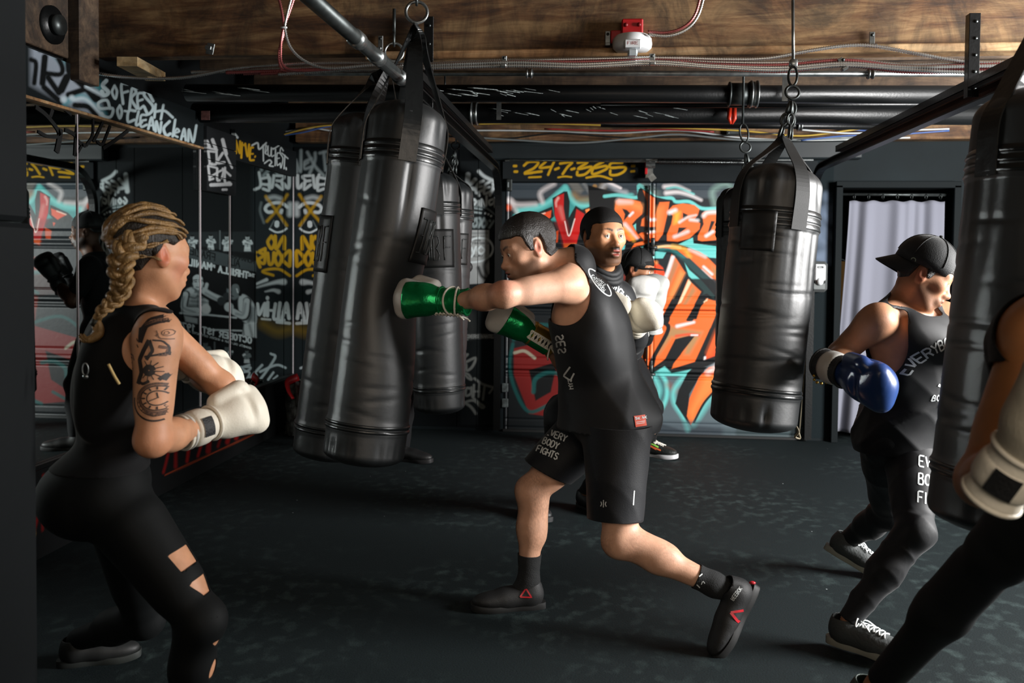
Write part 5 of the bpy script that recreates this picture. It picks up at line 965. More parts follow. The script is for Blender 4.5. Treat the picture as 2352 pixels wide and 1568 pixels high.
for t_ in zs_c:
    for s_ in xs_c:
        p = cedge(s_, t_); amp = .014+.018*t_; p = p+V(0, amp*(math.sin(s_*2*math.pi*3.1+.6*math.sin(3*t_)+.8*math.sin(s_*5))+.35*math.sin(s_*2*math.pi*7.3+1.3+t_+1.5*math.sin(s_*9))), 0); p[2] += .006*math.sin(s_*31)*(t_ < .02); v.append(p)
i = np.arange(60*121).reshape(60, 121); f = np.stack([i[:-1, :-1], i[:-1, 1:], i[1:, 1:], i[1:, :-1]], -1).reshape(-1, 4)
ct = thing('curtain', 'pale grey cloth curtain hanging in the dark doorway', 'curtain', P(2040, 470, D-.02))
o = mesh('cloth', v, f, mat('pale_curtain_cloth', srgb(116, 118, 130), .85, bump=(180, .1), sheen=.3), ct); sm = o.modifiers.new('t', 'SOLIDIFY'); sm.thickness = .003
G().tube([P(1915, 446, D+.02), P(2175, 448, D+.02)], .012, 10).obj('rod', dull_steel, ct)
for k in range(7): G().torus(P(1962+k*33, 452, D+.01), V(1, .1, 0), .02, .003, 14, 5).obj('curtain_ring', dull_steel, ct)
# strips of yellow seen in the gap beside the curtain: garments on a rail in the room beyond
gj = thing('yellow_jacket', 'yellow jacket hanging in the dark gap beside the curtain', 'jacket', P(1926, 720, D+1.08)); ym = mat('mustard_cloth', srgb(150, 110, 50), .8, bump=(30, .3))
def lathe_cloth(c, w_, h, dp, n=16, m=14):
    v = []; 
    for k in range(m):
        t_ = k/(m-1); ww = w_*(.45+.55*min(1, t_*3.0))*(1-.1*t_); 
        for j in range(n): a_ = 2*math.pi*j/n; v.append(c+V(ww/2*math.cos(a_), dp/2*math.sin(a_)*(1+.2*math.sin(5*a_)), -h*t_))
    i = np.arange(m*n).reshape(m, n); f = np.stack([i[:-1], np.roll(i[:-1], -1, 1), np.roll(i[1:], -1, 1), i[1:]], -1).reshape(-1, 4); return v, f
jq = P(1928, 600, D+1.08); v, f = lathe_cloth(jq, .34, 1.1, .14); mesh('jacket_body', v, f, ym, gj)
g = G(); g.tube(cat([jq+V(-.14, 0, -.05), jq+V(0, 0, .02), jq+V(.14, 0, -.05)], 6), .01, 6).tube(cat([jq+V(0, 0, .02), jq+V(.02, .02, .05), jq+V(0, .10, .08)], 5), .005, 5); g.obj('hanger', dull_steel, gj)
# dispenser
dz_ = P(1879, 635, D-.05); ds = thing('soap_dispenser', 'silver and white hand sanitiser dispenser on the navy wall', 'dispenser', dz_)
G().box(dz_, (.125, .10, .235), bev=.022).obj('housing', mat('silver_plastic', srgb(120, 124, 124), .3, metal=.6), ds, smooth=False)
G().box(dz_+V(0, -.035, .03), (.085, .06, .13), bev=.012).obj('front_cover', white_plastic, ds, smooth=False)
G().ball(dz_+V(0, -.055, -.035), (.028, .03, .032), 16, 10).obj('push_bar', white_plastic, ds)
for sx in (-1, 1): G().ball(dz_+V(sx*.032, -.05, -.04), (.012, .012, .012), 10, 6).obj('sight_window', patch_black, ds)
g = G(); g.box(dz_+V(0, -.0655, .072), (.046, .003, .016), bev=.001); lg = g.obj('logo_plate', patch_black, ds, smooth=False)
ribbon_text('PURELL', dz_+V(-.018, -.0675, .068), V(.0088, 0, 0), V(0, 0, .008), .0014, V(0, -1, 0), white_print, 'lettering', lg, .25, .5)
cl = Canvas((XD1+.03, D-.003, .02), (1, 0, 0), (0, 0, 1), XC0-XD1-.06, 2.18, .009, (16, 25, 28))
rr = np.random.default_rng(4)
for k in range(60): cl.dot((rr.uniform(1872, 1915), rr.uniform(440, 600)), rr.uniform(5, 15), (108, 122, 142) if k % 3 else (76, 90, 108), 10, .28)
cl.obj('painted_patch', paint_matte, wall_back)
# ---- crumpled bin bag in the corner under the mirror
q = P(652, 985, 6.6); bb = thing('waste_sack', 'crumpled grey plastic sack with a red fold standing in the corner under the mirror', 'sack', (XM+.20, 6.55, 0))
c = np.array(bb.location); n_, m_ = 40, 34; v = []; rr = np.random.default_rng(6)
ph = rr.uniform(0, 6.28, 12)
for k in range(m_):
    t_ = k/(m_-1); h = .42*t_; r0 = .125*(1-.35*max(0, t_-.62)/.38) if t_ < .99 else .02
    if k == 0: r0 = .10
    for j in range(n_):
        a_ = 2*math.pi*j/n_; w_ = sum(math.sin((i_+2)*a_+ph[i_]+t_*(i_*2.3))*.5**(i_*.35) for i_ in range(9))*.010
        v.append(c+V((r0+w_)*math.cos(a_), (r0+w_)*math.sin(a_), h+.014*math.sin(7*a_+3*t_)*t_))
i = np.arange(m_*n_).reshape(m_, n_); f = [list(x) for x in np.stack([i[:-1], np.roll(i[:-1], -1, 1), np.roll(i[1:], -1, 1), i[1:]], -1).reshape(-1, 4)]+[list(range(n_))[::-1], [(m_-1)*n_+j for j in range(n_)]]
mesh('sack_body', v, f, mat('grey_plastic_film', srgb(96, 102, 100), .22, spec=.8, var=(16, .9), bump=(22, .6)), bb, smooth=False)
pp_ = cat([c+V(-.02, -.13, .30), c+V(-.06, -.12, .36), c+V(-.08, -.08, .42), c+V(-.02, -.02, .45)], 5); G().tube(pp_, np.linspace(.02, .035, len(pp_)), 8, flat=.4).obj('red_fold', red_paint, bb)
# ================================================================== body kit: smooth distance fields -> one continuous skin
def smin(a, b, k):
    h = np.maximum(k-np.abs(a-b), 0)/k; return np.minimum(a, b)-h*h*k*.25
def axis(lo, hi, res, fine=()):
    pts = [lo]; x = lo
    while x < hi:
        r = res
        for a, b, q in fine:
            if a-.01 <= x <= b: r = min(r, q)
        x += r; pts.append(x)
    return np.array(pts, np.float32)
class Field:
    """prims are stored by group; groups blend into each other only near their joint"""
    def __init__(s): s.g = {}; s.joint = {}
    def _add(s, grp, fn, lo, hi, k, sub): s.g.setdefault(grp, []).append((fn, np.asarray(lo)-k-.02, np.asarray(hi)+k+.02, k, sub))
    def cone(s, a, b, ra, rb=None, k=.03, g='t', flat=None, sub=False):
        a, b = np.asarray(a, float), np.asarray(b, float); rb = ra if rb is None else rb; ba = b-a; L = ba@ba+1e-9
        fl = None if flat is None else (unit(flat[0]), flat[1])
        def fn(x, y, z):
            t = np.clip(((x-a[0])*ba[0]+(y-a[1])*ba[1]+(z-a[2])*ba[2])/L, 0, 1)
            qx, qy, qz = x-a[0]-t*ba[0], y-a[1]-t*ba[1], z-a[2]-t*ba[2]
            if fl is not None:
                n, sc_ = fl; dn = (qx*n[0]+qy*n[1]+qz*n[2])*(1/sc_-1); qx, qy, qz = qx+dn*n[0], qy+dn*n[1], qz+dn*n[2]
            d = np.sqrt(qx*qx+qy*qy+qz*qz)-(ra+(rb-ra)*t)
            return d*(1 if fl is None else min(1, fl[1]))
        m = max(ra, rb)*(1 if flat is None else max(1, flat[1])); s._add(g, fn, np.minimum(a, b)-m, np.maximum(a, b)+m, k, sub); return s
    def ell(s, c, r, R=None, k=.03, g='t', sub=False):
        c = np.asarray(c, float); r = np.broadcast_to(np.asarray(r, float), (3,)); R = np.eye(3) if R is None else np.asarray(R, float)
        def fn(x, y, z):
            q = [((x-c[0])*R[i][0]+(y-c[1])*R[i][1]+(z-c[2])*R[i][2]) for i in range(3)]
            k0 = np.sqrt(sum((q[i]/r[i])**2 for i in range(3))); k1 = np.sqrt(sum((q[i]/r[i]**2)**2 for i in range(3)))+1e-9
            return k0*(k0-1)/k1
        e = np.sqrt((R*r[:, None])**2).sum(0) if False else np.sqrt(((R*r[:, None])**2).sum(0)); s._add(g, fn, c-e, c+e, k, sub); return s
    def build(s, res=.008, fine=(), kj=.05, far=.004):
        lo = np.min([p[1] for ps in s.g.values() for p in ps if not p[4]], 0); hi = np.max([p[2] for ps in s.g.values() for p in ps if not p[4]], 0)
        ax = [axis(lo[i], hi[i], res, [(f_[0][i], f_[1][i], f_[2]) for f_ in fine]) for i in range(3)]
        X, Y, Z = ax[0][:, None, None], ax[1][None, :, None], ax[2][None, None, :]; T = None
        for name, ps in s.g.items():
            Fd = np.full((len(ax[0]), len(ax[1]), len(ax[2])), .5, np.float32)
            for fn, l, h, k, sub in ps:
                i0 = [max(0, int(np.searchsorted(ax[i], l[i]))-1) for i in range(3)]; i1 = [int(np.searchsorted(ax[i], h[i]))+1 for i in range(3)]
                if any(i1[i] <= i0[i] for i in range(3)): continue
                sl = tuple(slice(i0[i], i1[i]) for i in range(3)); d = fn(X[sl[0]], Y[:, sl[1]], Z[:, :, sl[2]]).astype(np.float32)
                Fd[sl] = -smin(-Fd[sl], d, k) if sub else smin(Fd[sl], d, k)
            if T is None: T = Fd
            else:
                j = s.joint.get(name)
                if j is None: T = smin(T, Fd, far)
                else:
                    kk_ = far+kj*np.exp(-(((X-j[0])**2+(Y-j[1])**2+(Z-j[2])**2)/(.13**2))); T = smin(T, Fd, kk_)
        return surface(T, ax)
def surface(T, ax):
    S_ = T < 0; nx, ny, nz = T.shape
    c = np.zeros((nx-1, ny-1, nz-1), np.int8)
    for i in (0, 1):
        for j in (0, 1):
            for k in (0, 1): c += S_[i:nx-1+i, j:ny-1+j, k:nz-1+k]
    act = (c > 0) & (c < 8); I = np.argwhere(act); vid = np.full(act.shape, -1, np.int32); vid[act] = np.arange(len(I))
    acc = np.zeros((len(I), 3)); n = np.zeros(len(I)); co = [(i, j, k) for i in (0, 1) for j in (0, 1) for k in (0, 1)]
    for a in co:
        for d in range(3):
            if a[d]: continue
            b = list(a); b[d] = 1
            va = T[I[:, 0]+a[0], I[:, 1]+a[1], I[:, 2]+a[2]]; vb = T[I[:, 0]+b[0], I[:, 1]+b[1], I[:, 2]+b[2]]
            m = (va < 0) != (vb < 0); t = np.where(m, va/(va-vb+1e-12), 0)
            p = np.stack([ax[q][I[:, q]+a[q]] for q in range(3)], 1).astype(float); p[:, d] += t*(ax[d][I[:, d]+1]-ax[d][I[:, d]]); acc += p*m[:, None]; n += m
    v = acc/n[:, None]; fs = []
    for d in range(3):
        e = [slice(None)]*3; e2 = [slice(None)]*3; e[d] = slice(0, -1); e2[d] = slice(1, None)
        ch = S_[tuple(e)] != S_[tuple(e2)]; J = np.argwhere(ch); o1, o2 = [(1, 2), (2, 0), (0, 1)][d]
        J = J[(J[:, o1] > 0) & (J[:, o2] > 0) & (J[:, o1] < T.shape[o1]-1) & (J[:, o2] < T.shape[o2]-1)]
        if not len(J): continue
        q = []
        for s1, s2 in ((-1, -1), (0, -1), (0, 0), (-1, 0)):
            K = J.copy(); K[:, o1] += s1; K[:, o2] += s2; q.append(vid[K[:, 0], K[:, 1], K[:, 2]])
        q = np.stack(q, 1); ins = S_[J[:, 0], J[:, 1], J[:, 2]]; q[~ins] = q[~ins][:, ::-1]; fs.append(q)
    f = np.concatenate(fs); f = f[(f >= 0).all(1)]; return v, f
def normals(v, f):
    n = np.zeros_like(v); d1 = v[f[:, 2]]-v[f[:, 0]]; d2 = v[f[:, 3]]-v[f[:, 1]] if f.shape[1] == 4 else v[f[:, 2]]-v[f[:, 1]]; c = np.cross(d1, d2)
    for k in range(f.shape[1]): np.add.at(n, f[:, k], c)
    return n/(np.linalg.norm(n, axis=1, keepdims=True)+1e-12)
def relax(v, f, n=2, w=.5):
    for _ in range(n):
        a = np.zeros_like(v); c = np.zeros(len(v))
        for k in range(4):
            i, j = f[:, k], f[:, (k+1) % 4]; np.add.at(a, i, v[j]); np.add.at(c, i, 1); np.add.at(a, j, v[i]); np.add.at(c, j, 1)
        v = v*(1-w)+w*a/np.maximum(c, 1)[:, None]
    return v
def cut_shell(v, f, val, off):
    """the part of a skin where val < 0, cut clean along val = 0 and lifted by off along the normals"""
    nrm = normals(v, f); vo = v+nrm*np.broadcast_to(np.asarray(off), (len(v),))[:, None]
    tri = np.concatenate([f[:, [0, 1, 2]], f[:, [0, 2, 3]]]); s = val[tri] < 0; k = s.sum(1)
    out = [tri[k == 3]]; V_ = [vo]; n0 = len(v); ek = {}; newv = []; ft = []
    def cross(a, b):
        key = (min(a, b), max(a, b))
        if key not in ek:
            t = val[a]/(val[a]-val[b]); ek[key] = n0+len(newv); newv.append(vo[a]+(vo[b]-vo[a])*t)
        return ek[key]
    for t, ss_ in zip(tri[(k == 1) | (k == 2)], s[(k == 1) | (k == 2)]):
        if ss_.sum() == 1:
            i = int(np.argmax(ss_)); a, b, c = t[i], t[(i+1) % 3], t[(i+2) % 3]; ft.append([a, cross(a, b), cross(a, c)])
        else:
            i = int(np.argmin(ss_)); a, b, c = t[i], t[(i+1) % 3], t[(i+2) % 3]; x, y = cross(a, b), cross(a, c); ft += [[x, b, c], [x, c, y]]
    vv = np.concatenate([vo, np.array(newv).reshape(-1, 3)]); tt = np.concatenate([out[0], np.array(ft, int).reshape(-1, 3)])
    used = np.unique(tt); mp = np.full(len(vv), -1); mp[used] = np.arange(len(used)); return vv[used], mp[tt]
def folds(p, seed, amp, sc=18., n=5, stretch=(1, 1, 1)):
    r = np.random.default_rng(seed); o = np.zeros(len(p)); q = p*np.asarray(stretch)
    for i in range(n):
        d = unit(r.normal(size=3)); k = sc*r.uniform(.6, 1.7); w_ = q@d*k+r.uniform(0, 6.3)+1.5*np.sin(q@unit(r.normal(size=3))*k*.4+r.uniform(0, 6.3)); o += (1-np.abs(np.sin(w_)))**2-.35
    return amp*o/n
def garment(name, parent, v, f, val, off, m, thick=.003, **k):
    off = np.broadcast_to(np.asarray(off, float), (len(v),)); b0 = np.minimum(off, .008); off = b0+(off-b0)*np.clip(-val/.05, 0, 1)
    vv, tt = cut_shell(v, f, val, off); o = mesh(name, vv, tt, m, parent, **k); md = o.modifiers.new('cloth', 'SOLIDIFY'); md.thickness = thick; md.offset = -1; return o, vv, tt
def seg_d(p, a, b):
    a, b = np.asarray(a, float), np.asarray(b, float); t = np.clip((p-a)@(b-a)/((b-a)@(b-a)), 0, 1); return np.linalg.norm(p-a-t[:, None]*(b-a), axis=1)
def plane(p, a, n): return (p-np.asarray(a))@unit(n)
def mx(*a): return np.maximum.reduce(a)
def tree(v, f): return BVHTree.FromPolygons([tuple(x) for x in v], [tuple(int(i) for i in q) for q in f])
def drape(name, m, parent, bvh, o, ex, ey, dirn, shapes, lift=.0015, step=.007, label=None):
    """lay flat print (outlines or ribbons in 2D) onto a curved surface, projecting along dirn"""
    o, ex, ey, dirn = [np.asarray(a, float) for a in (o, ex, ey, dirn)]; dirn = unit(dirn); g = G()
    def put(q):
        w_ = o+ex*q[0]+ey*q[1]-dirn*.25; h = bvh.ray_cast(Vector(w_), Vector(dirn), .6)
        return None if h[0] is None or h[1].dot(Vector(dirn)) >-.12 else np.array(h[0])-dirn*lift
    sc_ = np.linalg.norm(ex)
    for sh in shapes:
        pts, wd = sh; p = np.asarray(pts, float)
        if len(p) < 2: continue
        seg = np.concatenate([[0], np.cumsum(np.linalg.norm(np.diff(p, axis=0), axis=1))]); n = max(2, int(seg[-1]*sc_/step)+1); t = np.linspace(0, seg[-1], n)
        q = np.stack([np.interp(t, seg, p[:, 0]), np.interp(t, seg, p[:, 1])], 1); T = np.gradient(q, axis=0); T /= np.linalg.norm(T, axis=1)[:, None]+1e-9; N = np.stack([-T[:, 1], T[:, 0]], 1)
        w_ = np.interp(t, seg, np.broadcast_to(np.asarray(wd, float), (len(p),))) if np.ndim(wd) else np.full(n, wd)
        k = max(1, int(w_.max()*sc_/step)); rows = []
        for j in range(k+1): rows.append([put(a) for a in q+N*(w_*(j/k-.5))[:, None]])
        idx = {}; V_ = []
        for j in range(k+1):
            for i in range(n):
                if rows[j][i] is not None: idx[(j, i)] = len(V_); V_.append(rows[j][i])
        F_ = [[idx[(j, i)], idx[(j, i+1)], idx[(j+1, i+1)], idx[(j+1, i)]] for j in range(k) for i in range(n-1) if all(x in idx for x in ((j, i), (j, i+1), (j+1, i+1), (j+1, i)))]
        F_ = [q_ for q_ in F_ if max(np.linalg.norm(V_[q_[a]]-V_[q_[b]]) for a, b in ((0, 1), (1, 2), (2, 3))) < .06]
        if F_: g.add(V_, F_)
    if not g.n: return None
    ob = g.obj(name, m, parent, smooth=True, label=label); return ob
def words(t, h, wd, o=(0, 0), gap=.3, wid=.62, slant=0.):
    return [([(o[0]+a*h+slant*b*h, o[1]+b*h) for a, b in st], wd) for st in lettering(t, (0, 0), (1, 0), (0, 1), gap, wid)]
def wlen(t, gap=.3, wid=.62): return sum(wid*(.35 if c in NARROW else 1)+gap*wid for c in t)
def arc_words(t, h, wd, R, gap=.3, wid=.62, a0=0.):
    L_ = wlen(t, gap, wid)*h; out = []
    for st in lettering(t, (0, 0), (1, 0), (0, 1), gap, wid):
        s_ = np.array(st); q = np.concatenate([np.linspace(s_[i], s_[i+1], 4)[:-1] for i in range(len(s_)-1)]+[s_[-1:]]) if len(s_) > 1 else s_
        an = a0+(q[:, 0]*h-L_/2)/R; rr_ = R+q[:, 1]*h; out.append((np.stack([rr_*np.sin(an), rr_*np.cos(an)-R], 1), wd))
    return out
# ------------------------------------------------------------------ anatomy
def head_frame(c, f, u):
    f = unit(f); u = unit(np.asarray(u)-f*(np.asarray(u)@f)); return np.asarray(c, float), np.array([np.cross(f, u), f, u])
def add_head(B, c, f, u, s=1., mouth=0., g='head', jaw=1., ears=True):
    c, R = head_frame(c, f, u); L = lambda x, y, z: c+s*(np.array([x, y, z])@R); E = lambda p, r, k=.02, sub=False, RR=None: B.ell(L(*p), np.asarray(r)*s, R if RR is None else RR, k*s, g, sub)
    C_ = lambda a, b, ra, rb=None, k=.02, sub=False, flat=None: B.cone(L(*a), L(*b), ra*s, None if rb is None else rb*s, k*s, g, flat, sub)
    E((0, -.018, .045), (.076, .098, .084), .02); E((0, .022, .015), (.068, .072, .08), .03); E((0, .036, -.04), (.055, .050, .065), .03)
    for sx in (-1, 1):
        C_((sx*.055*jaw, -.0, -.045), (sx*.026*jaw, .058, -.098), .022, .018, .03); E((sx*.045, .058, -.016), (.024, .024, .018), .025)
        C_((sx*.060, .01, -.01), (sx*.046, .065, .0), .02, .014, .02)
    E((0, .068, -.100), (.022, .018, .017), .025)
    C_((-.04, .072, .026), (.04, .072, .026), .014, None, .02)
    C_((0, .08, .014), (0, .104, -.03), .009, .0115, .012); E((0, .108, -.034), (.0135, .012, .0115), .01)
    for sx in (-1, 1):
        E((sx*.0135, .096, -.037), (.009, .012, .009), .008)
        E((sx*.033, .097, .004), (.018, .018, .012), .014, True); E((sx*.033, .076, .004), (.0155, .0145, .0135), .006)
        E((sx*.033, .0825, .0115), (.0165, .009, .0056), .004); E((sx*.033, .080, -.0062), (.015, .0085, .0042), .004)
    E((0, .083, -.066), (.030, .022, .022), .02)
    E((0, .101, -.0585), (.020, .0085, .006), .006); E((0, .098, -.0735-mouth), (.018, .0095, .0075), .006)
    E((0, .112, -.0655-mouth*.5), (.024, .016, .0022+mouth*.5), .004, True)
    if ears:
        for sx in (-1, 1):
            a = .32; RE = np.array([[math.cos(a)*sx, -math.sin(a), 0], [math.sin(a)*sx, math.cos(a), .0], [0, 0, 1]]); tl = math.radians(12); RT_ = np.array([[1, 0, 0], [0, math.cos(tl), math.sin(tl)], [0, -math.sin(tl), math.cos(tl)]]); RE = RT_@RE@R
            E((sx*.080, -.014, -.004), (.009, .0195, .034), .008, False, RE); E((sx*.0905, -.008, .002), (.009, .0115, .021), .006, True, RE); C_((sx*.074, .0, -.012), (sx*.080, -.004, -.020), .006, .008, .008)
    B.joint.setdefault(g, None)
    return c, R, s
def add_arm(B, sh, el, wr, g, m=1., up=(0, 0, 1), hand=None):
    sh, el, wr = [np.asarray(a, float) for a in (sh, el, wr)]; bi = unit(unit(wr-el)-unit(el-sh)*(unit(wr-el)@unit(el-sh))+1e-6); d = unit(el-sh)
    B.ell(sh+d*.025, (.060*m, .060*m, .060*m), None, .03, g); B.cone(sh, el, .052*m, .040*m, .03, g); B.cone(sh+(el-sh)*.35+bi*.014, sh+(el-sh)*.72+bi*.012, .040*m, .036*m, .03, g); B.cone(sh+(el-sh)*.25-bi*.016, sh+(el-sh)*.65-bi*.012, .040*m, .034*m, .03, g)
    B.ell(el-bi*.008, .038*m, None, .02, g); B.cone(el+(wr-el)*.08, el+(wr-el)*.45, .042*m, .041*m, .03, g); B.cone(el+(wr-el)*.4, wr, .040*m, .028*m, .03, g)
    B.joint[g] = sh
    if hand is not None: B.cone(wr, hand, .028*m, .030*m, .02, g); B.ell(hand, .040*m, None, .02, g)
def add_leg(B, hip, kn, an, g, m=1., fwd=None):
    hip, kn, an = [np.asarray(a, float) for a in (hip, kn, an)]; d1, d2 = unit(kn-hip), unit(an-kn); b = d1-d2; b = b-d1*0
    b = unit(b) if np.linalg.norm(b) > .15 else unit(fwd); bk = -unit(b-d2*(b@d2))
    bf = unit(b-d1*(b@d1))
    B.cone(hip, kn, .088*m, .056*m, .04, g); B.cone(hip+(kn-hip)*.25+bf*.02, hip+(kn-hip)*.7+bf*.014, .072*m, .056*m, .04, g); B.cone(hip+(kn-hip)*.2-bf*.02, hip+(kn-hip)*.75-bf*.012, .068*m, .044*m, .04, g)
    B.ell(kn+b*.012*m, (.048*m,)*3, None, .03, g); B.cone(kn, kn+(an-kn)*.4, .050*m, .050*m, .03, g); B.cone(kn+(an-kn)*.14+bk*.018, kn+(an-kn)*.48+bk*.016, .044*m, .044*m, .03, g); B.cone(kn+(an-kn)*.4, an, .047*m, .033*m, .03, g)
    B.joint[g] = hip
def add_torso(B, pel, che, nk, shL, shR, hipL, hipR, m=1., bust=0., belly=0., hm=1.):
    """front is found from the shoulder and hip lines"""
    pel, che, nk, shL, shR, hipL, hipR = [np.asarray(a, float) for a in (pel, che, nk, shL, shR, hipL, hipR)]
    up1 = unit(che-pel); rt1 = unit(hipR-hipL); rt1 = unit(rt1-up1*(rt1@up1)); up2 = unit(nk-che); rt2 = unit(shR-shL); rt2 = unit(rt2-up2*(rt2@up2)); f1, f2 = np.cross(up1, rt1), np.cross(up2, rt2)
    R1, R2 = np.array([rt1, f1, up1]), np.array([rt2, f2, up2]); mid = (pel+che)/2; rtm = unit(rt1+rt2); upm = unit(up1+up2); fm = np.cross(upm, rtm); Rm = np.array([rtm, fm, upm])
    B.ell(pel, (.150*m, .105*m, .115), R1, .05); B.ell(pel-f1*.035-up1*.03, (.135*m, .085*m, .095), R1, .05); B.ell(mid+fm*(.005+belly), (.128*m, .094*m, .15), Rm, .06); B.ell(che, (.158*m, .112*m, .165), R2, .06)
    B.ell(che+up2*.09-f2*.01, (.150*m, .090*m, .09), R2, .05); top = (shL+shR)/2
    for s_, sh in ((-1, shL), (1, shR)):
        B.cone(nk+up2*.01-f2*.015, sh+up2*.015-rt2*s_*.03, .044*m, .044*m, .04); B.ell(che+rt2*s_*.075+f2*(.062+bust)+up2*.045, (.078*m, .048*m+bust*.6, .066), R2, .04)
        B.ell(che+rt2*s_*.10-f2*.055+up2*.055, (.070*m, .050*m, .095), R2, .04); B.ell(che+rt2*s_*.125-up2*.03-f2*.01, (.042*m, .07*m, .13), R2, .05)
        B.ell(pel+rt1*s_*.07*hm-f1*.075*hm-up1*.055, (.082*m*hm, .075*m*hm, .080*hm), R1, .04)
        hp = hipL if s_ < 0 else hipR; B.ell(hp+up1*.0, (.090*m*hm, .095*m*hm, .10*hm), R1, .05)
    return R1, R2
def add_neck(B, nk, hc, R, s=1., m=1.):
    base = np.asarray(nk, float); top = hc+s*(np.array([0, -.022, -.055])@R); B.cone(base-unit(top-base)*.02, top, .058*m, .052*m, .04, 't'); B.cone(base+R[1]*.02, hc+s*(np.array([0, .02, -.075])@R), .042*m, .040*m, .03, 't')
skin_m = mat('skin', rough=.52, attr=True, var=(26, .12), spec=.45, sss=.12, bump=(220, .06))
cloth_black = mat('black_cotton', srgb(11, 12, 14), .8, bump=(500, .06), sheen=.06, spec=.25)
cloth_black2 = mat('black_jersey', srgb(14, 16, 19), .64, bump=(500, .06), sheen=.08, spec=.35)
leggings_m = mat('black_leggings', srgb(9, 12, 13), .7, bump=(400, .06), spec=.2)
glove_cream = mat('cream_leather', srgb(226, 220, 204), .55, bump=(160, .10)); glove_white = mat('white_leather', srgb(206, 205, 200), .38, bump=(60, .08))
glove_blue = mat('blue_leather', srgb(36, 66, 124), .3, spec=.7, bump=(40, .05)); foil_green = mat('metallic_green', srgb(20, 150, 84), .27, metal=.7, bump=(18, .5)); foil_gold = mat('metallic_gold', srgb(196, 158, 74), .3, metal=.85, bump=(18, .3))
glove_blk = mat('black_mesh', srgb(18, 19, 20), .6, bump=(200, .3)); lace_m = mat('white_lace', srgb(226, 222, 210), .75); grey_leather = mat('grey_leather', srgb(176, 178, 174), .5, bump=(60, .08))
hair_dark = mat('dark_hair', srgb(26, 20, 16), .42, bump=(420, .5), spec=.5, bst=(1, 1, .3)); hair_black = mat('black_hair', srgb(13, 12, 12), .65, bump=(500, .4), spec=.3)
def skin_colors(v, base, seed=0):
    b = np.array(srgb(*base)); r = np.random.default_rng(seed); n = np.zeros(len(v))
    for i in range(6): d = unit(r.normal(size=3)); n += np.sin(v@d*r.uniform(20, 70)+r.uniform(0, 6.3))
    c = np.tile(b, (len(v), 1)); c *= (1+.035*n/2)[:, None]; return c
def dab(col, v, c, r, tint, al=1., soft=.5):
    d = np.linalg.norm((v-np.asarray(c))/np.asarray(r), axis=1); a = np.clip((1-d)/soft, 0, 1)*al; col[:] = col*(1-a[:, None])+np.array(srgb(*tint))*a[:, None]
def head_paint(col, v, c, R, s, lip=(150, 80, 74), stub=None, brow=(30, 22, 18), stub_al=.55, ear=None, beard=False):
    q = (v-c)@R.T/s; near = np.linalg.norm(q, axis=1) < .17
    def loc(p, r, tint, al=1., soft=.5, sel=None):
        d = np.linalg.norm((q-np.asarray(p))/np.asarray(r), axis=1); a = np.clip((1-d)/soft, 0, 1)*al*near
        col[:] = col*(1-a[:, None])+np.array(srgb(*tint))*a[:, None]
    if stub is not None:
        a = stub_al*near*np.clip((-.028-q[:, 2]+np.clip((.06-np.abs(q[:, 0]))*.0, 0, 1))/.02, 0, 1)*np.clip((q[:, 1]+.012)/.02, 0, 1)*np.clip((q[:, 2]+.13)/.02, 0, 1)
        hollow = np.exp(-(((np.abs(q[:, 0])-.036)/.018)**2+((q[:, 2]+.034)/.02)**2)); a = a*(1-.9*hollow); col[:] = col*(1-a[:, None])+np.array(srgb(*stub))*a[:, None]
    for sx in (-1, 1):
        for t in np.linspace(0, 1, 5): loc((sx*(.014+.036*t), .088-.022*t*t, .0275+.006*math.sin(t*2.6)), (.0085, .024, .0082*(1-.3*t)), brow, .95, .6)
        loc((sx*.033, .088, .004), (.019, .014, .009), tuple(np.array(lip)*.5), .45, .7)
        if ear: loc((sx*.088, -.012, -.004), (.02, .028, .04), ear, .6, .6)
    loc((0, .108, -.0585), (.022, .014, .0058), lip, .9, .4); loc((0, .106, -.0745), (.020, .014, .0072), lip, .9, .4); loc((0, .098, -.0655), (.021, .02, .0035), (50, 20, 18), .8, .5); loc((0, .112, -.034), (.018, .02, .014), lip, .22, .9)
def add_eyes(parent, c, R, s, gaze=(0, 1, 0), iris=(60, 38, 22)):
    gz = unit(np.asarray(gaze))@R
    for sx in (-1, 1):
        p = c+s*(np.array([sx*.033, .0796, .0036])@R); g = G(); g.ball((0, 0, 0), 1, 20, 24); v = np.concatenate(g.v); zz_ = v[:, 2]
        a = np.arccos(np.clip(zz_, -1, 1)); z_ = gz; x_ = unit(np.cross(z_, R[2])); y_ = np.cross(z_, x_); vv = p+.0128*s*(v@np.array([x_, y_, z_]))
        col = np.where((a < .20)[:, None], srgb(8, 8, 8), np.where((a < .46)[:, None], srgb(*iris), srgb(226, 220, 214))); mesh('eye', vv, g.f, mat('eye', rough=.12, attr=True, spec=.6), parent, colors=col)
def hair_cap(parent, v, f, c, R, s, m, hairline, thick=.012, rough=.004, seed=1, name='hair'):
    q = (v-c)@R.T/s; val = hairline(q); sk = (np.sqrt((q[:, 0]/.094)**2+((q[:, 1]+.016)/.122)**2+((q[:, 2]-.038)/.112)**2)-1.04)*.1; val = np.maximum(val, sk)
    off = np.clip(-val/.02, 0, 1)**.6*thick*s+folds(v, seed, rough, 90., 6)*np.clip(-val/.02, 0, 1); return garment(name, parent, v, f, val, off+.001, m, .002)
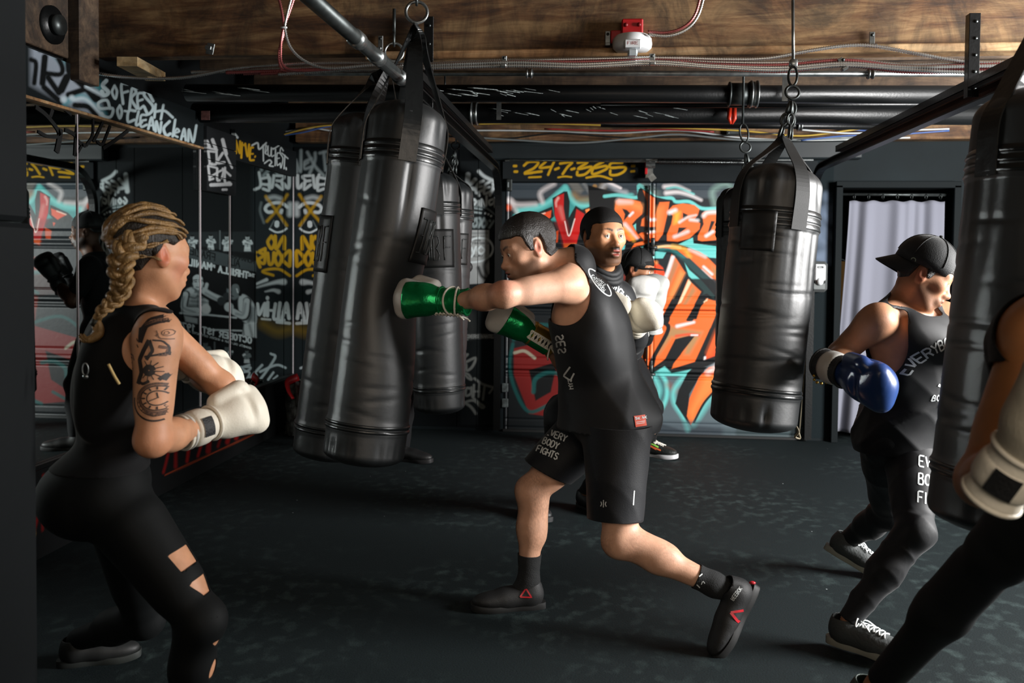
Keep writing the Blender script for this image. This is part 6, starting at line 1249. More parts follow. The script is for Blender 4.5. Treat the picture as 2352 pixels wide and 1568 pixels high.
def short_hair(q, front=.062, side=-.012, back=-.05, ear=.012):
    x, y, z = q.T
    line = np.where(y > .03, front-.10*np.clip((np.abs(x)-.03), 0, 1)-.0*y, np.where(y > -.035, side+.9*np.clip(y-.0, 0, .03)+.02, back+.0*y))
    line = np.interp(y, [-.12, -.07, -.045, -.03, -.005, .006, .02, .035, .05, .1], [back, back+.004, -.03, .036, .036, -.008, -.006, .042, front-.012, front])
    return line-z+.012*np.clip((np.abs(x)-.05)/.02, 0, 1)*(y > .03)
def glove(parent, wr, d, thumb, s=1., main=None, cuff=None, strap=None, patch=None, laces=False, palm=None, label=None, thumbm=None, closed=1.):
    """boxing glove: d points from the wrist to the knuckles, thumb to the thumb side"""
    wr = np.asarray(wr, float); d = unit(d); t = unit(np.asarray(thumb)-d*(np.asarray(thumb)@d)); n = np.cross(t, d); R = np.array([t, d, n]); L = lambda x, y, z: wr+s*(np.array([x, y, z])@R)
    B = Field(); E = lambda p, r, k=.03, sub=False: B.ell(L(*p), np.asarray(r)*s, R, k*s, 'm', sub); C_ = lambda a, b, ra, rb, k=.03, sub=False: B.cone(L(*a), L(*b), ra*s, rb*s, k*s, 'm', None, sub)
    E((0, .105, .012), (.060, .082, .050)); E((-.002, .140, -.006), (.060, .056, .056)); E((0, .105, -.03), (.050, .055, .034)); C_((0, .0, 0), (0, .06, .004), .041, .050); C_((-.045, .165, -.012), (.045, .165, -.012), .030, .028, .03)
    C_((.050, .052, -.008), (.066, .120, -.030), .027, .026, .009); E((.064, .128, -.034), (.022, .026, .022), .01)
    C_((.030, .075, .03), (.032, .15, .03), .004, .004, .016, True); C_((-.05, .115, -.064), (.05, .115, -.064), .008, .008, .02, True)
    v, f = B.build(.0055*max(.8, s), far=.003); v = relax(v, f, 2); o = mesh('boxing_glove', v, f, main, parent, label=label)
    ys = np.linspace(-.085, .012, 14); rr_ = .046+.004*np.cos((ys+.085)/.097*math.pi*3)*.5; g = G(); g.tube([L(0, y, 0) for y in ys], rr_*s, 28, up=n); g.obj('cuff', cuff or main, o)
    G().torus(L(0, -.085, 0), d, .046*s, .005*s, 28, 8).obj('cuff_edge', lace_m if laces else (cuff or main), o); G().torus(L(0, .014, 0), d, .047*s, .005*s, 28, 8).obj('wrist_seam', cuff or main, o)
    if strap is not None:
        ys = np.linspace(-.062, -.008, 7); G().tube([L(0, y, 0) for y in ys], (np.array([.046, .0505, .0515, .0515, .0515, .0505, .046]))*s, 32, up=n).obj('wrist_strap', strap, o)
    return o, R, L, (v, f)
def shoe(parent, heel, toe, up, s=1., upper=None, sole=None, laces=None, label=None, high=.09, tongue=True):
    heel, toe = np.asarray(heel, float), np.asarray(toe, float); d = unit(toe-heel); u = unit(np.asarray(up)-d*(np.asarray(up)@d)); r = np.cross(d, u); R = np.array([r, d, u]); L = lambda x, y, z: heel+s*(np.array([x, y, z])@R); B = Field()
    E = lambda p, q, k=.03: B.ell(L(*p), np.asarray(q)*s, R, k*s, 'm'); C_ = lambda a, b, ra, rb, k=.03: B.cone(L(*a), L(*b), ra*s, rb*s, k*s, 'm')
    E((0, .042, .05), (.036, .046, .048)); C_((0, .05, .062), (0, .14, .052), .037, .036); E((0, .205, .042), (.044, .074, .030)); E((0, .13, .045), (.040, .09, .034)); C_((0, .05, .07), (0, .046, high), .038, .037)
    v, f = B.build(.0065, far=.003); v = relax(v, f, 2); q = (v-heel)@R.T/s; keep = (q[:, 2]); vv, tt = cut_shell(v, f, mx(q[:, 2]-high-.012, .010-q[:, 2]), 0.); o = mesh('shoe', vv, tt, upper, parent, label=label); md = o.modifiers.new('t', 'SOLIDIFY'); md.thickness = .003
    a = np.linspace(0, 2*math.pi, 49)[:-1]; prof = []
    for t in a:
        y = .135-.148*math.cos(t); w_ = (.036+.012*np.clip((y-.10)/.1, 0, 1)-.007*math.exp(-((y-.12)/.05)**2)); e = abs(math.sin(t))**.55*np.sign(math.sin(t)); prof.append((e*w_, y))
    g = G(); vs = []
    for zz_, gr in ((0, .94), (.004, 1.), (.020, 1.03), (.026, 1.0)):
        for x, y in prof: vs.append(L(x*gr, y, zz_+.010*max(0, (y-.2)/.08)**2))
    n = len(prof); fs = [[i*n+j, i*n+(j+1) % n, (i+1)*n+(j+1) % n, (i+1)*n+j] for i in range(3) for j in range(n)]+[list(range(n))[::-1], [3*n+j for j in range(n)]]; g.add(vs, fs).obj('sole', sole, o, sharp=50)
    if laces is not None:
        bt = tree(v, f)
        def on(x, y):
            h = bt.ray_cast(Vector(L(x, y, .2)), Vector(-R[2]), .5); return np.array(h[0])+R[2]*.003 if h[0] is not None else L(x, y, .09)
        for i in range(5):
            y = .105+.018*i
            for sg in (-1, 1): G().tube([on(sg*.022*(1-2*t), y+.014*t) for t in np.linspace(0, 1, 7)], .0032*s, 5).obj('lace', laces, o)
        k0 = on(0, .10)+R[2]*.004
        for sg in (-1, 1):
            G().tube(cat([k0, k0+R[0]*sg*.02+R[2]*.012, k0+R[0]*sg*.038-R[2]*.005, k0+R[0]*sg*.026-R[2]*.012, k0], 5), .0028, 5).obj('lace', laces, o); G().tube(cat([k0, k0+R[0]*sg*.018+R[1]*.02, k0+R[0]*sg*.03+R[1]*.045-R[2]*.018], 5), .0026, 5).obj('lace', laces, o)
    return o, R, L, (v, f)
def cap_hat(parent, c, R, s, brim_dir, m, tilt=0., label=None, bl=.088):
    """baseball cap; brim_dir +1 forward, -1 backward"""
    n, mm = 40, 14; v = []
    for i in range(mm):
        t = i/(mm-1)*math.pi/2
        for j in range(n):
            a = 2*math.pi*j/n; x, y = .086*math.cos(a)*math.cos(t), .107*math.sin(a)*math.cos(t)-.015; z = .036+.108*math.sin(t)**.9 if t else .036; v.append(c+s*(np.array([x, y, z+(-.012 if i == 0 else 0)-.02*(y < -.05)*(math.cos(t))*(brim_dir > 0)])@R))
    f = [[i*n+j, i*n+(j+1) % n, (i+1)*n+(j+1) % n, (i+1)*n+j] for i in range(mm-1) for j in range(n)]
    o = mesh('cap', v, f, m, parent, label=label); md = o.modifiers.new('t', 'SOLIDIFY'); md.thickness = .004
    vb = []; nb = 18
    for i in range(8):
        for j in range(nb):
            a = math.pi*(.08+.84*j/(nb-1)); r0 = i/7; x = (.084+.004*r0)*math.cos(a)*(1-.12*r0*r0); y = brim_dir*(.100*math.sin(a)+bl*r0*math.sin(a)**.8)-.015; vb.append(c+s*(np.array([x, y, .030-(.030+tilt)*r0-.9*x*x*2.2])@R))
    fb = [[i*nb+j, i*nb+j+1, (i+1)*nb+j+1, (i+1)*nb+j] for i in range(7) for j in range(nb-1)]; b = mesh('brim', vb, fb, m, o); md = b.modifiers.new('t', 'SOLIDIFY'); md.thickness = .005
    G().ball(c+s*(np.array([0, -.015, .146])@R), .009, 10, 6).obj('button', m, o)
    for k in range(6):
        a = math.pi/6+k*math.pi/3; G().tube([c+s*(np.array([.0875*math.cos(a)*math.cos(t), .1085*math.sin(a)*math.cos(t)-.015, .036+.1095*math.sin(t)**.9])@R) for t in np.linspace(.08, 1.5, 12)], .0016, 4).obj('seam', m, o)
    return o
# ================================================================== 1  the man punching the bag
def person(label, foot): return thing('person', label, 'person', foot, None)
SKIN_A = (206, 158, 130)
m1_ = person('man in black tank top and shorts punching the tilted bag with a green glove', (float(P(1420, 1000, 3.2)[0]), 3.2, 0))
def build_puncher(root):
    B = Field(); hipR, hipL = P(1392, 948, 3.41), P(1418, 958, 3.20); kR, aR = P(1222, 1128, 3.38), P(1214, 1335, 3.37); kL, aL = P(1424, 1240, 3.12), P(1640, 1342, 3.10)
    shL, shR = P(1309, 653, 3.10), P(1352, 694, 3.47); elL, wrL = P(1160, 676, 2.94), P(1052, 692, 3.12); elR, wrR = P(1332, 862, 3.55), P(1250, 782, 3.42)
    pel, che, nk = P(1402, 942, 3.30), P(1350, 748, 3.28), P(1308, 612, 3.26)
    add_torso(B, pel, che, nk, shL, shR, hipL, hipR, 1.02)
    f = unit(V(-.86, -.44, -.30)); c, R, s = add_head(B, P(1211, 574, 3.20), f, V(-.30, -.05, .95), .98, 0, 't')
    add_neck(B, nk, c, R, s, 1.02)
    add_arm(B, shL, elL, wrL, 'aL', 1.03); add_arm(B, shR, elR, wrR, 'aR', 1.05)
    add_leg(B, hipL, kL, aL, 'lL', 1.06); add_leg(B, hipR, kR, aR, 'lR', 1.06, V(-1, 0, 0))
    # feet as stubs inside the shoes
    B.cone(aR, aR+V(-.05, -.01, -.06), .034, .034, .03, 'lR'); B.cone(aL, P(1712, 1372, 3.11), .034, .030, .03, 'lL')
    v, f_ = B.build(.0075, fine=[(c-.14, c+.15, .0036)], kj=.06); v = relax(v, f_, 1, .4)
    col = skin_colors(v, SKIN_A, 1); head_paint(col, v, c, R, s, (168, 92, 84), (70, 54, 44), (34, 26, 20), .62, (206, 106, 92))
    dab(col, v, elL+V(0, 0, .02), (.07, .07, .06), (196, 92, 76), .6, .9); dab(col, v, (elL+wrL)/2+V(0, -.02, -.02), (.05, .05, .04), (190, 96, 78), .35, .9); dab(col, v, elL+V(.13, 0, 0), (.16, .12, .12), (224, 188, 168), .4, .9)
    # hair on shins and forearm (sparse brown shade made of fine specks)
    r_ = np.random.default_rng(5)
    for a_, b_, rad, al in ((kR, aR, .10, .34), (kL, aL, .10, .30), (elL, wrL, .07, .22), (kR+(hipR-kR)*.25, kR, .1, .22)):
        d_ = seg_d(v, a_, b_); sel = d_ < rad; k_ = sel*al*(r_.random(len(v)) ** 1.5)*(.5+.5*np.sin(v@V(31, 17, 23)+3*np.sin(v@V(-13, 29, 11)))); col = col*(1-k_[:, None])+np.array(srgb(84, 54, 36))*k_[:, None]
    mesh('body', v, f_, skin_m, root, colors=col)
    add_eyes(root, c, R, s, (.0, 1, -.18))
    hair_cap(root, v, f_, c, R, s, hair_dark, lambda q: short_hair(q, .066, -.012, -.062), .019, .007, 3)
    q = (v-c)@R.T/s
    # fade at neck and sideburn already in the hairline; tank top
    ar = P(1284, 668, 3.06); ex = unit(P(1346, 640, 3.06)-P(1224, 690, 3.06)); ey = unit(np.cross(ex, V(0, 1, 0)))
    d2 = np.sqrt((((v-ar)@ex)/.104)**2+(((v-ar)@ey)/.128)**2); hole = np.where(v[:, 1] < 3.30, (1-d2)*.1, -1.)
    holeR = .115-np.linalg.norm(v-shR-V(-.04, .06, -.02), axis=1)
    arms = mx(.11-seg_d(v, shL+(elL-shL)*.32, elL)-.03, .10-seg_d(v, shR+(elR-shR)*.45, elR)-.02, .09-seg_d(v, elL, wrL), .09-seg_d(v, elR, wrR), np.minimum((v-shL)@unit(elL-shL)-.03, (3.22-v[:, 1])))
    up = unit(nk-che); neck = mx((v-nk)@unit(c-nk)-.012, .078-np.linalg.norm(v-nk-R[1]*.05, axis=1), np.where(np.linalg.norm(q, axis=1) < .16, .05, -1))
    hem = (P(1380, 985, 3.2)-v)@V(0, 0, 1.)
    val = mx(hole, holeR, arms, neck, hem, np.where(np.minimum(seg_d(v, kR, aR), seg_d(v, kL, aL)) < .12, .05, -1))
    low = np.clip((P(1380, 800, 3.2)[2]-v[:, 2])/.3, 0, 1)
    S2 = Field(); add_torso(S2, pel+V(0, 0, .01), che, nk, shL, shR, hipL, hipR, 1.06); add_neck(S2, nk, c, R, s, 1.12); S2.cone(che+V(.02, 0, -.02), P(1392, 1000, 3.30), .128, .158, .06); S2.cone(P(1392, 940, 3.30), P(1388, 1020, 3.28), .158, .186, .05)
    bv, bf = v, f_; v, f_ = S2.build(.009); v = relax(v, f_, 3)
    d2 = np.sqrt((((v-ar)@ex)/.104)**2+(((v-ar)@ey)/.128)**2); hole = np.minimum((1-d2)*.1, 3.30-v[:, 1]); holeR = .085-np.linalg.norm(v-shR-V(-.05, .09, -.04), axis=1)
    neck = mx((v-nk)@unit(c-nk)-.020, .056-np.linalg.norm(v-nk-R[1]*.05, axis=1)); hem = P(1380, 990, 3.2)[2]-v[:, 2]
    val = mx(hole, holeR, neck, hem, np.minimum((v-shL)@unit(elL-shL)-.03, .095-seg_d(v, shL, elL))); low = np.clip((P(1380, 800, 3.2)[2]-v[:, 2])/.3, 0, 1)
    off = .013+folds(v, 8, .028, 15., 5, (1, 1, .5))*(.25+low)
    shirt, sv, st = garment('tank_top', root, v, f_, val, off, cloth_black2); v, f_ = bv, bf
    bt = tree(sv, st)
    # white print: oval badge between the shoulder blades, lettering down the chest, hem label
    cam_d = lambda p: unit(np.asarray(p)-CAM)
    p0 = P(1378, 648, 3.2); dx = V(.0, 0, 0); ex_ = (P(1397, 672, 3.2)-P(1345, 608, 3.2)); L_ = np.linalg.norm(ex_); ex_ = ex_/L_; ey_ = unit(np.cross(cam_d(p0), ex_))
    t = np.linspace(0, 2*math.pi, 25); shapes = [(np.stack([.062*np.cos(t), .017*np.sin(t)], 1), .004)]+words('EVERYBODY', .0105, .0018, (-.038, .001))+words('FIGHTS', .0105, .0018, (-.024, -.0115))
    drape('back_print', white_print, shirt, bt, p0, ex_, ey_, cam_d(p0), shapes, .0015, .0035, label='white oval badge on the back of the tank top')
    p1 = P(1283, 770, 3.2); ex1 = unit(P(1296, 850, 3.2)-P(1268, 700, 3.2)); ey1 = unit(np.cross(cam_d(p1), ex1))
    drape('chest_print', white_print, shirt, bt, p1, ex1, ey1, cam_d(p1), words('SES', .030, .006, (.0, -.016))+[([(.12, -.02), (.15, .01), (.17, -.012), (.145, -.03)], .006)]+words('GYM', .016, .0035, (.165, -.018)))
    # hem label
    q0 = P(1471, 966, 3.12); 
    drape('hem_label', mat('orange_label', srgb(214, 78, 48), .6), shirt, bt, q0, unit(V(1, 0, .18)), unit(V(-.18, 0, 1)), cam_d(q0), [([(-.020, 0), (.020, 0)], .040)], lift=.003, label='orange woven hem label')
    drape('label_print', white_print, shirt, bt, q0, unit(V(1, 0, .18)), unit(V(-.18, 0, 1)), cam_d(q0), words('THE ONE', .010, .002, (-.017, .005), .2, .5)+[([(-.016, -.003), (.016, -.003)], .002), ([(-.016, -.009), (.014, -.009)], .002)], lift=.0045)
    # shorts: two loose legs joined at the seat
    S_ = Field(); hemR0, hemL0 = P(1258, 1082, 3.38), P(1413, 1192, 3.14)
    for hp, hm, ra, rb in ((hipR, hemR0, .125, .098), (hipL, hemL0, .135, .098)):
        S_.cone(hp, hm+(hm-hp)*.12, ra, rb, .05)
    S_.ell(pel, (.175, .15, .13), None, .06); S_.ell(pel+V(.05, 0, -.03), (.14, .13, .11), None, .05)
    sv2, sf2 = S_.build(.0095); sv2 = relax(sv2, sf2, 3)
    dR, dL = unit(hemR0-hipR), unit(hemL0-hipL); nearR = seg_d(sv2, hipR, hemR0+dR*.1) < seg_d(sv2, hipL, hemL0+dL*.1)
    nR = unit(dR+V(.15, 0, -.35)); nL = unit(dL+V(0, 0, -.3))
    val = np.where(nearR, (sv2-hemR0)@nR, (sv2-hemL0)@nL); val = mx(val, sv2[:, 2]-pel[2]+.03)
    shorts, gv, gt = garment('shorts', root, sv2, sf2, val, folds(sv2, 4, .014, 15., 5, (1, 1, .5)), mat('black_shorts_cloth', srgb(14, 16, 20), .62, sheen=.06, spec=.3, bump=(300, .1)), .003)
    bt = tree(gv, gt); p2 = P(1267, 1020, 3.3); exs = unit(P(1298, 1032, 3.3)-P(1250, 1012, 3.3)); eys = unit(P(1285, 985, 3.3)-P(1258, 1050, 3.3))
    drape('thigh_print', white_print, shorts, bt, p2, exs, eys, cam_d(p2), words('EVERY', .026, .005, (-.036, .028), .28, .5)+words('BODY', .026, .005, (-.036, -.010), .28, .5)+words('FIGHTS', .026, .005, (-.046, -.048), .25, .5), label='white EVERY BODY FIGHTS lettering on the thigh')
    p3 = P(1386, 1157, 3.1); drape('hem_logo', white_print, shorts, bt, p3, V(1, 0, 0), V(0, 0, 1), cam_d(p3), [([(0, -.012), (0, .014)], .003), ([(-.009, .008), (-.006, 0), (-.010, -.009)], .003), ([(.009, .008), (.006, 0), (.010, -.009)], .003)])
    p4 = P(1455, 1143, 3.1); drape('side_stripe', white_print, shorts, bt, p4, V(1, 0, 0), V(0, 0, 1), cam_d(p4), [([(.0, -.026), (.003, .026)], .004)])
    # socks and shoes
    sock = mat('black_sock', srgb(18, 20, 21), .85, bump=(260, .3)); lv = seg_d(v, kR, aR); 
    for a_, k_, lo, nm in ((aR, kR, P(1214, 1272, 3.37), 'sock'), (aL, kL, P(1602, 1318, 3.10), 'sock')):
        d_ = unit(a_-k_); val = mx((lo-v)@d_, seg_d(v, k_, a_+d_*.10)-.085); so, s_v, s_t = garment(nm, root, v, f_, val, .005+folds(v, 12, .002, 60.), sock)
        if a_ is aL:
            bt = tree(s_v, s_t); p5 = P(1612, 1336, 3.0); drape('sock_logo', white_print, so, bt, p5, unit(P(1625, 1320, 3)-P(1605, 1350, 3)), unit(V(-.7, 0, .7)), cam_d(p5), [([(-.02, -.006), (-.02, .012), (.0, .02), (.022, .014)], .004), ([(-.008, -.004), (.006, .0), (.004, -.012)], .003)])
    upm = mat('black_shoe_mesh', srgb(15, 16, 17), .65, bump=(320, .12)); slm = mat('black_shoe_sole', srgb(20, 21, 21), .6); redl = mat('red_shoe_logo', srgb(178, 28, 40), .4, emit=None)
    hz = float(PZ(1225, 1392)[1])
    o, R_, L_, (s_v, s_f) = shoe(root, aR+V(.055, .01, -.104), aR+V(-.22, -.06, -.108), V(0, 0, 1), 1.0, upm, slm, high=.095)
    bt = tree(s_v, s_f); tri = [([(-.022, -.012), (0, .022), (.022, -.012), (-.022, -.012)], .006)]
    p6 = L_(-.04, .09, .055); drape('shoe_logo', redl, o, bt, P(1208, 1364, 3.2), V(1, 0, 0), V(0, 0, 1), cam_d(P(1208, 1364, 3.2)), tri, lift=.003, label='red triangle logo')
    hl, te = P(1738, 1352, 3.12), P(1672, 1480, 3.06); te[2] = .03
    o, R_, L_, (s_v, s_f) = shoe(root, hl, te, P(1600, 1400, 3.05)-P(1700, 1430, 3.10), 1.0, upm, slm, high=.10); bt = tree(s_v, s_f)
    p7 = P(1697, 1408, 3.0); drape('shoe_logo', redl, o, bt, p7, unit(V(.9, 0, -.25)), unit(V(.35, 0, .95)), cam_d(p7), [([(-.026, -.006), (.018, .018), (.010, -.030), (-.026, -.006)], .009)], lift=.003, label='red triangle logo')
    p8 = P(1692, 1362, 3.0); e8 = unit(P(1706, 1346, 3)-P(1684, 1376, 3)); drape('shoe_lettering', white_print, o, bt, p8, e8, unit(np.cross(cam_d(p8), e8)), cam_d(p8), words('REEBOK', .0125, .0019, (-.028, -.006), .35, .55), lift=.003, step=.003)
    p9 = P(1728, 1338, 3.05); g = G(); g.ball(p9, (.012, .008, .006), 8, 6); g.obj('heel_tab', redl, o, label='red heel tab')
    # gloves
    dL_ = unit(P(925, 690, 3.17)-wrL+V(0, 0, .01)); o, R_, L_, gm = glove(root, wrL+dL_*.05, dL_, V(-.2, .2, 1), 1.02, glove_white, foil_green, None, label='white lace-up glove with metallic green cuff')
    # green palm side facing the camera, laid over the mitt
    gv_, gf_ = gm; q = (gv_-wrL-dL_*.05)@R_.T/1.02
    w1 = unit(V(-.1, -1, -.15)); vis = (gv_-L_(0, .09, 0))@w1
    val = mx(-(vis-.012), q[:, 1]-.145, -.03-q[:, 1]); garment('green_panel', o, gv_, gf_, val, .003+folds(gv_, 2, .004, 34.), foil_green, .003)
    g = G()
    for k in range(9):
        y0 = -.06+k*.014; a_ = [L_(-.046+.002*k*0, y0, -.018), L_(-.052, y0+.007, 0), L_(-.046, y0+.012, .018)]; b_ = [L_(-.046, y0, .018), L_(-.0545, y0+.007, 0), L_(-.046, y0+.012, -.018)]
        g.tube(cat(a_, 4), .0032, 5); g.tube(cat(b_, 4), .0032, 5)
    g.obj('lacing', lace_m, o, kind='stuff')
    for y0, tl in ((-.03, .018), (-.045, -.012)):
        G().tube(cat([L_(.0505*math.cos(a_), y0+tl*math.sin(a_), .0505*math.sin(a_)) for a_ in np.linspace(0, 6.0, 24)], 2), .004, 6).obj('wrap_lace', lace_m, o)
    for k in range(2): G().tube(cat([L_(-.05, -.06, .01), L_(-.056, -.075, .03*(-1)**k), L_(-.066, -.09, .03*(-1)**k)], 5), .0032, 5).obj('lace_end', lace_m, o)
    dR_ = unit(P(1120, 712, 3.36)-P(1250, 790, 3.42)); o2, R_, L_, gm = glove(root, wrR+dR_*.045, dR_, V(.3, .4, 1), 1.0, glove_white, foil_gold, None, label='white guard glove with gold and green cuff')
    gv_, gf_ = gm; q = (gv_-wrR-dR_*.045)@R_.T; vis = (gv_-L_(0, .07, 0))@unit(V(-.25, -1, -.5)); garment('green_panel', o2, gv_, gf_, mx(-(vis-.010), q[:, 1]-.135), .003+folds(gv_, 3, .004, 34.), foil_green, .003)
    ys = np.linspace(-.07, .03, 8); vv = []
    fr = unit(V(-.2, -1, .1)); fr = unit(fr-R_[1]*(fr@R_[1])); sd = np.cross(R_[1], fr)
    bt = tree(gv_, gf_)
    for sg, mm_ in ((1, foil_gold), (-1, foil_green)):
        vv = [L_(0, y, 0)+.0495*(fr*math.cos(a_)+sd*math.sin(a_)*sg) for y in ys for a_ in np.linspace(.3, 2.3, 12)]; n_ = 12; ff = [[i*n_+j, i*n_+j+1, (i+1)*n_+j+1, (i+1)*n_+j] for i in range(7) for j in range(n_-1)]; mesh('cuff_panel', vv, ff, mm_, o2)
        G().tube([L_(0, y, 0)+.052*(fr*math.cos(.3)+sd*math.sin(.3)*sg) for y in ys], .0045, 6).obj('piping', lace_m, o2)
    vv = [L_(0, y, 0)+.0475*(fr*math.cos(a_)+sd*math.sin(a_)) for y in ys for a_ in np.linspace(-.35, .35, 6)]; n_ = 6; mesh('tongue', vv, [[i*n_+j, i*n_+j+1, (i+1)*n_+j+1, (i+1)*n_+j] for i in range(7) for j in range(n_-1)], glove_blk, o2)
    for k in range(6):
        y = -.06+k*.016
        for sg in (-1, 1): G().tube([L_(0, y+.012*t, 0)+.0535*(fr*math.cos(.3*(1-2*t))+sd*math.sin(.3*(1-2*t))*sg) for t in np.linspace(0, 1, 5)], .0032, 5).obj('lace', lace_m, o2)
    kn_ = L_(0, -.066, 0)+.056*fr
    for a_, b_ in ((.05, -.03), (-.05, -.02), (.03, -.06), (-.02, -.07), (.0, -.09)): G().tube(cat([kn_, kn_+sd*a_*.7+R_[1]*b_*.4+fr*.012, kn_+sd*a_+R_[1]*b_], 5), .0034, 5).obj('lace_end', lace_m, o2)
build_puncher(m1_)
cam_d = lambda p: unit(np.asarray(p)-CAM)
# ================================================================== 2  the woman with the braid
SKIN_W = (208, 152, 116)
w_ = person('woman with a blonde braid and a tattooed arm, wearing cream boxing gloves', (float(P(300, 1000, 2.25)[0]), 2.25, 0))
def build_woman(root):
    B = Field(); FB = unit(V(.88, .47, 0)); RB = np.cross(FB, V(0, 0, 1.))           # body front and right
    shR, elR, wrR = P(362, 768, 2.14), P(348, 1010, 2.10), P(452, 982, 2.34); nk = P(316, 722, 2.28)
    che = P(266, 850, 2.27); pel = P(258, 1085, 2.27); shL = shR-RB*.33+V(-.02, 0, .01); elL = shL+FB*.20+V(0, 0, -.20)+RB*-.02; wrL = P(425, 840, 2.62)
    hipR, hipL = pel+RB*.085+V(0, 0, -.05), pel-RB*.085+V(0, 0, -.05); kR, kL = P(462, 1425, 2.16), P(330, 1420, 2.62); aR, aL = P(420, 1770, 2.22), P(180, 1640, 2.70); aR[2] = .085; aL[2] = .085
    add_torso(B, pel, che, nk, shL, shR, hipL, hipR, .86, .022); B.ell(pel+RB*.0+FB*-.06+V(0, 0, -.06), (.13, .13, .11), None, .05)
    fh = unit(V(math.sin(math.radians(32)), math.cos(math.radians(32)), -.10)); c, R, s = add_head(B, P(348, 588, 2.27), fh, V(-.05, -.02, 1), .97, 0, 't', .9)
    add_neck(B, nk, c, R, s, .82)
    add_arm(B, shR, elR, wrR, 'aR', .98); add_arm(B, shL, elL, wrL, 'aL', .9); add_leg(B, hipR, kR, aR, 'lR', .98, FB); add_leg(B, hipL, kL, aL, 'lL', .98, FB)
    v, f_ = B.build(.0075, fine=[(c-.14, c+.15, .0045)], kj=.06); v = relax(v, f_, 1, .4)
    col = skin_colors(v, SKIN_W, 2); head_paint(col, v, c, R, s, (196, 104, 92), None, (120, 88, 56), .5, (196, 78, 48))
    q = (v-c)@R.T/s
    dab(col, v, c+s*(np.array([.055, .055, -.03])@R), (.05, .05, .05), (226, 140, 116), .5, .9); dab(col, v, elR, (.07, .07, .07), (206, 116, 78), .5, .9)
    mesh('body', v, f_, skin_m, root, colors=col); bt = tree(v, f_); add_eyes(root, c, R, s)
    # hair: dark under-layer, blonde cornrow strands, plaited braid
    blond = mat('blonde_hair', srgb(142, 110, 66), .4, bump=(320, .5), spec=.5, var=(40, .5), bst=(1, 1, .35)); under = mat('dark_blonde_roots', srgb(30, 23, 15), .5, bump=(320, .5), bst=(1, 1, .35))
    fem = lambda q: np.interp(q[:, 1], [-.12, -.08, -.05, -.03, -.012, .004, .02, .04, .07, .1], [-.055, -.055, -.045, .0, .034, .034, .03, .045, .058, .06])-q[:, 2]
    hair_cap(root, v, f_, c, R, s, under, fem, .012, .003, 4)
    HL = lambda x, y, z: c+s*(np.array([x, y, z])@R)
    def on_head(p, lift):
        p = np.asarray(p); o_ = HL(0, -.02, .03); d_ = unit(p-o_); h = bt.ray_cast(Vector(o_+d_*.3), Vector(-d_), .4); return np.array(h[0])+d_*lift if h[0] is not None else p
    rr = np.random.default_rng(3)
    strands = []
    for i, (y0, z0, x0) in enumerate(((.055, .066, .055), (.05, .086, .045), (.035, .108, .03), (.02, .12, .012), (.045, .055, .066), (.03, .046, .072))):
        strands.append(([(x0, y0, z0), (x0+.014, .012, z0+.012+.005*(i % 2)), (x0*.9+.006, -.05, z0+.004), (x0*.55, -.100, .052+.012*(2-i)), (x0*.15-.01, -.125, .030+.008*(3-i))], .0085))
    for x0, z0 in ((-.02, .124), (-.05, .10), (-.065, .07)): strands.append(([(x0, .04, z0), (x0*1.1, -.02, z0+.012), (x0*.8, -.09, .06), (-.01, -.125, .03)], .0085))
    strands.append(([(.068, -.025, -.005), (.060, -.07, -.012), (.042, -.10, -.02), (.02, -.115, .0)], .004))
    strands.append(([(.074, -.01, .035), (.070, -.05, .020), (.045, -.095, .010), (.01, -.122, .01)], .006))
    for pts, r_ in strands:
        p = np.array([on_head(HL(*q_), .013) for q_ in cat(pts, 6)]); n = len(p); u = np.linspace(0, 1, n)
        for k in range(3): G().tube(p+np.array([math.cos(k*2.1), math.sin(k*2.1), math.sin(k)])*.003+np.outer(np.sin(u*14+k*2), V(0, 0, .0022)), r_*.72*(.5+.8*u)*(1+.25*np.sin(u*26+k)), 7).obj('hair_strand', blond, root)
    ctr = cat([P(322, 540, 2.17), P(286, 580, 2.13), P(278, 620, 2.12), P(282, 655, 2.125), P(262, 690, 2.12), P(236, 712, 2.10), P(220, 738, 2.10)], 14); n = len(ctr); T = np.gradient(ctr, axis=0); T /= np.linalg.norm(T, axis=1)[:, None]; sd = np.cross(T, FW); sd /= np.linalg.norm(sd, axis=1)[:, None]; nm = np.cross(sd, T); u = np.linspace(0, 1, n); A = np.interp(u, [0, .15, .6, 1], [.020, .024, .017, .006])
    for k in range(3):
        ph = u*2*math.pi*3.3+k*2*math.pi/3; p = ctr+sd*(A*np.sin(ph))[:, None]+nm*(.55*A*np.sin(2*ph))[:, None]
        rr_ = A*.62*(1+.18*np.cos(2*ph))
        for j in range(3): G().tube(p+sd*(A*.30*(j-1))[:, None]*.8+nm*(.15*A*((j % 2)*2-1))[:, None], rr_*.72, 8).obj('braid_strand', blond, root)
    G().tube([ctr[-1]-T[-1]*.006, ctr[-1]+T[-1]*.012], .010, 10).obj('hair_tie', mat('dark_hair_tie', srgb(30, 30, 20), .6), root)
    tail = cat([ctr[-1], P(226, 760, 2.10), P(216, 775, 2.09), P(196, 780, 2.08), P(186, 768, 2.08)], 6)
    for j in range(4): G().tube(tail+V(.004*(j-1.5), 0, .004*((j % 2)-.5)), np.interp(np.linspace(0, 1, len(tail)), [0, .4, 1], [.007, .011, .002]), 6).obj('braid_tail', blond, root)
    # black racerback top: bares shoulder and shoulder blade
    c0 = P(342, 806, 2.10); e1 = unit(P(342, 880, 2.1)-P(338, 730, 2.1)); e2 = unit(np.cross(e1, V(0, 1, 0)))
    x_, y_ = (v-c0)@e2, (v-c0)@e1
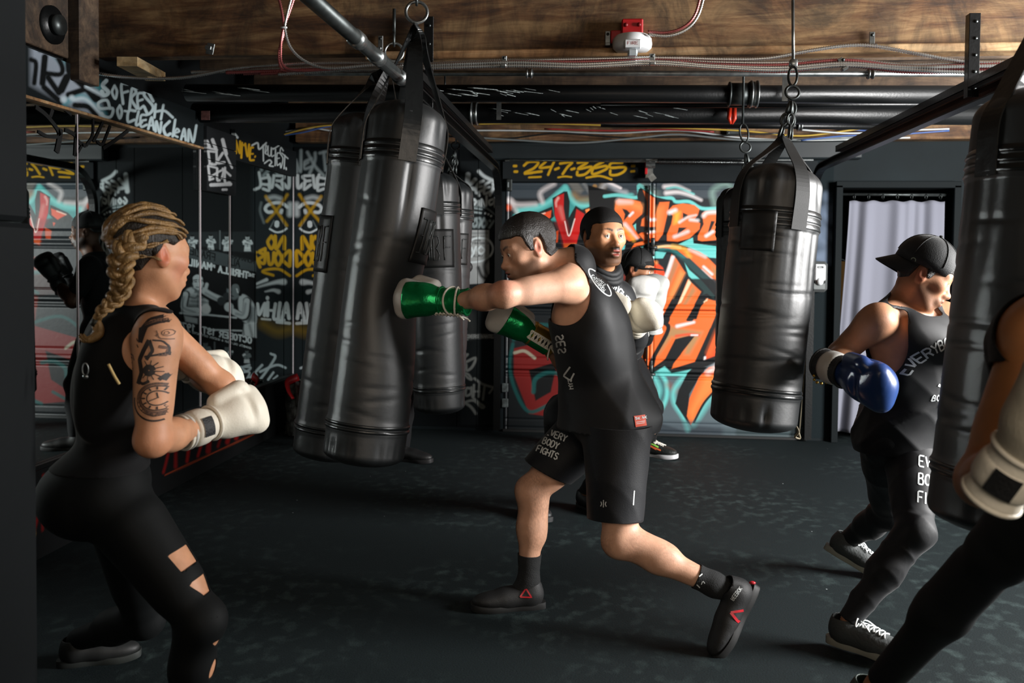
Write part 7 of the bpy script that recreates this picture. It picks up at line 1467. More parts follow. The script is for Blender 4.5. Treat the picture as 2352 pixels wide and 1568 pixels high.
    ang = np.abs(x_)/.105; hole = np.minimum((1-np.sqrt((x_/.092)**2+(y_/.098)**2))*.1, (2.36-v[:, 1]))
    arms = mx(.065-seg_d(v, shR+(elR-shR)*.3, elR), .06-seg_d(v, elR, wrR), .10-seg_d(v, shL+(elL-shL)*.1, elL), .08-seg_d(v, elL, wrL)); dn_ = unit(c-nk); hh = (v-nk)@dn_; rad = np.linalg.norm(v-nk-hh[:, None]*dn_, axis=1); neck = mx(hh-.018-.8*np.clip(rad-.055, 0, .08), .155-np.linalg.norm(q, axis=1))
    val = mx(hole, arms, neck, pel[2]+.02-v[:, 2]); top, tv, tt = garment('racerback_top', root, v, f_, val, .006+folds(v, 6, .004, 16.), cloth_black)
    # leggings with cut-out bands of skin on the thigh and shin
    legs = mx(v[:, 2]-pel[2]-.10, .10-seg_d(v, elR, wrR), .09-seg_d(v, shR, elR)); ax_ = unit(kR-hipR); u_ = (v-hipR)@ax_; Lt = np.linalg.norm(kR-hipR)
    px_ = proj(v); side = seg_d(v, hipR, kR) < .14
    def strip(pts):    # skin strip bounded by a quadrilateral drawn on the outer leg
        w3 = np.array([P(a, b, 2.08) for a, b in pts]); cn = w3.mean(0); e1 = unit(w3[1]-w3[0]); nn = unit(np.cross(e1, w3[3]-w3[0])); d = np.full(len(v), -9.)
        ds = []
        for i in range(4):
            a, b = w3[i], w3[(i+1) % 4]; inn = np.cross(nn, b-a); inn = unit(inn) if (cn-a)@inn > 0 else -unit(inn); ds.append((v-a)@inn)
        ins = np.minimum.reduce(ds); return np.minimum(ins, 2.20-v[:, 1])
    cuts = mx(strip([(364, 1290), (490, 1226), (490, 1258), (396, 1330)]), strip([(412, 1358), (515, 1288), (515, 1326), (440, 1392)]), strip([(464, 1437), (560, 1418), (560, 1437), (500, 1437)]), strip([(466, 1494), (540, 1500), (530, 1600), (440, 1600)]))
    val = mx(legs, cuts, .05-v[:, 2]); lg, lv_, lt_ = garment('leggings', root, v, f_, val, .0035, leggings_m)
    # zip pull loop at the back of the top
    g = G(); p_ = P(196, 848, 2.02); g.torus(p_, V(.2, -1, 0), .007, .0018, 14, 5, (V(0, 0, 1), 2.2)); g.ball(p_+V(0, 0, -.018), (.008, .004, .006), 8, 6); g.obj('zip_pull', steel, top)
    G().tube(cat([P(249, 836, 2.02), P(262, 862, 2.02), P(274, 882, 2.02)], 5), .0035, 6).obj('bra_strap', mat('pale_gold_strap', srgb(196, 168, 110), .5), top)
    # tattoo sleeve laid onto the arm
    ink = mat('tattoo_ink', srgb(44, 36, 34), .6); ink2 = mat('tattoo_shade', srgb(106, 76, 60), .6)
    zt = lambda X, Y: (230+X/4.126, 680+Y/4.126)
    def tat(pl, m, nm, dy=0.):
        sh = []
        for pts, wd in pl: sh.append(([((a-250/1)/1, -(b)) for a, b in [((230+X/4.126)-360, (680+Y/4.126)-870) for X, Y in pts]], wd/4.126)); 
        sh = [([(a+250, b) for a, b in p_], wd) for p_, wd in sh]
        k = 2.08/F; return drape(nm, m, root, bt, P(360, 870, 2.08), RT*k, UP*k, FW, sh, .0012, .006, label='dark tattoo sleeve of flowers and a clock on the upper arm' if nm == 'tattoo' else None)
    el_ = lambda cx, cy, rx_, ry_, a0=0, a1=6.4, n=26: [(cx+rx_*math.cos(t), cy+ry_*math.sin(t)) for t in np.linspace(a0, a1, n)]
    T1 = [(el_(548, 972, 92, 72), 12), (el_(548, 972, 150, 122), 12), (el_(545, 985, 190, 165), 9), (el_(530, 1000, 212, 200, .9, 3.3), 18), ([(555, 968), (545, 915)], 12), ([(555, 968), (475, 1002)], 9), (el_(555, 968, 8, 8), 10), (el_(737, 492, 52, 70), 13), (el_(740, 495, 14, 18), 14)]
    for k in range(12):
        a = k*math.pi/6; T1.append(([(548+104*math.cos(a), 972+84*math.sin(a)), (548+140*math.cos(a), 972+113*math.sin(a))], 15))
    for k in range(9):
        a = 1.0+k*.28; T1.append((el_(545+172*math.cos(a), 985+146*math.sin(a), 15, 12, 0, 5), 8))
    for i in range(9):
        t = i/8; T1.append(([(430+t*240, 245-t*60+40*abs(t-.4)), (350+t*270, 300-t*120)], 22-6*t)); T1.append(([(400-12*t, 260+t*120), (345+10*t, 290+t*110)], 26))
    T1 += [([(690, 205), (560, 175), (420, 260), (380, 420)], 46), ([(560, 150), (430, 190), (360, 300), (370, 420)], 30), ([(470, 395), (420, 500), (380, 590), (400, 720), (360, 830)], 46), ([(470, 395), (510, 500), (450, 590)], 34), ([(430, 560), (560, 540), (650, 520)], 20), ([(500, 395), (590, 405), (640, 460), (640, 550)], 16), (el_(475, 695, 34, 34), 56), ([(600, 800), (640, 720), (690, 650)], 30), ([(560, 790), (620, 740)], 34), ([(640, 1290), (690, 1200), (720, 1180)], 26), ([(660, 1220), (630, 1290)], 18), ([(680, 1050), (770, 1040)], 7), ([(690, 1120), (760, 1110)], 7), ([(765, 620), (745, 720), (765, 800)], 24), ([(700, 830), (735, 900), (740, 980)], 18), ([(350, 800), (420, 830), (480, 800)], 30), ([(180, 590), (220, 540), (290, 545), (310, 600)], 12), ([(190, 640), (215, 560), (280, 580)], 14), ([(200, 690), (240, 640), (270, 620)], 12), ([(225, 740), (250, 680), (285, 690)], 16), ([(245, 790), (240, 730)], 18), ([(330, 380), (350, 410)], 12), ([(340, 440), (360, 470)], 12)]
    for k in range(11):
        a = -1.9+k*.52; T1.append(([(475+44*math.cos(a), 695+44*math.sin(a)), (475+(128 if k < 7 else 95)*math.cos(a), 695+(100)*math.sin(a))], 9))
    tat(T1, ink, 'tattoo')['kind'] = 'stuff'
    T2 = [([(525, 300), (560, 380), (640, 390), (770, 385)], 10), (el_(620, 325, 48, 32, -2, 4.2), 8), (el_(612, 328, 22, 16), 7), ([(690, 250), (730, 270), (770, 300)], 12), ([(700, 350), (760, 360)], 9), ([(560, 460), (640, 480), (620, 545), (560, 540)], 30), ([(545, 330), (530, 360)], 14), (el_(548, 972, 170, 144), 24), ([(430, 1090), (520, 1150), (640, 1110)], 26), ([(690, 660), (720, 760), (700, 820)], 18), ([(690, 1000), (720, 1080), (700, 1180)], 20), ([(400, 240), (520, 195), (640, 190)], 30), ([(600, 840), (680, 870), (710, 950)], 30)]
    tat(T2, ink2, 'tattoo_shading')['kind'] = 'stuff'
    # gloves
    d_ = unit(P(560, 945, 2.50)-wrR); o, R_, L_, gm = glove(root, wrR+d_*.035, d_, V(-.35, .25, 1), 1.02, glove_cream, glove_cream, glove_cream, label='cream glove with black strap patch')
    n_ = 8; fr = unit(-FW-R_[1]*(-FW@R_[1])); sd_ = np.cross(R_[1], fr); vv = [L_(0, y, 0)+.0535*1.02*(fr*math.cos(a_)+sd_*math.sin(a_)) for y in np.linspace(-.050, -.016, n_) for a_ in np.linspace(-.42, .62, n_)]; mesh('strap_patch', vv, [[i*n_+j, i*n_+j+1, (i+1)*n_+j+1, (i+1)*n_+j] for i in range(n_-1) for j in range(n_-1)], glove_blk, o, label='black square patch')
    G().torus(L_(0, -.072, 0), R_[1], .0475, .0045, 28, 6).obj('binding', glove_white, o)
    d_ = unit(P(452, 862, 2.74)-wrL+V(.0, 0, -.02)); glove(root, P(430, 842, 2.60), unit(V(.35, .55, -.25)), V(-.6, .3, .6), .98, glove_cream, glove_cream, glove_cream, label='cream glove held in front')
    shoe(root, aR+V(-.05, -.03, -.085), aR+V(.18, .10, -.085), V(0, 0, 1), .88, mat('dark_trainer', srgb(24, 26, 26), .6), mat('dark_sole', srgb(40, 44, 42), .6)); shoe(root, aL+V(-.05, -.02, -.085), aL+V(.18, .08, -.085), V(0, 0, 1), .88, _M['dark_trainer'], _M['dark_sole'])
build_woman(w_)

def dressed(root, v, f_, parts):
    for nm, val, off, m in parts: garment(nm, root, v, f_, val, off, m)
# ================================================================== 3  the man in the hoodie before the mural
h_ = person('bearded man in a dark hoodie facing out in front of the mural with cream gloves', (float(P(1340, 1000, 4.5)[0]), 4.5, 0))
def build_hoodie(root):
    B = Field(); FB = unit(V(.62, -.78, 0)); RB = np.cross(FB, V(0, 0, 1.)); nk = P(1378, 645, 4.06); che = P(1366, 760, 4.12); pel = P(1340, 945, 4.4); shR, shL = P(1330, 680, 3.98), P(1420, 678, 4.24)
    hipR, hipL = pel+RB*.1+V(0, 0, -.04), pel-RB*.1+V(0, 0, -.04); aR, aL = PZ(1210, 1180), PZ(1345, 1168); aR[2] = aL[2] = .09; kR, kL = (hipR+aR)/2+V(.06, -.14, .02), (hipL+aL)/2+V(.12, -.14, .02)
    elR, wrR = P(1350, 810, 3.86), P(1396, 770, 3.80); elL, wrL = P(1446, 800, 4.16), P(1464, 745, 3.96)
    add_torso(B, pel, che, nk, shL, shR, hipL, hipR, 1.06); c, R, s = add_head(B, P(1386, 548, 3.97), unit(V(.50, -.86, .06)), V(-.02, .02, 1), 1.06, .007, 't', 1.06); add_neck(B, nk, c, R, s, 1.05)
    add_arm(B, shR, elR, wrR, 'aR', 1.12); add_arm(B, shL, elL, wrL, 'aL', 1.12); add_leg(B, hipR, kR, aR, 'lR', 1.05, FB); add_leg(B, hipL, kL, aL, 'lL', 1.05, FB)
    v, f_ = B.build(.009, fine=[(c-.14, c+.16, .0036)], kj=.06); v = relax(v, f_, 1, .4); col = skin_colors(v, (194, 138, 100), 3); head_paint(col, v, c, R, s, (150, 70, 62), (44, 30, 22), (20, 15, 12), .8, (166, 96, 66))
    q = (v-c)@R.T/s; near = np.linalg.norm(q, axis=1) < .16
    m = near*np.clip(1-np.sqrt((q[:, 0]/.030)**2+((q[:, 2]+.049)/.008)**2), 0, 1)*2.*(q[:, 1] > .05); m = np.clip(m, 0, .9); col = col*(1-m[:, None])+np.array(srgb(24, 18, 14))*m[:, None]
    mesh('body', v, f_, skin_m, root, colors=col); add_eyes(root, c, R, s, (-.02, 1, .02), (50, 32, 20)); g = G(); g.box(c+s*(np.array([0, .094, -.0635])@R), (.026*s, .006*s, .005*s), R, bev=.001); g.obj('teeth', white_plastic, root, smooth=False)
    hair_cap(root, v, f_, c, R, s, hair_black, lambda q: short_hair(q, .064, -.02, -.055), .011, .001, 3)
    body_k = mx(.165-np.linalg.norm(q-np.array([0, 0, .02]), axis=1), (v-nk)@unit(c-nk)-.02, pel[2]-.08-v[:, 2], .045-np.linalg.norm(v-wrR, axis=1), .045-np.linalg.norm(v-wrL, axis=1))
    hoodie, hv, ht = garment('hoodie', root, v, f_, body_k, .016+folds(v, 9, .020, 15., 5), cloth_black2, .004)
    g = G()
    for k, (dz, r0, th) in enumerate(((.034, .084, .019), (.056, .078, .018), (.016, .090, .018))):
        t = np.linspace(0, 2*math.pi, 26)[:-1]; p = np.array([nk+unit(c-nk)*(.028+dz)+RB*r0*math.cos(a)+FB*(r0*.95*math.sin(a))+V(0, 0, -.035*math.sin(a)+.012*math.cos(2*a)) for a in t]); g.tube(p, th*(1+.15*np.sin(t*3+k)), 10, closed=True, up=V(0, 0, 1))
    g.obj('hood', cloth_black2, hoodie)
    dressed(root, v, f_, [('trousers', mx(v[:, 2]-pel[2]-.03, .10-v[:, 2], np.where(v[:, 2] > pel[2]+.1, 1, -1)), .012+folds(v, 3, .012, 14.), cloth_black)])
    bt = tree(hv, ht); p0 = P(1398, 690, 3.85); e1 = unit(-RB*-1*-1) if False else unit(np.cross(V(0, 0, 1.), -FB))
    e1 = unit(-RB); up_ = unit(nk-che)
    drape('chest_print', white_print, hoodie, bt, P(1405, 664, 4.02), e1, unit(np.cross(e1, -FB)) if np.cross(e1, -FB)[2] > 0 else -unit(np.cross(e1, -FB)), FB*-1 if False else -FB, arc_words('EVERYBODYFIGHTS', .034, .008, .14, .22, .6), .002, .008, label='white arched EVERYBODYFIGHTS lettering')
    for wr_, tgt, nm in ((wrL, P(1492, 716, 3.80), 'cream glove raised at his far side'), (wrR, P(1404, 716, 3.74), 'cream glove close to his chest')):
        d_ = unit(tgt-wr_); glove(root, wr_+d_*.0, d_, V(-.4, -.3, .8), 1.08, glove_cream, glove_cream, glove_cream, label=nm)
    sh = mat('black_trainer', srgb(20, 20, 21), .55); so_ = mat('black_trainer_sole', srgb(26, 26, 27), .6)
    for a_ in (aR, aL): shoe(root, a_-FB*.06+V(0, 0, -.09), a_+FB*.2+V(0, 0, -.09), V(0, 0, 1), .98, sh, so_)
build_hoodie(h_)
# ================================================================== 4  the man in the cap behind him
p4 = person('man in a black cap hiding his face behind a white glove, beside the hooded man', (float(P(1490, 1040, 6.1)[0]), 6.1, 0))
def build_cap(root):
    B = Field(); FB = unit(V(.86, -.5, 0)); RB = np.cross(FB, V(0, 0, 1.)); nk = P(1452, 668, 5.9); che = P(1440, 735, 5.92); pel = P(1430, 850, 5.98); shR, shL = P(1428, 692, 5.78), P(1465, 690, 6.05); hipR, hipL = pel+RB*.1, pel-RB*.1
    aR, aL = PZ(1400, 1040), PZ(1490, 1046); aR[2] = aL[2] = .09; kR, kL = (hipR+aR)/2+FB*.10, (hipL+aL)/2+FB*.10; elR, wrR = P(1440, 775, 5.66), P(1470, 728, 5.56); elL, wrL = P(1478, 775, 5.9), P(1500, 722, 5.75)
    add_torso(B, pel, che, nk, shL, shR, hipL, hipR, 1.0); c, R, s = add_head(B, P(1466, 622, 5.84), unit(V(.86, -.36, -.14)), V(.1, 0, 1), 1.05, 0, 't'); add_neck(B, nk, c, R, s)
    add_arm(B, shR, elR, wrR, 'aR', 1.1); add_arm(B, shL, elL, wrL, 'aL', 1.1); add_leg(B, hipR, kR, aR, 'lR', 1.05, FB); add_leg(B, hipL, kL, aL, 'lL', 1.05, FB)
    v, f_ = B.build(.010, fine=[(c-.14, c+.15, .006)], kj=.06); v = relax(v, f_, 1, .4); col = skin_colors(v, (176, 122, 88), 4); head_paint(col, v, c, R, s, (140, 80, 64), (40, 28, 22), (24, 18, 14), .6, (196, 120, 92)); mesh('body', v, f_, skin_m, root, colors=col); add_eyes(root, c, R, s)
    cap_hat(root, c, R, s*1.02, 1, tilt=-.03, m=mat('black_cap_cloth', srgb(13, 14, 15), .7, bump=(200, .2))); hair_cap(root, v, f_, c, R, s, hair_black, lambda q: short_hair(q, .05, -.02, -.05), .006, .001, 3)
    q = (v-c)@R.T/s; val = mx(.16-np.linalg.norm(q, axis=1), (v-nk)@unit(c-nk)-.02, pel[2]-.08-v[:, 2], .045-np.linalg.norm(v-wrR, axis=1), .045-np.linalg.norm(v-wrL, axis=1))
    dressed(root, v, f_, [('sweatshirt', val, .014+folds(v, 5, .016, 15.), cloth_black), ('trousers', mx(v[:, 2]-pel[2]-.03, .10-v[:, 2]), .012+folds(v, 3, .012, 14.), cloth_black)])
    d_ = unit(P(1478, 640, 5.50)-wrR); o, R_, L_, gm = glove(root, wrR, d_, V(-1, -.2, .2), 1.35, glove_white, glove_white, glove_white, label='white glove in front of the face')
    n_ = 6; fr = unit(-FW-R_[1]*(-FW@R_[1])); sd_ = np.cross(R_[1], fr); vv = [L_(0, y, 0)+.0535*1.35*(fr*math.cos(a_)+sd_*math.sin(a_)) for y in np.linspace(-.045, -.018, n_) for a_ in np.linspace(-.5, .3, n_)]; mesh('strap_patch', vv, [[i*n_+j, i*n_+j+1, (i+1)*n_+j+1, (i+1)*n_+j] for i in range(n_-1) for j in range(n_-1)], red_paint, o, label='red strap patch')
    d_ = unit(P(1502, 652, 5.70)-wrL); glove(root, wrL, d_, V(-1, .2, .2), 1.35, grey_leather, grey_leather, grey_leather, label='grey glove behind the white one')
    sh = mat('bright_trainer_mesh', srgb(26, 30, 28), .5, bump=(90, .4)); so_ = mat('white_trainer_sole', srgb(224, 224, 226), .5)
    o, R_, L_, gm = shoe(root, aL-FB*.09+V(0, 0, -.09), aL+FB*.2+V(0, 0, -.09), V(0, 0, 1), 1.1, sh, so_, lace_m, label='black trainer with green and orange flashes and a white sole'); bt = tree(*gm)
    for c_, k in (((150, 220, 90), 0), ((226, 110, 60), 1)): drape('flash', mat('flash_%d' % k, srgb(*c_), .5), o, bt, P(1498+k*5, 1030+k*3, 6.0), V(1, 0, 0), V(0, 0, 1), V(0, 1, 0), [([(-.07, -.01-.02*k), (-.02, .012-.014*k), (.05, -.012-.01*k)], .009), ([(-.03, .02-.02*k), (.02, .0-.02*k)], .008)], .003)
    shoe(root, aR-FB*.09+V(0, 0, -.09), aR+FB*.2+V(0, 0, -.09), V(0, 0, 1), 1.1, sh, so_, lace_m)
build_cap(p4)
# ================================================================== 5  the man with the backwards cap and blue glove
r5 = person('man in a backwards black cap swinging a blue glove by the curtain', (float(P(2030, 1300, 3.4)[0]), 3.4, 0))
def build_right(root):
    B = Field(); FB = unit(V(.64, -.77, 0)); RB = np.cross(FB, V(0, 0, 1.)); nk = P(2086, 694, 3.42); che = P(2098, 800, 3.40); pel = P(2062, 975, 3.46); shR, shL = P(2014, 735, 3.28), P(2168, 728, 3.52); hipR, hipL = pel+RB*.07+V(0, 0, -.04), pel-RB*.07+V(0, 0, -.04)
    kF, aF = P(2100, 1222, 3.14), P(1950, 1425, 3.12); kB, aB = P(2040, 1180, 3.74), P(1945, 1240, 3.95); elR, wrR = P(1930, 812, 3.40), P(1928, 850, 3.16); elL, wrL = P(2230, 850, 3.40), P(2280, 780, 3.2)
    add_torso(B, pel, che, nk, shL, shR, hipL, hipR, .86, hm=.72); c, R, s = add_head(B, P(2122, 632, 3.37), unit(V(.86, -.25, -.46)), V(.46, -.1, .9), .98, 0, 't'); add_neck(B, nk, c, R, s)
    add_arm(B, shR, elR, wrR, 'aR', 1.02); add_arm(B, shL, elL, wrL, 'aL', 1.02); add_leg(B, hipR, kB, aB, 'lR', .92, FB); add_leg(B, hipL, kF, aF, 'lL', .92, FB)
    v, f_ = B.build(.0075, fine=[(c-.14, c+.15, .004)], kj=.06); v = relax(v, f_, 1, .4); col = skin_colors(v, (196, 142, 108), 5); head_paint(col, v, c, R, s, (160, 88, 76), (70, 50, 38), (36, 26, 20), .6, (190, 96, 70)); mesh('body', v, f_, skin_m, root, colors=col); add_eyes(root, c, R, s)
    o = cap_hat(root, c, R, s*1.04, -1, tilt=.02, bl=.060, m=mat('black_cap_twill', srgb(16, 19, 20), .7, bump=(260, .2), sheen=.2)); q = (v-c)@R.T/s
    # small emblem on the side and the strap gap over the forehead
    cv = np.array([w.co[:] for w in o.data.vertices])+np.array(root.location); bt = tree(cv, [list(p.vertices) for p in o.data.polygons]); pe = P(2098, 598, 3.3)
    drape('emblem', mat('pale_thread', srgb(190, 214, 190), .6), o, bt, pe, V(1, 0, 0), V(0, 0, 1), cam_d(pe), [([(-.010, -.010), (-.004, -.010), (-.009, .0), (-.006, .009), (.003, .010), (.008, .004), (.006, -.010), (.012, -.012)], .003)], .006, .004)
    hair_cap(root, v, f_, c, R, s, hair_dark, lambda q: short_hair(q, .05, -.02, -.05), .006, .001, 3)
    ar = shR+V(.02, -.03, -.09); e1 = unit(P(2056, 790, 3.3)-P(2040, 660, 3.3)); e2 = unit(np.cross(e1, V(0, 1, 0)))
    sidep = (v-che)@RB-.055; x_, y_ = (v-P(2018, 760, 3.28))@FB, (v-P(2018, 770, 3.28))@V(0, 0, 1.)
    hole = np.minimum((1-np.sqrt((x_/.082)**2+(y_/.165)**2))*.1, sidep+.02); armc = mx(.066-seg_d(v, shR+(elR-shR)*.2, elR), .08-seg_d(v, elR, wrR), .09-seg_d(v, shL+(elL-shL)*.15, elL), .08-seg_d(v, elL, wrL)); neck = mx((v-nk)@unit(c-nk)-.012, .066-np.linalg.norm(v-nk-FB*.045, axis=1), .19-np.linalg.norm(q, axis=1))
    val = mx(hole, armc, neck, pel[2]-.055-v[:, 2]); low = np.clip((che[2]-v[:, 2])/.3, 0, 1); S2 = Field(); add_torso(S2, pel, che, nk, shL, shR, hipL, hipR, .92, hm=.8); S2.cone(che, pel+V(0, 0, -.08), .125, .140, .06); v2, f2 = S2.build(.009); v2 = relax(v2, f2, 8); x_, y_ = (v2-P(2018, 760, 3.28))@FB, (v2-P(2018, 770, 3.28))@V(0, 0, 1.)+.025
    hole = np.minimum((1-np.sqrt((x_/.080)**2+(y_/.128)**2))*.1, (v2-che)@RB-.035); holeL = .11-np.linalg.norm(v2-shL+RB*.03, axis=1); neck = mx((v2-nk)@unit(c-nk)-.012, .066-np.linalg.norm(v2-nk-FB*.045, axis=1))
    val = mx(hole, holeL, neck, pel[2]-.10-v2[:, 2], (v2-shR)@RB-.035); low = np.clip((che[2]-v2[:, 2])/.3, 0, 1); shirt, sv, st = garment('tank_top', root, v2, f2, val, .014+folds(v2, 12, .034, 17., 6, (1, 1, .6))*(.4+low), cloth_black2); bt = tree(sv, st)
    dr_ = -FB; e1 = unit(-RB); e2 = V(0, 0, 1.)
    drape('chest_print', white_print, shirt, bt, che+FB*.2+V(0, 0, .015), e1, unit(V(0, 0, 1.)), dr_, arc_words('EVERYBODYFIGHTS', .036, .0065, .15, .22, .58)+[([(-.03, -.07), (.0, -.045), (.03, -.06), (.035, -.11), (.0, -.12), (-.028, -.10)], .012), ([(-.04, -.135), (.0, -.15), (.04, -.13)], .01), ([(-.02, -.05), (-.02, -.02)], .014), ([(.02, -.05), (.022, -.025)], .014)]+words('BOXING', .022, .0045, (-.052, -.195), .28, .58)+words('GYM', .014, .003, (-.022, -.222), .28, .58), .002, .008, label='white arched lettering over a boxing emblem')
    pants = mx(v[:, 2]-pel[2]+.015, .030-np.linalg.norm(v-aF, axis=1), .030-np.linalg.norm(v-aB, axis=1), .12-seg_d(v, elR, wrR)); po, pv, pt = garment('joggers', root, v, f_, pants, .012+folds(v, 21, .020, 14., 6), cloth_black2); bt = tree(pv, pt)
    p0 = P(2124, 1105, 3.1); d_ = unit(kF-hipL); drape('leg_print', white_print, po, bt, p0+V(-.05, 0, .06), V(.72, -.69, 0), V(0, 0, 1), cam_d(p0), words('EVERY', .040, .006, (.03, .0), .3, .45)+words('BODY', .040, .006, (.03, -.065), .3, .45)+words('FIGHTS', .040, .006, (.03, -.13), .3, .45))
    g = G(); t = np.linspace(-2.2, 2.2, 14)
    sm = mat('grey_suede_trainer', srgb(62, 66, 66), .7, bump=(90, .3)); so_ = mat('bone_rubber_sole', srgb(158, 158, 146), .6); wl_ = mat('bright_lace', srgb(236, 240, 240), .7)
    FS = unit(V(.80, -.60, 0)); shoe(root, aF-FS*.065+V(0, 0, -.095), aF+FS*.215+V(0, 0, -.095), V(0, 0, 1), 1.02, sm, so_, wl_, label='grey trainer with white laces'); FS2 = unit(V(.86, -.34, -.40)); shoe(root, aB-FS2*.05+V(-.04, 0, -.07), aB+FS2*.22+V(-.04, 0, -.075), V(.40, -.1, .9), 1.02, sm, so_, wl_, label='grey trainer with raised heel')
    d_ = unit(P(1998, 872, 3.00)-wrR); go, R_, L_, gm = glove(root, wrR+d_*.015, unit(V(.42, -.80, -.14)), V(-.25, -.1, 1), 1.16, glove_blue, glove_blk, glove_white, label='shiny blue glove with black and white cuff')
    gb = G(); [gb.ball(L_(.03*math.cos(a_)-.03, -.075, .045*math.sin(a_)), .006, 8, 5) for a_ in np.linspace(0, 6.28, 15)[:-1]]; gb.obj('gold_bracelet', foil_gold, root)
    dl_ = unit(V(.5, -.6, .5)); glove(root, wrL, dl_, V(-.6, -.2, .6), 1.1, glove_blue, glove_blk, glove_white, label='second blue glove, behind the near bag')
build_right(r5)
# ================================================================== 6  the man behind the large bag, seen in the mirror
p6 = person('man in cap and printed dark tee behind the large bag, seen in the mirror', (-1.42, 5.95, 0))
def build_hidden(root):
    B = Field(); o = np.array(root.location); FB = unit(V(.95, -.30, 0)); RB = np.cross(FB, V(0, 0, 1.)); pel = o+V(0, 0, .84); che = o+V(.02, 0, 1.16); nk = o+V(.05, 0, 1.37); shR, shL = che+RB*.19+V(.01, 0, .14), che-RB*.19+V(.01, 0, .14); hipR, hipL = pel+RB*.1, pel-RB*.1
    aR, aL = o+V(.10, -.16, .09), o+V(-.2, .15, .09); kR, kL = (hipR+aR)/2+FB*.07, (hipL+aL)/2+FB*.07; elR, wrR = shR+V(.10, -.04, -.25), shR+V(.26, .02, -.10); elL, wrL = shL+V(.10, .04, -.25), shL+V(.27, -.02, -.10)
    add_torso(B, pel, che, nk, shL, shR, hipL, hipR, 1.02); c, R, s = add_head(B, o+V(.10, 0, 1.545), unit(FB+V(0, 0, -.08)), V(.05, 0, 1), 1.02, 0, 't'); add_neck(B, nk, c, R, s); add_arm(B, shR, elR, wrR, 'aR'); add_arm(B, shL, elL, wrL, 'aL'); add_leg(B, hipR, kR, aR, 'lR', 1., FB); add_leg(B, hipL, kL, aL, 'lL', 1., FB)
    v, f_ = B.build(.010, fine=[(c-.14, c+.15, .006)], kj=.06); v = relax(v, f_, 1, .4); col = skin_colors(v, (120, 82, 60), 6); head_paint(col, v, c, R, s, (120, 66, 56), (24, 18, 14), (18, 14, 11), .85); mesh('body', v, f_, skin_m, root, colors=col); add_eyes(root, c, R, s); cap_hat(root, c, R, s*1.03, -1, _M['black_cap_twill'])
    q = (v-c)@R.T/s; val = mx(.16-np.linalg.norm(q, axis=1), (v-nk)@unit(c-nk)-.015, pel[2]-.08-v[:, 2], .08-seg_d(v, elR, wrR), .08-seg_d(v, elL, wrL)); so, sv, st = garment('tee', root, v, f_, val, .012+folds(v, 2, .014, 15.), cloth_black); garment('trousers', root, v, f_, mx(v[:, 2]-pel[2]-.03, .10-v[:, 2]), .012, cloth_black)
    bt = tree(sv, st); drape('chest_print', mat('dim_print', srgb(110, 130, 128), .6), so, bt, che+FB*.2, unit(-RB), V(0, 0, 1.), -FB, words('EVERYBODY', .06, .009, (-.17, .02), .2, .45)+words('FIGHTS', .06, .009, (-.11, -.06), .2, .45), .002, .01)
    for wr_ in (wrR, wrL): glove(root, wr_, unit(V(.5, 0, .8)), RB*.2+V(0, 0, .2)-FB, 1.05, glove_blk, glove_blk, glove_blk)
    for a_ in (aR, aL): shoe(root, a_-FB*.06+V(0, 0, -.09), a_+FB*.2+V(0, 0, -.09), V(0, 0, 1), 1., _M['black_trainer'], _M['black_trainer_sole'])
build_hidden(p6)
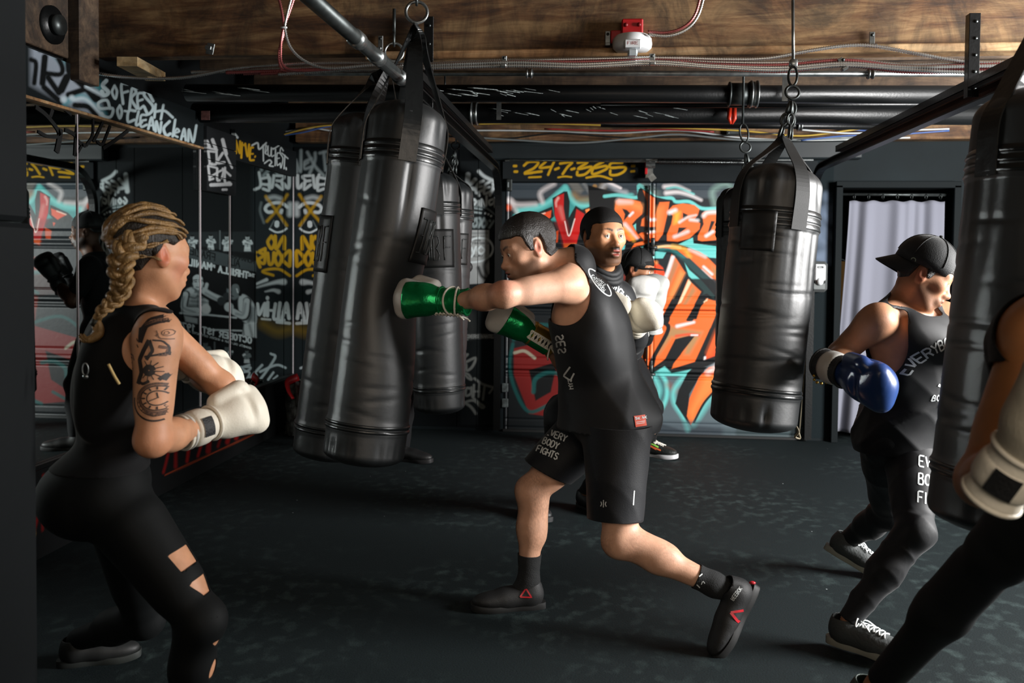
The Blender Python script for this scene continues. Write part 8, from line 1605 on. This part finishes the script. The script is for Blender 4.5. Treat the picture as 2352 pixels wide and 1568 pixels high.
# ================================================================== 7  the boxer closest to the camera at the edge
p7 = person('boxer at the very edge in dark clothes with bare forearm and textured cream glove', (float(P(2480, 1080, 2.0)[0]), 2.0, 0))
def build_near(root):
    B = Field(); FB = unit(V(.55, -.30, 0)); FB = unit(V(.2, -.98, 0)); RB = np.cross(FB, V(0, 0, 1.))
    sh, el, wr = P(2390, 770, 1.72), P(2256, 1105, 1.66), P(2306, 1098, 1.50); hip = P(2480, 1090, 1.95); kn, an = P(2292, 1268, 2.08), P(2012, 1580, 2.42)
    che = P(2520, 830, 1.80); pel = P(2530, 1060, 1.92); nk = P(2510, 680, 1.74); shL = P(2640, 770, 1.80); hipL = P(2600, 1090, 1.90); kL, aL = P(2660, 1350, 1.7), P(2700, 1600, 1.95); aL[2] = .09
    add_torso(B, pel, che, nk, shL, sh, hipL, hip, 1.0); c, R, s = add_head(B, P(2490, 570, 1.68), unit(V(-.6, -.6, -.1)), V(0, 0, 1), 1., 0, 't'); add_neck(B, nk, c, R, s)
    add_arm(B, sh, el, wr, 'aR', 1.0); add_arm(B, shL, P(2660, 960, 1.65), P(2560, 900, 1.45), 'aL', 1.0); add_leg(B, hip, kn, an, 'lR', 1.05, FB); add_leg(B, hipL, kL, aL, 'lL', 1.05, FB)
    v, f_ = B.build(.009, fine=[(c-.14, c+.15, .006)], kj=.06); v = relax(v, f_, 1, .4); col = skin_colors(v, (186, 124, 78), 7); head_paint(col, v, c, R, s); mesh('body', v, f_, skin_m, root, colors=col); add_eyes(root, c, R, s); hair_cap(root, v, f_, c, R, s, hair_dark, short_hair, .012, .002, 3)
    q = (v-c)@R.T/s; d_ = unit(el-sh); val = mx(.16-np.linalg.norm(q, axis=1), (v-nk)@unit(c-nk)-.015, pel[2]-.08-v[:, 2], np.minimum((v-(sh+(el-sh)*.28))@d_, .105-seg_d(v, sh, el)), .10-seg_d(v, el, wr), .07-seg_d(v, P(2660, 960, 1.65), P(2560, 900, 1.45)))
    dressed(root, v, f_, [('tee', val, .014+folds(v, 2, .016, 13.), cloth_black), ('leggings', mx(v[:, 2]-pel[2]-.03, .055-np.linalg.norm(v-an, axis=1), .12-seg_d(v, el, wr)), .006+folds(v, 7, .006, 14.), leggings_m)])
    d_ = unit(P(2410, 955, 1.44)-wr); o, R_, L_, gm = glove(root, wr+d_*.045, d_, V(.3, -.1, -1), 1.0, mat('woven_cream_glove', srgb(196, 188, 168), .65, bump=(240, .22)), glove_cream, glove_cream, label='cream textured glove with black patch')
    n_ = 8; fr = unit(-FW-R_[1]*(-FW@R_[1])); sd_ = np.cross(R_[1], fr); vv = [L_(0, y, 0)+.0535*1.0*(fr*math.cos(a_)+sd_*math.sin(a_)) for y in np.linspace(-.055, -.010, n_) for a_ in np.linspace(-.95, -.1, n_)]; mesh('strap_patch', vv, [[i*n_+j, i*n_+j+1, (i+1)*n_+j+1, (i+1)*n_+j] for i in range(n_-1) for j in range(n_-1)], glove_blk, o)
    glove(root, P(2560, 900, 1.45), unit(V(-.2, -.3, .9)), V(-.8, -.2, 0), 1.1, _M['woven_cream_glove'], glove_cream, glove_cream)
    FS = unit(V(-.35, -.30, -.5)); FS = unit(V(.62, -.70, -.25)); shoe(root, an-FS*.06+V(-.02, .02, -.09), an+FS*.2+V(-.02, .02, -.09), V(.2, -.2, .95), .95, mat('dark_green_trainer', srgb(30, 44, 38), .6), _M['dark_sole'], mat('green_lace', srgb(120, 150, 130), .7))
    shoe(root, aL-FB*.06+V(0, 0, -.09), aL+FB*.2+V(0, 0, -.09), V(0, 0, 1), 1., _M['dark_green_trainer'], _M['dark_sole'])
build_near(p7)
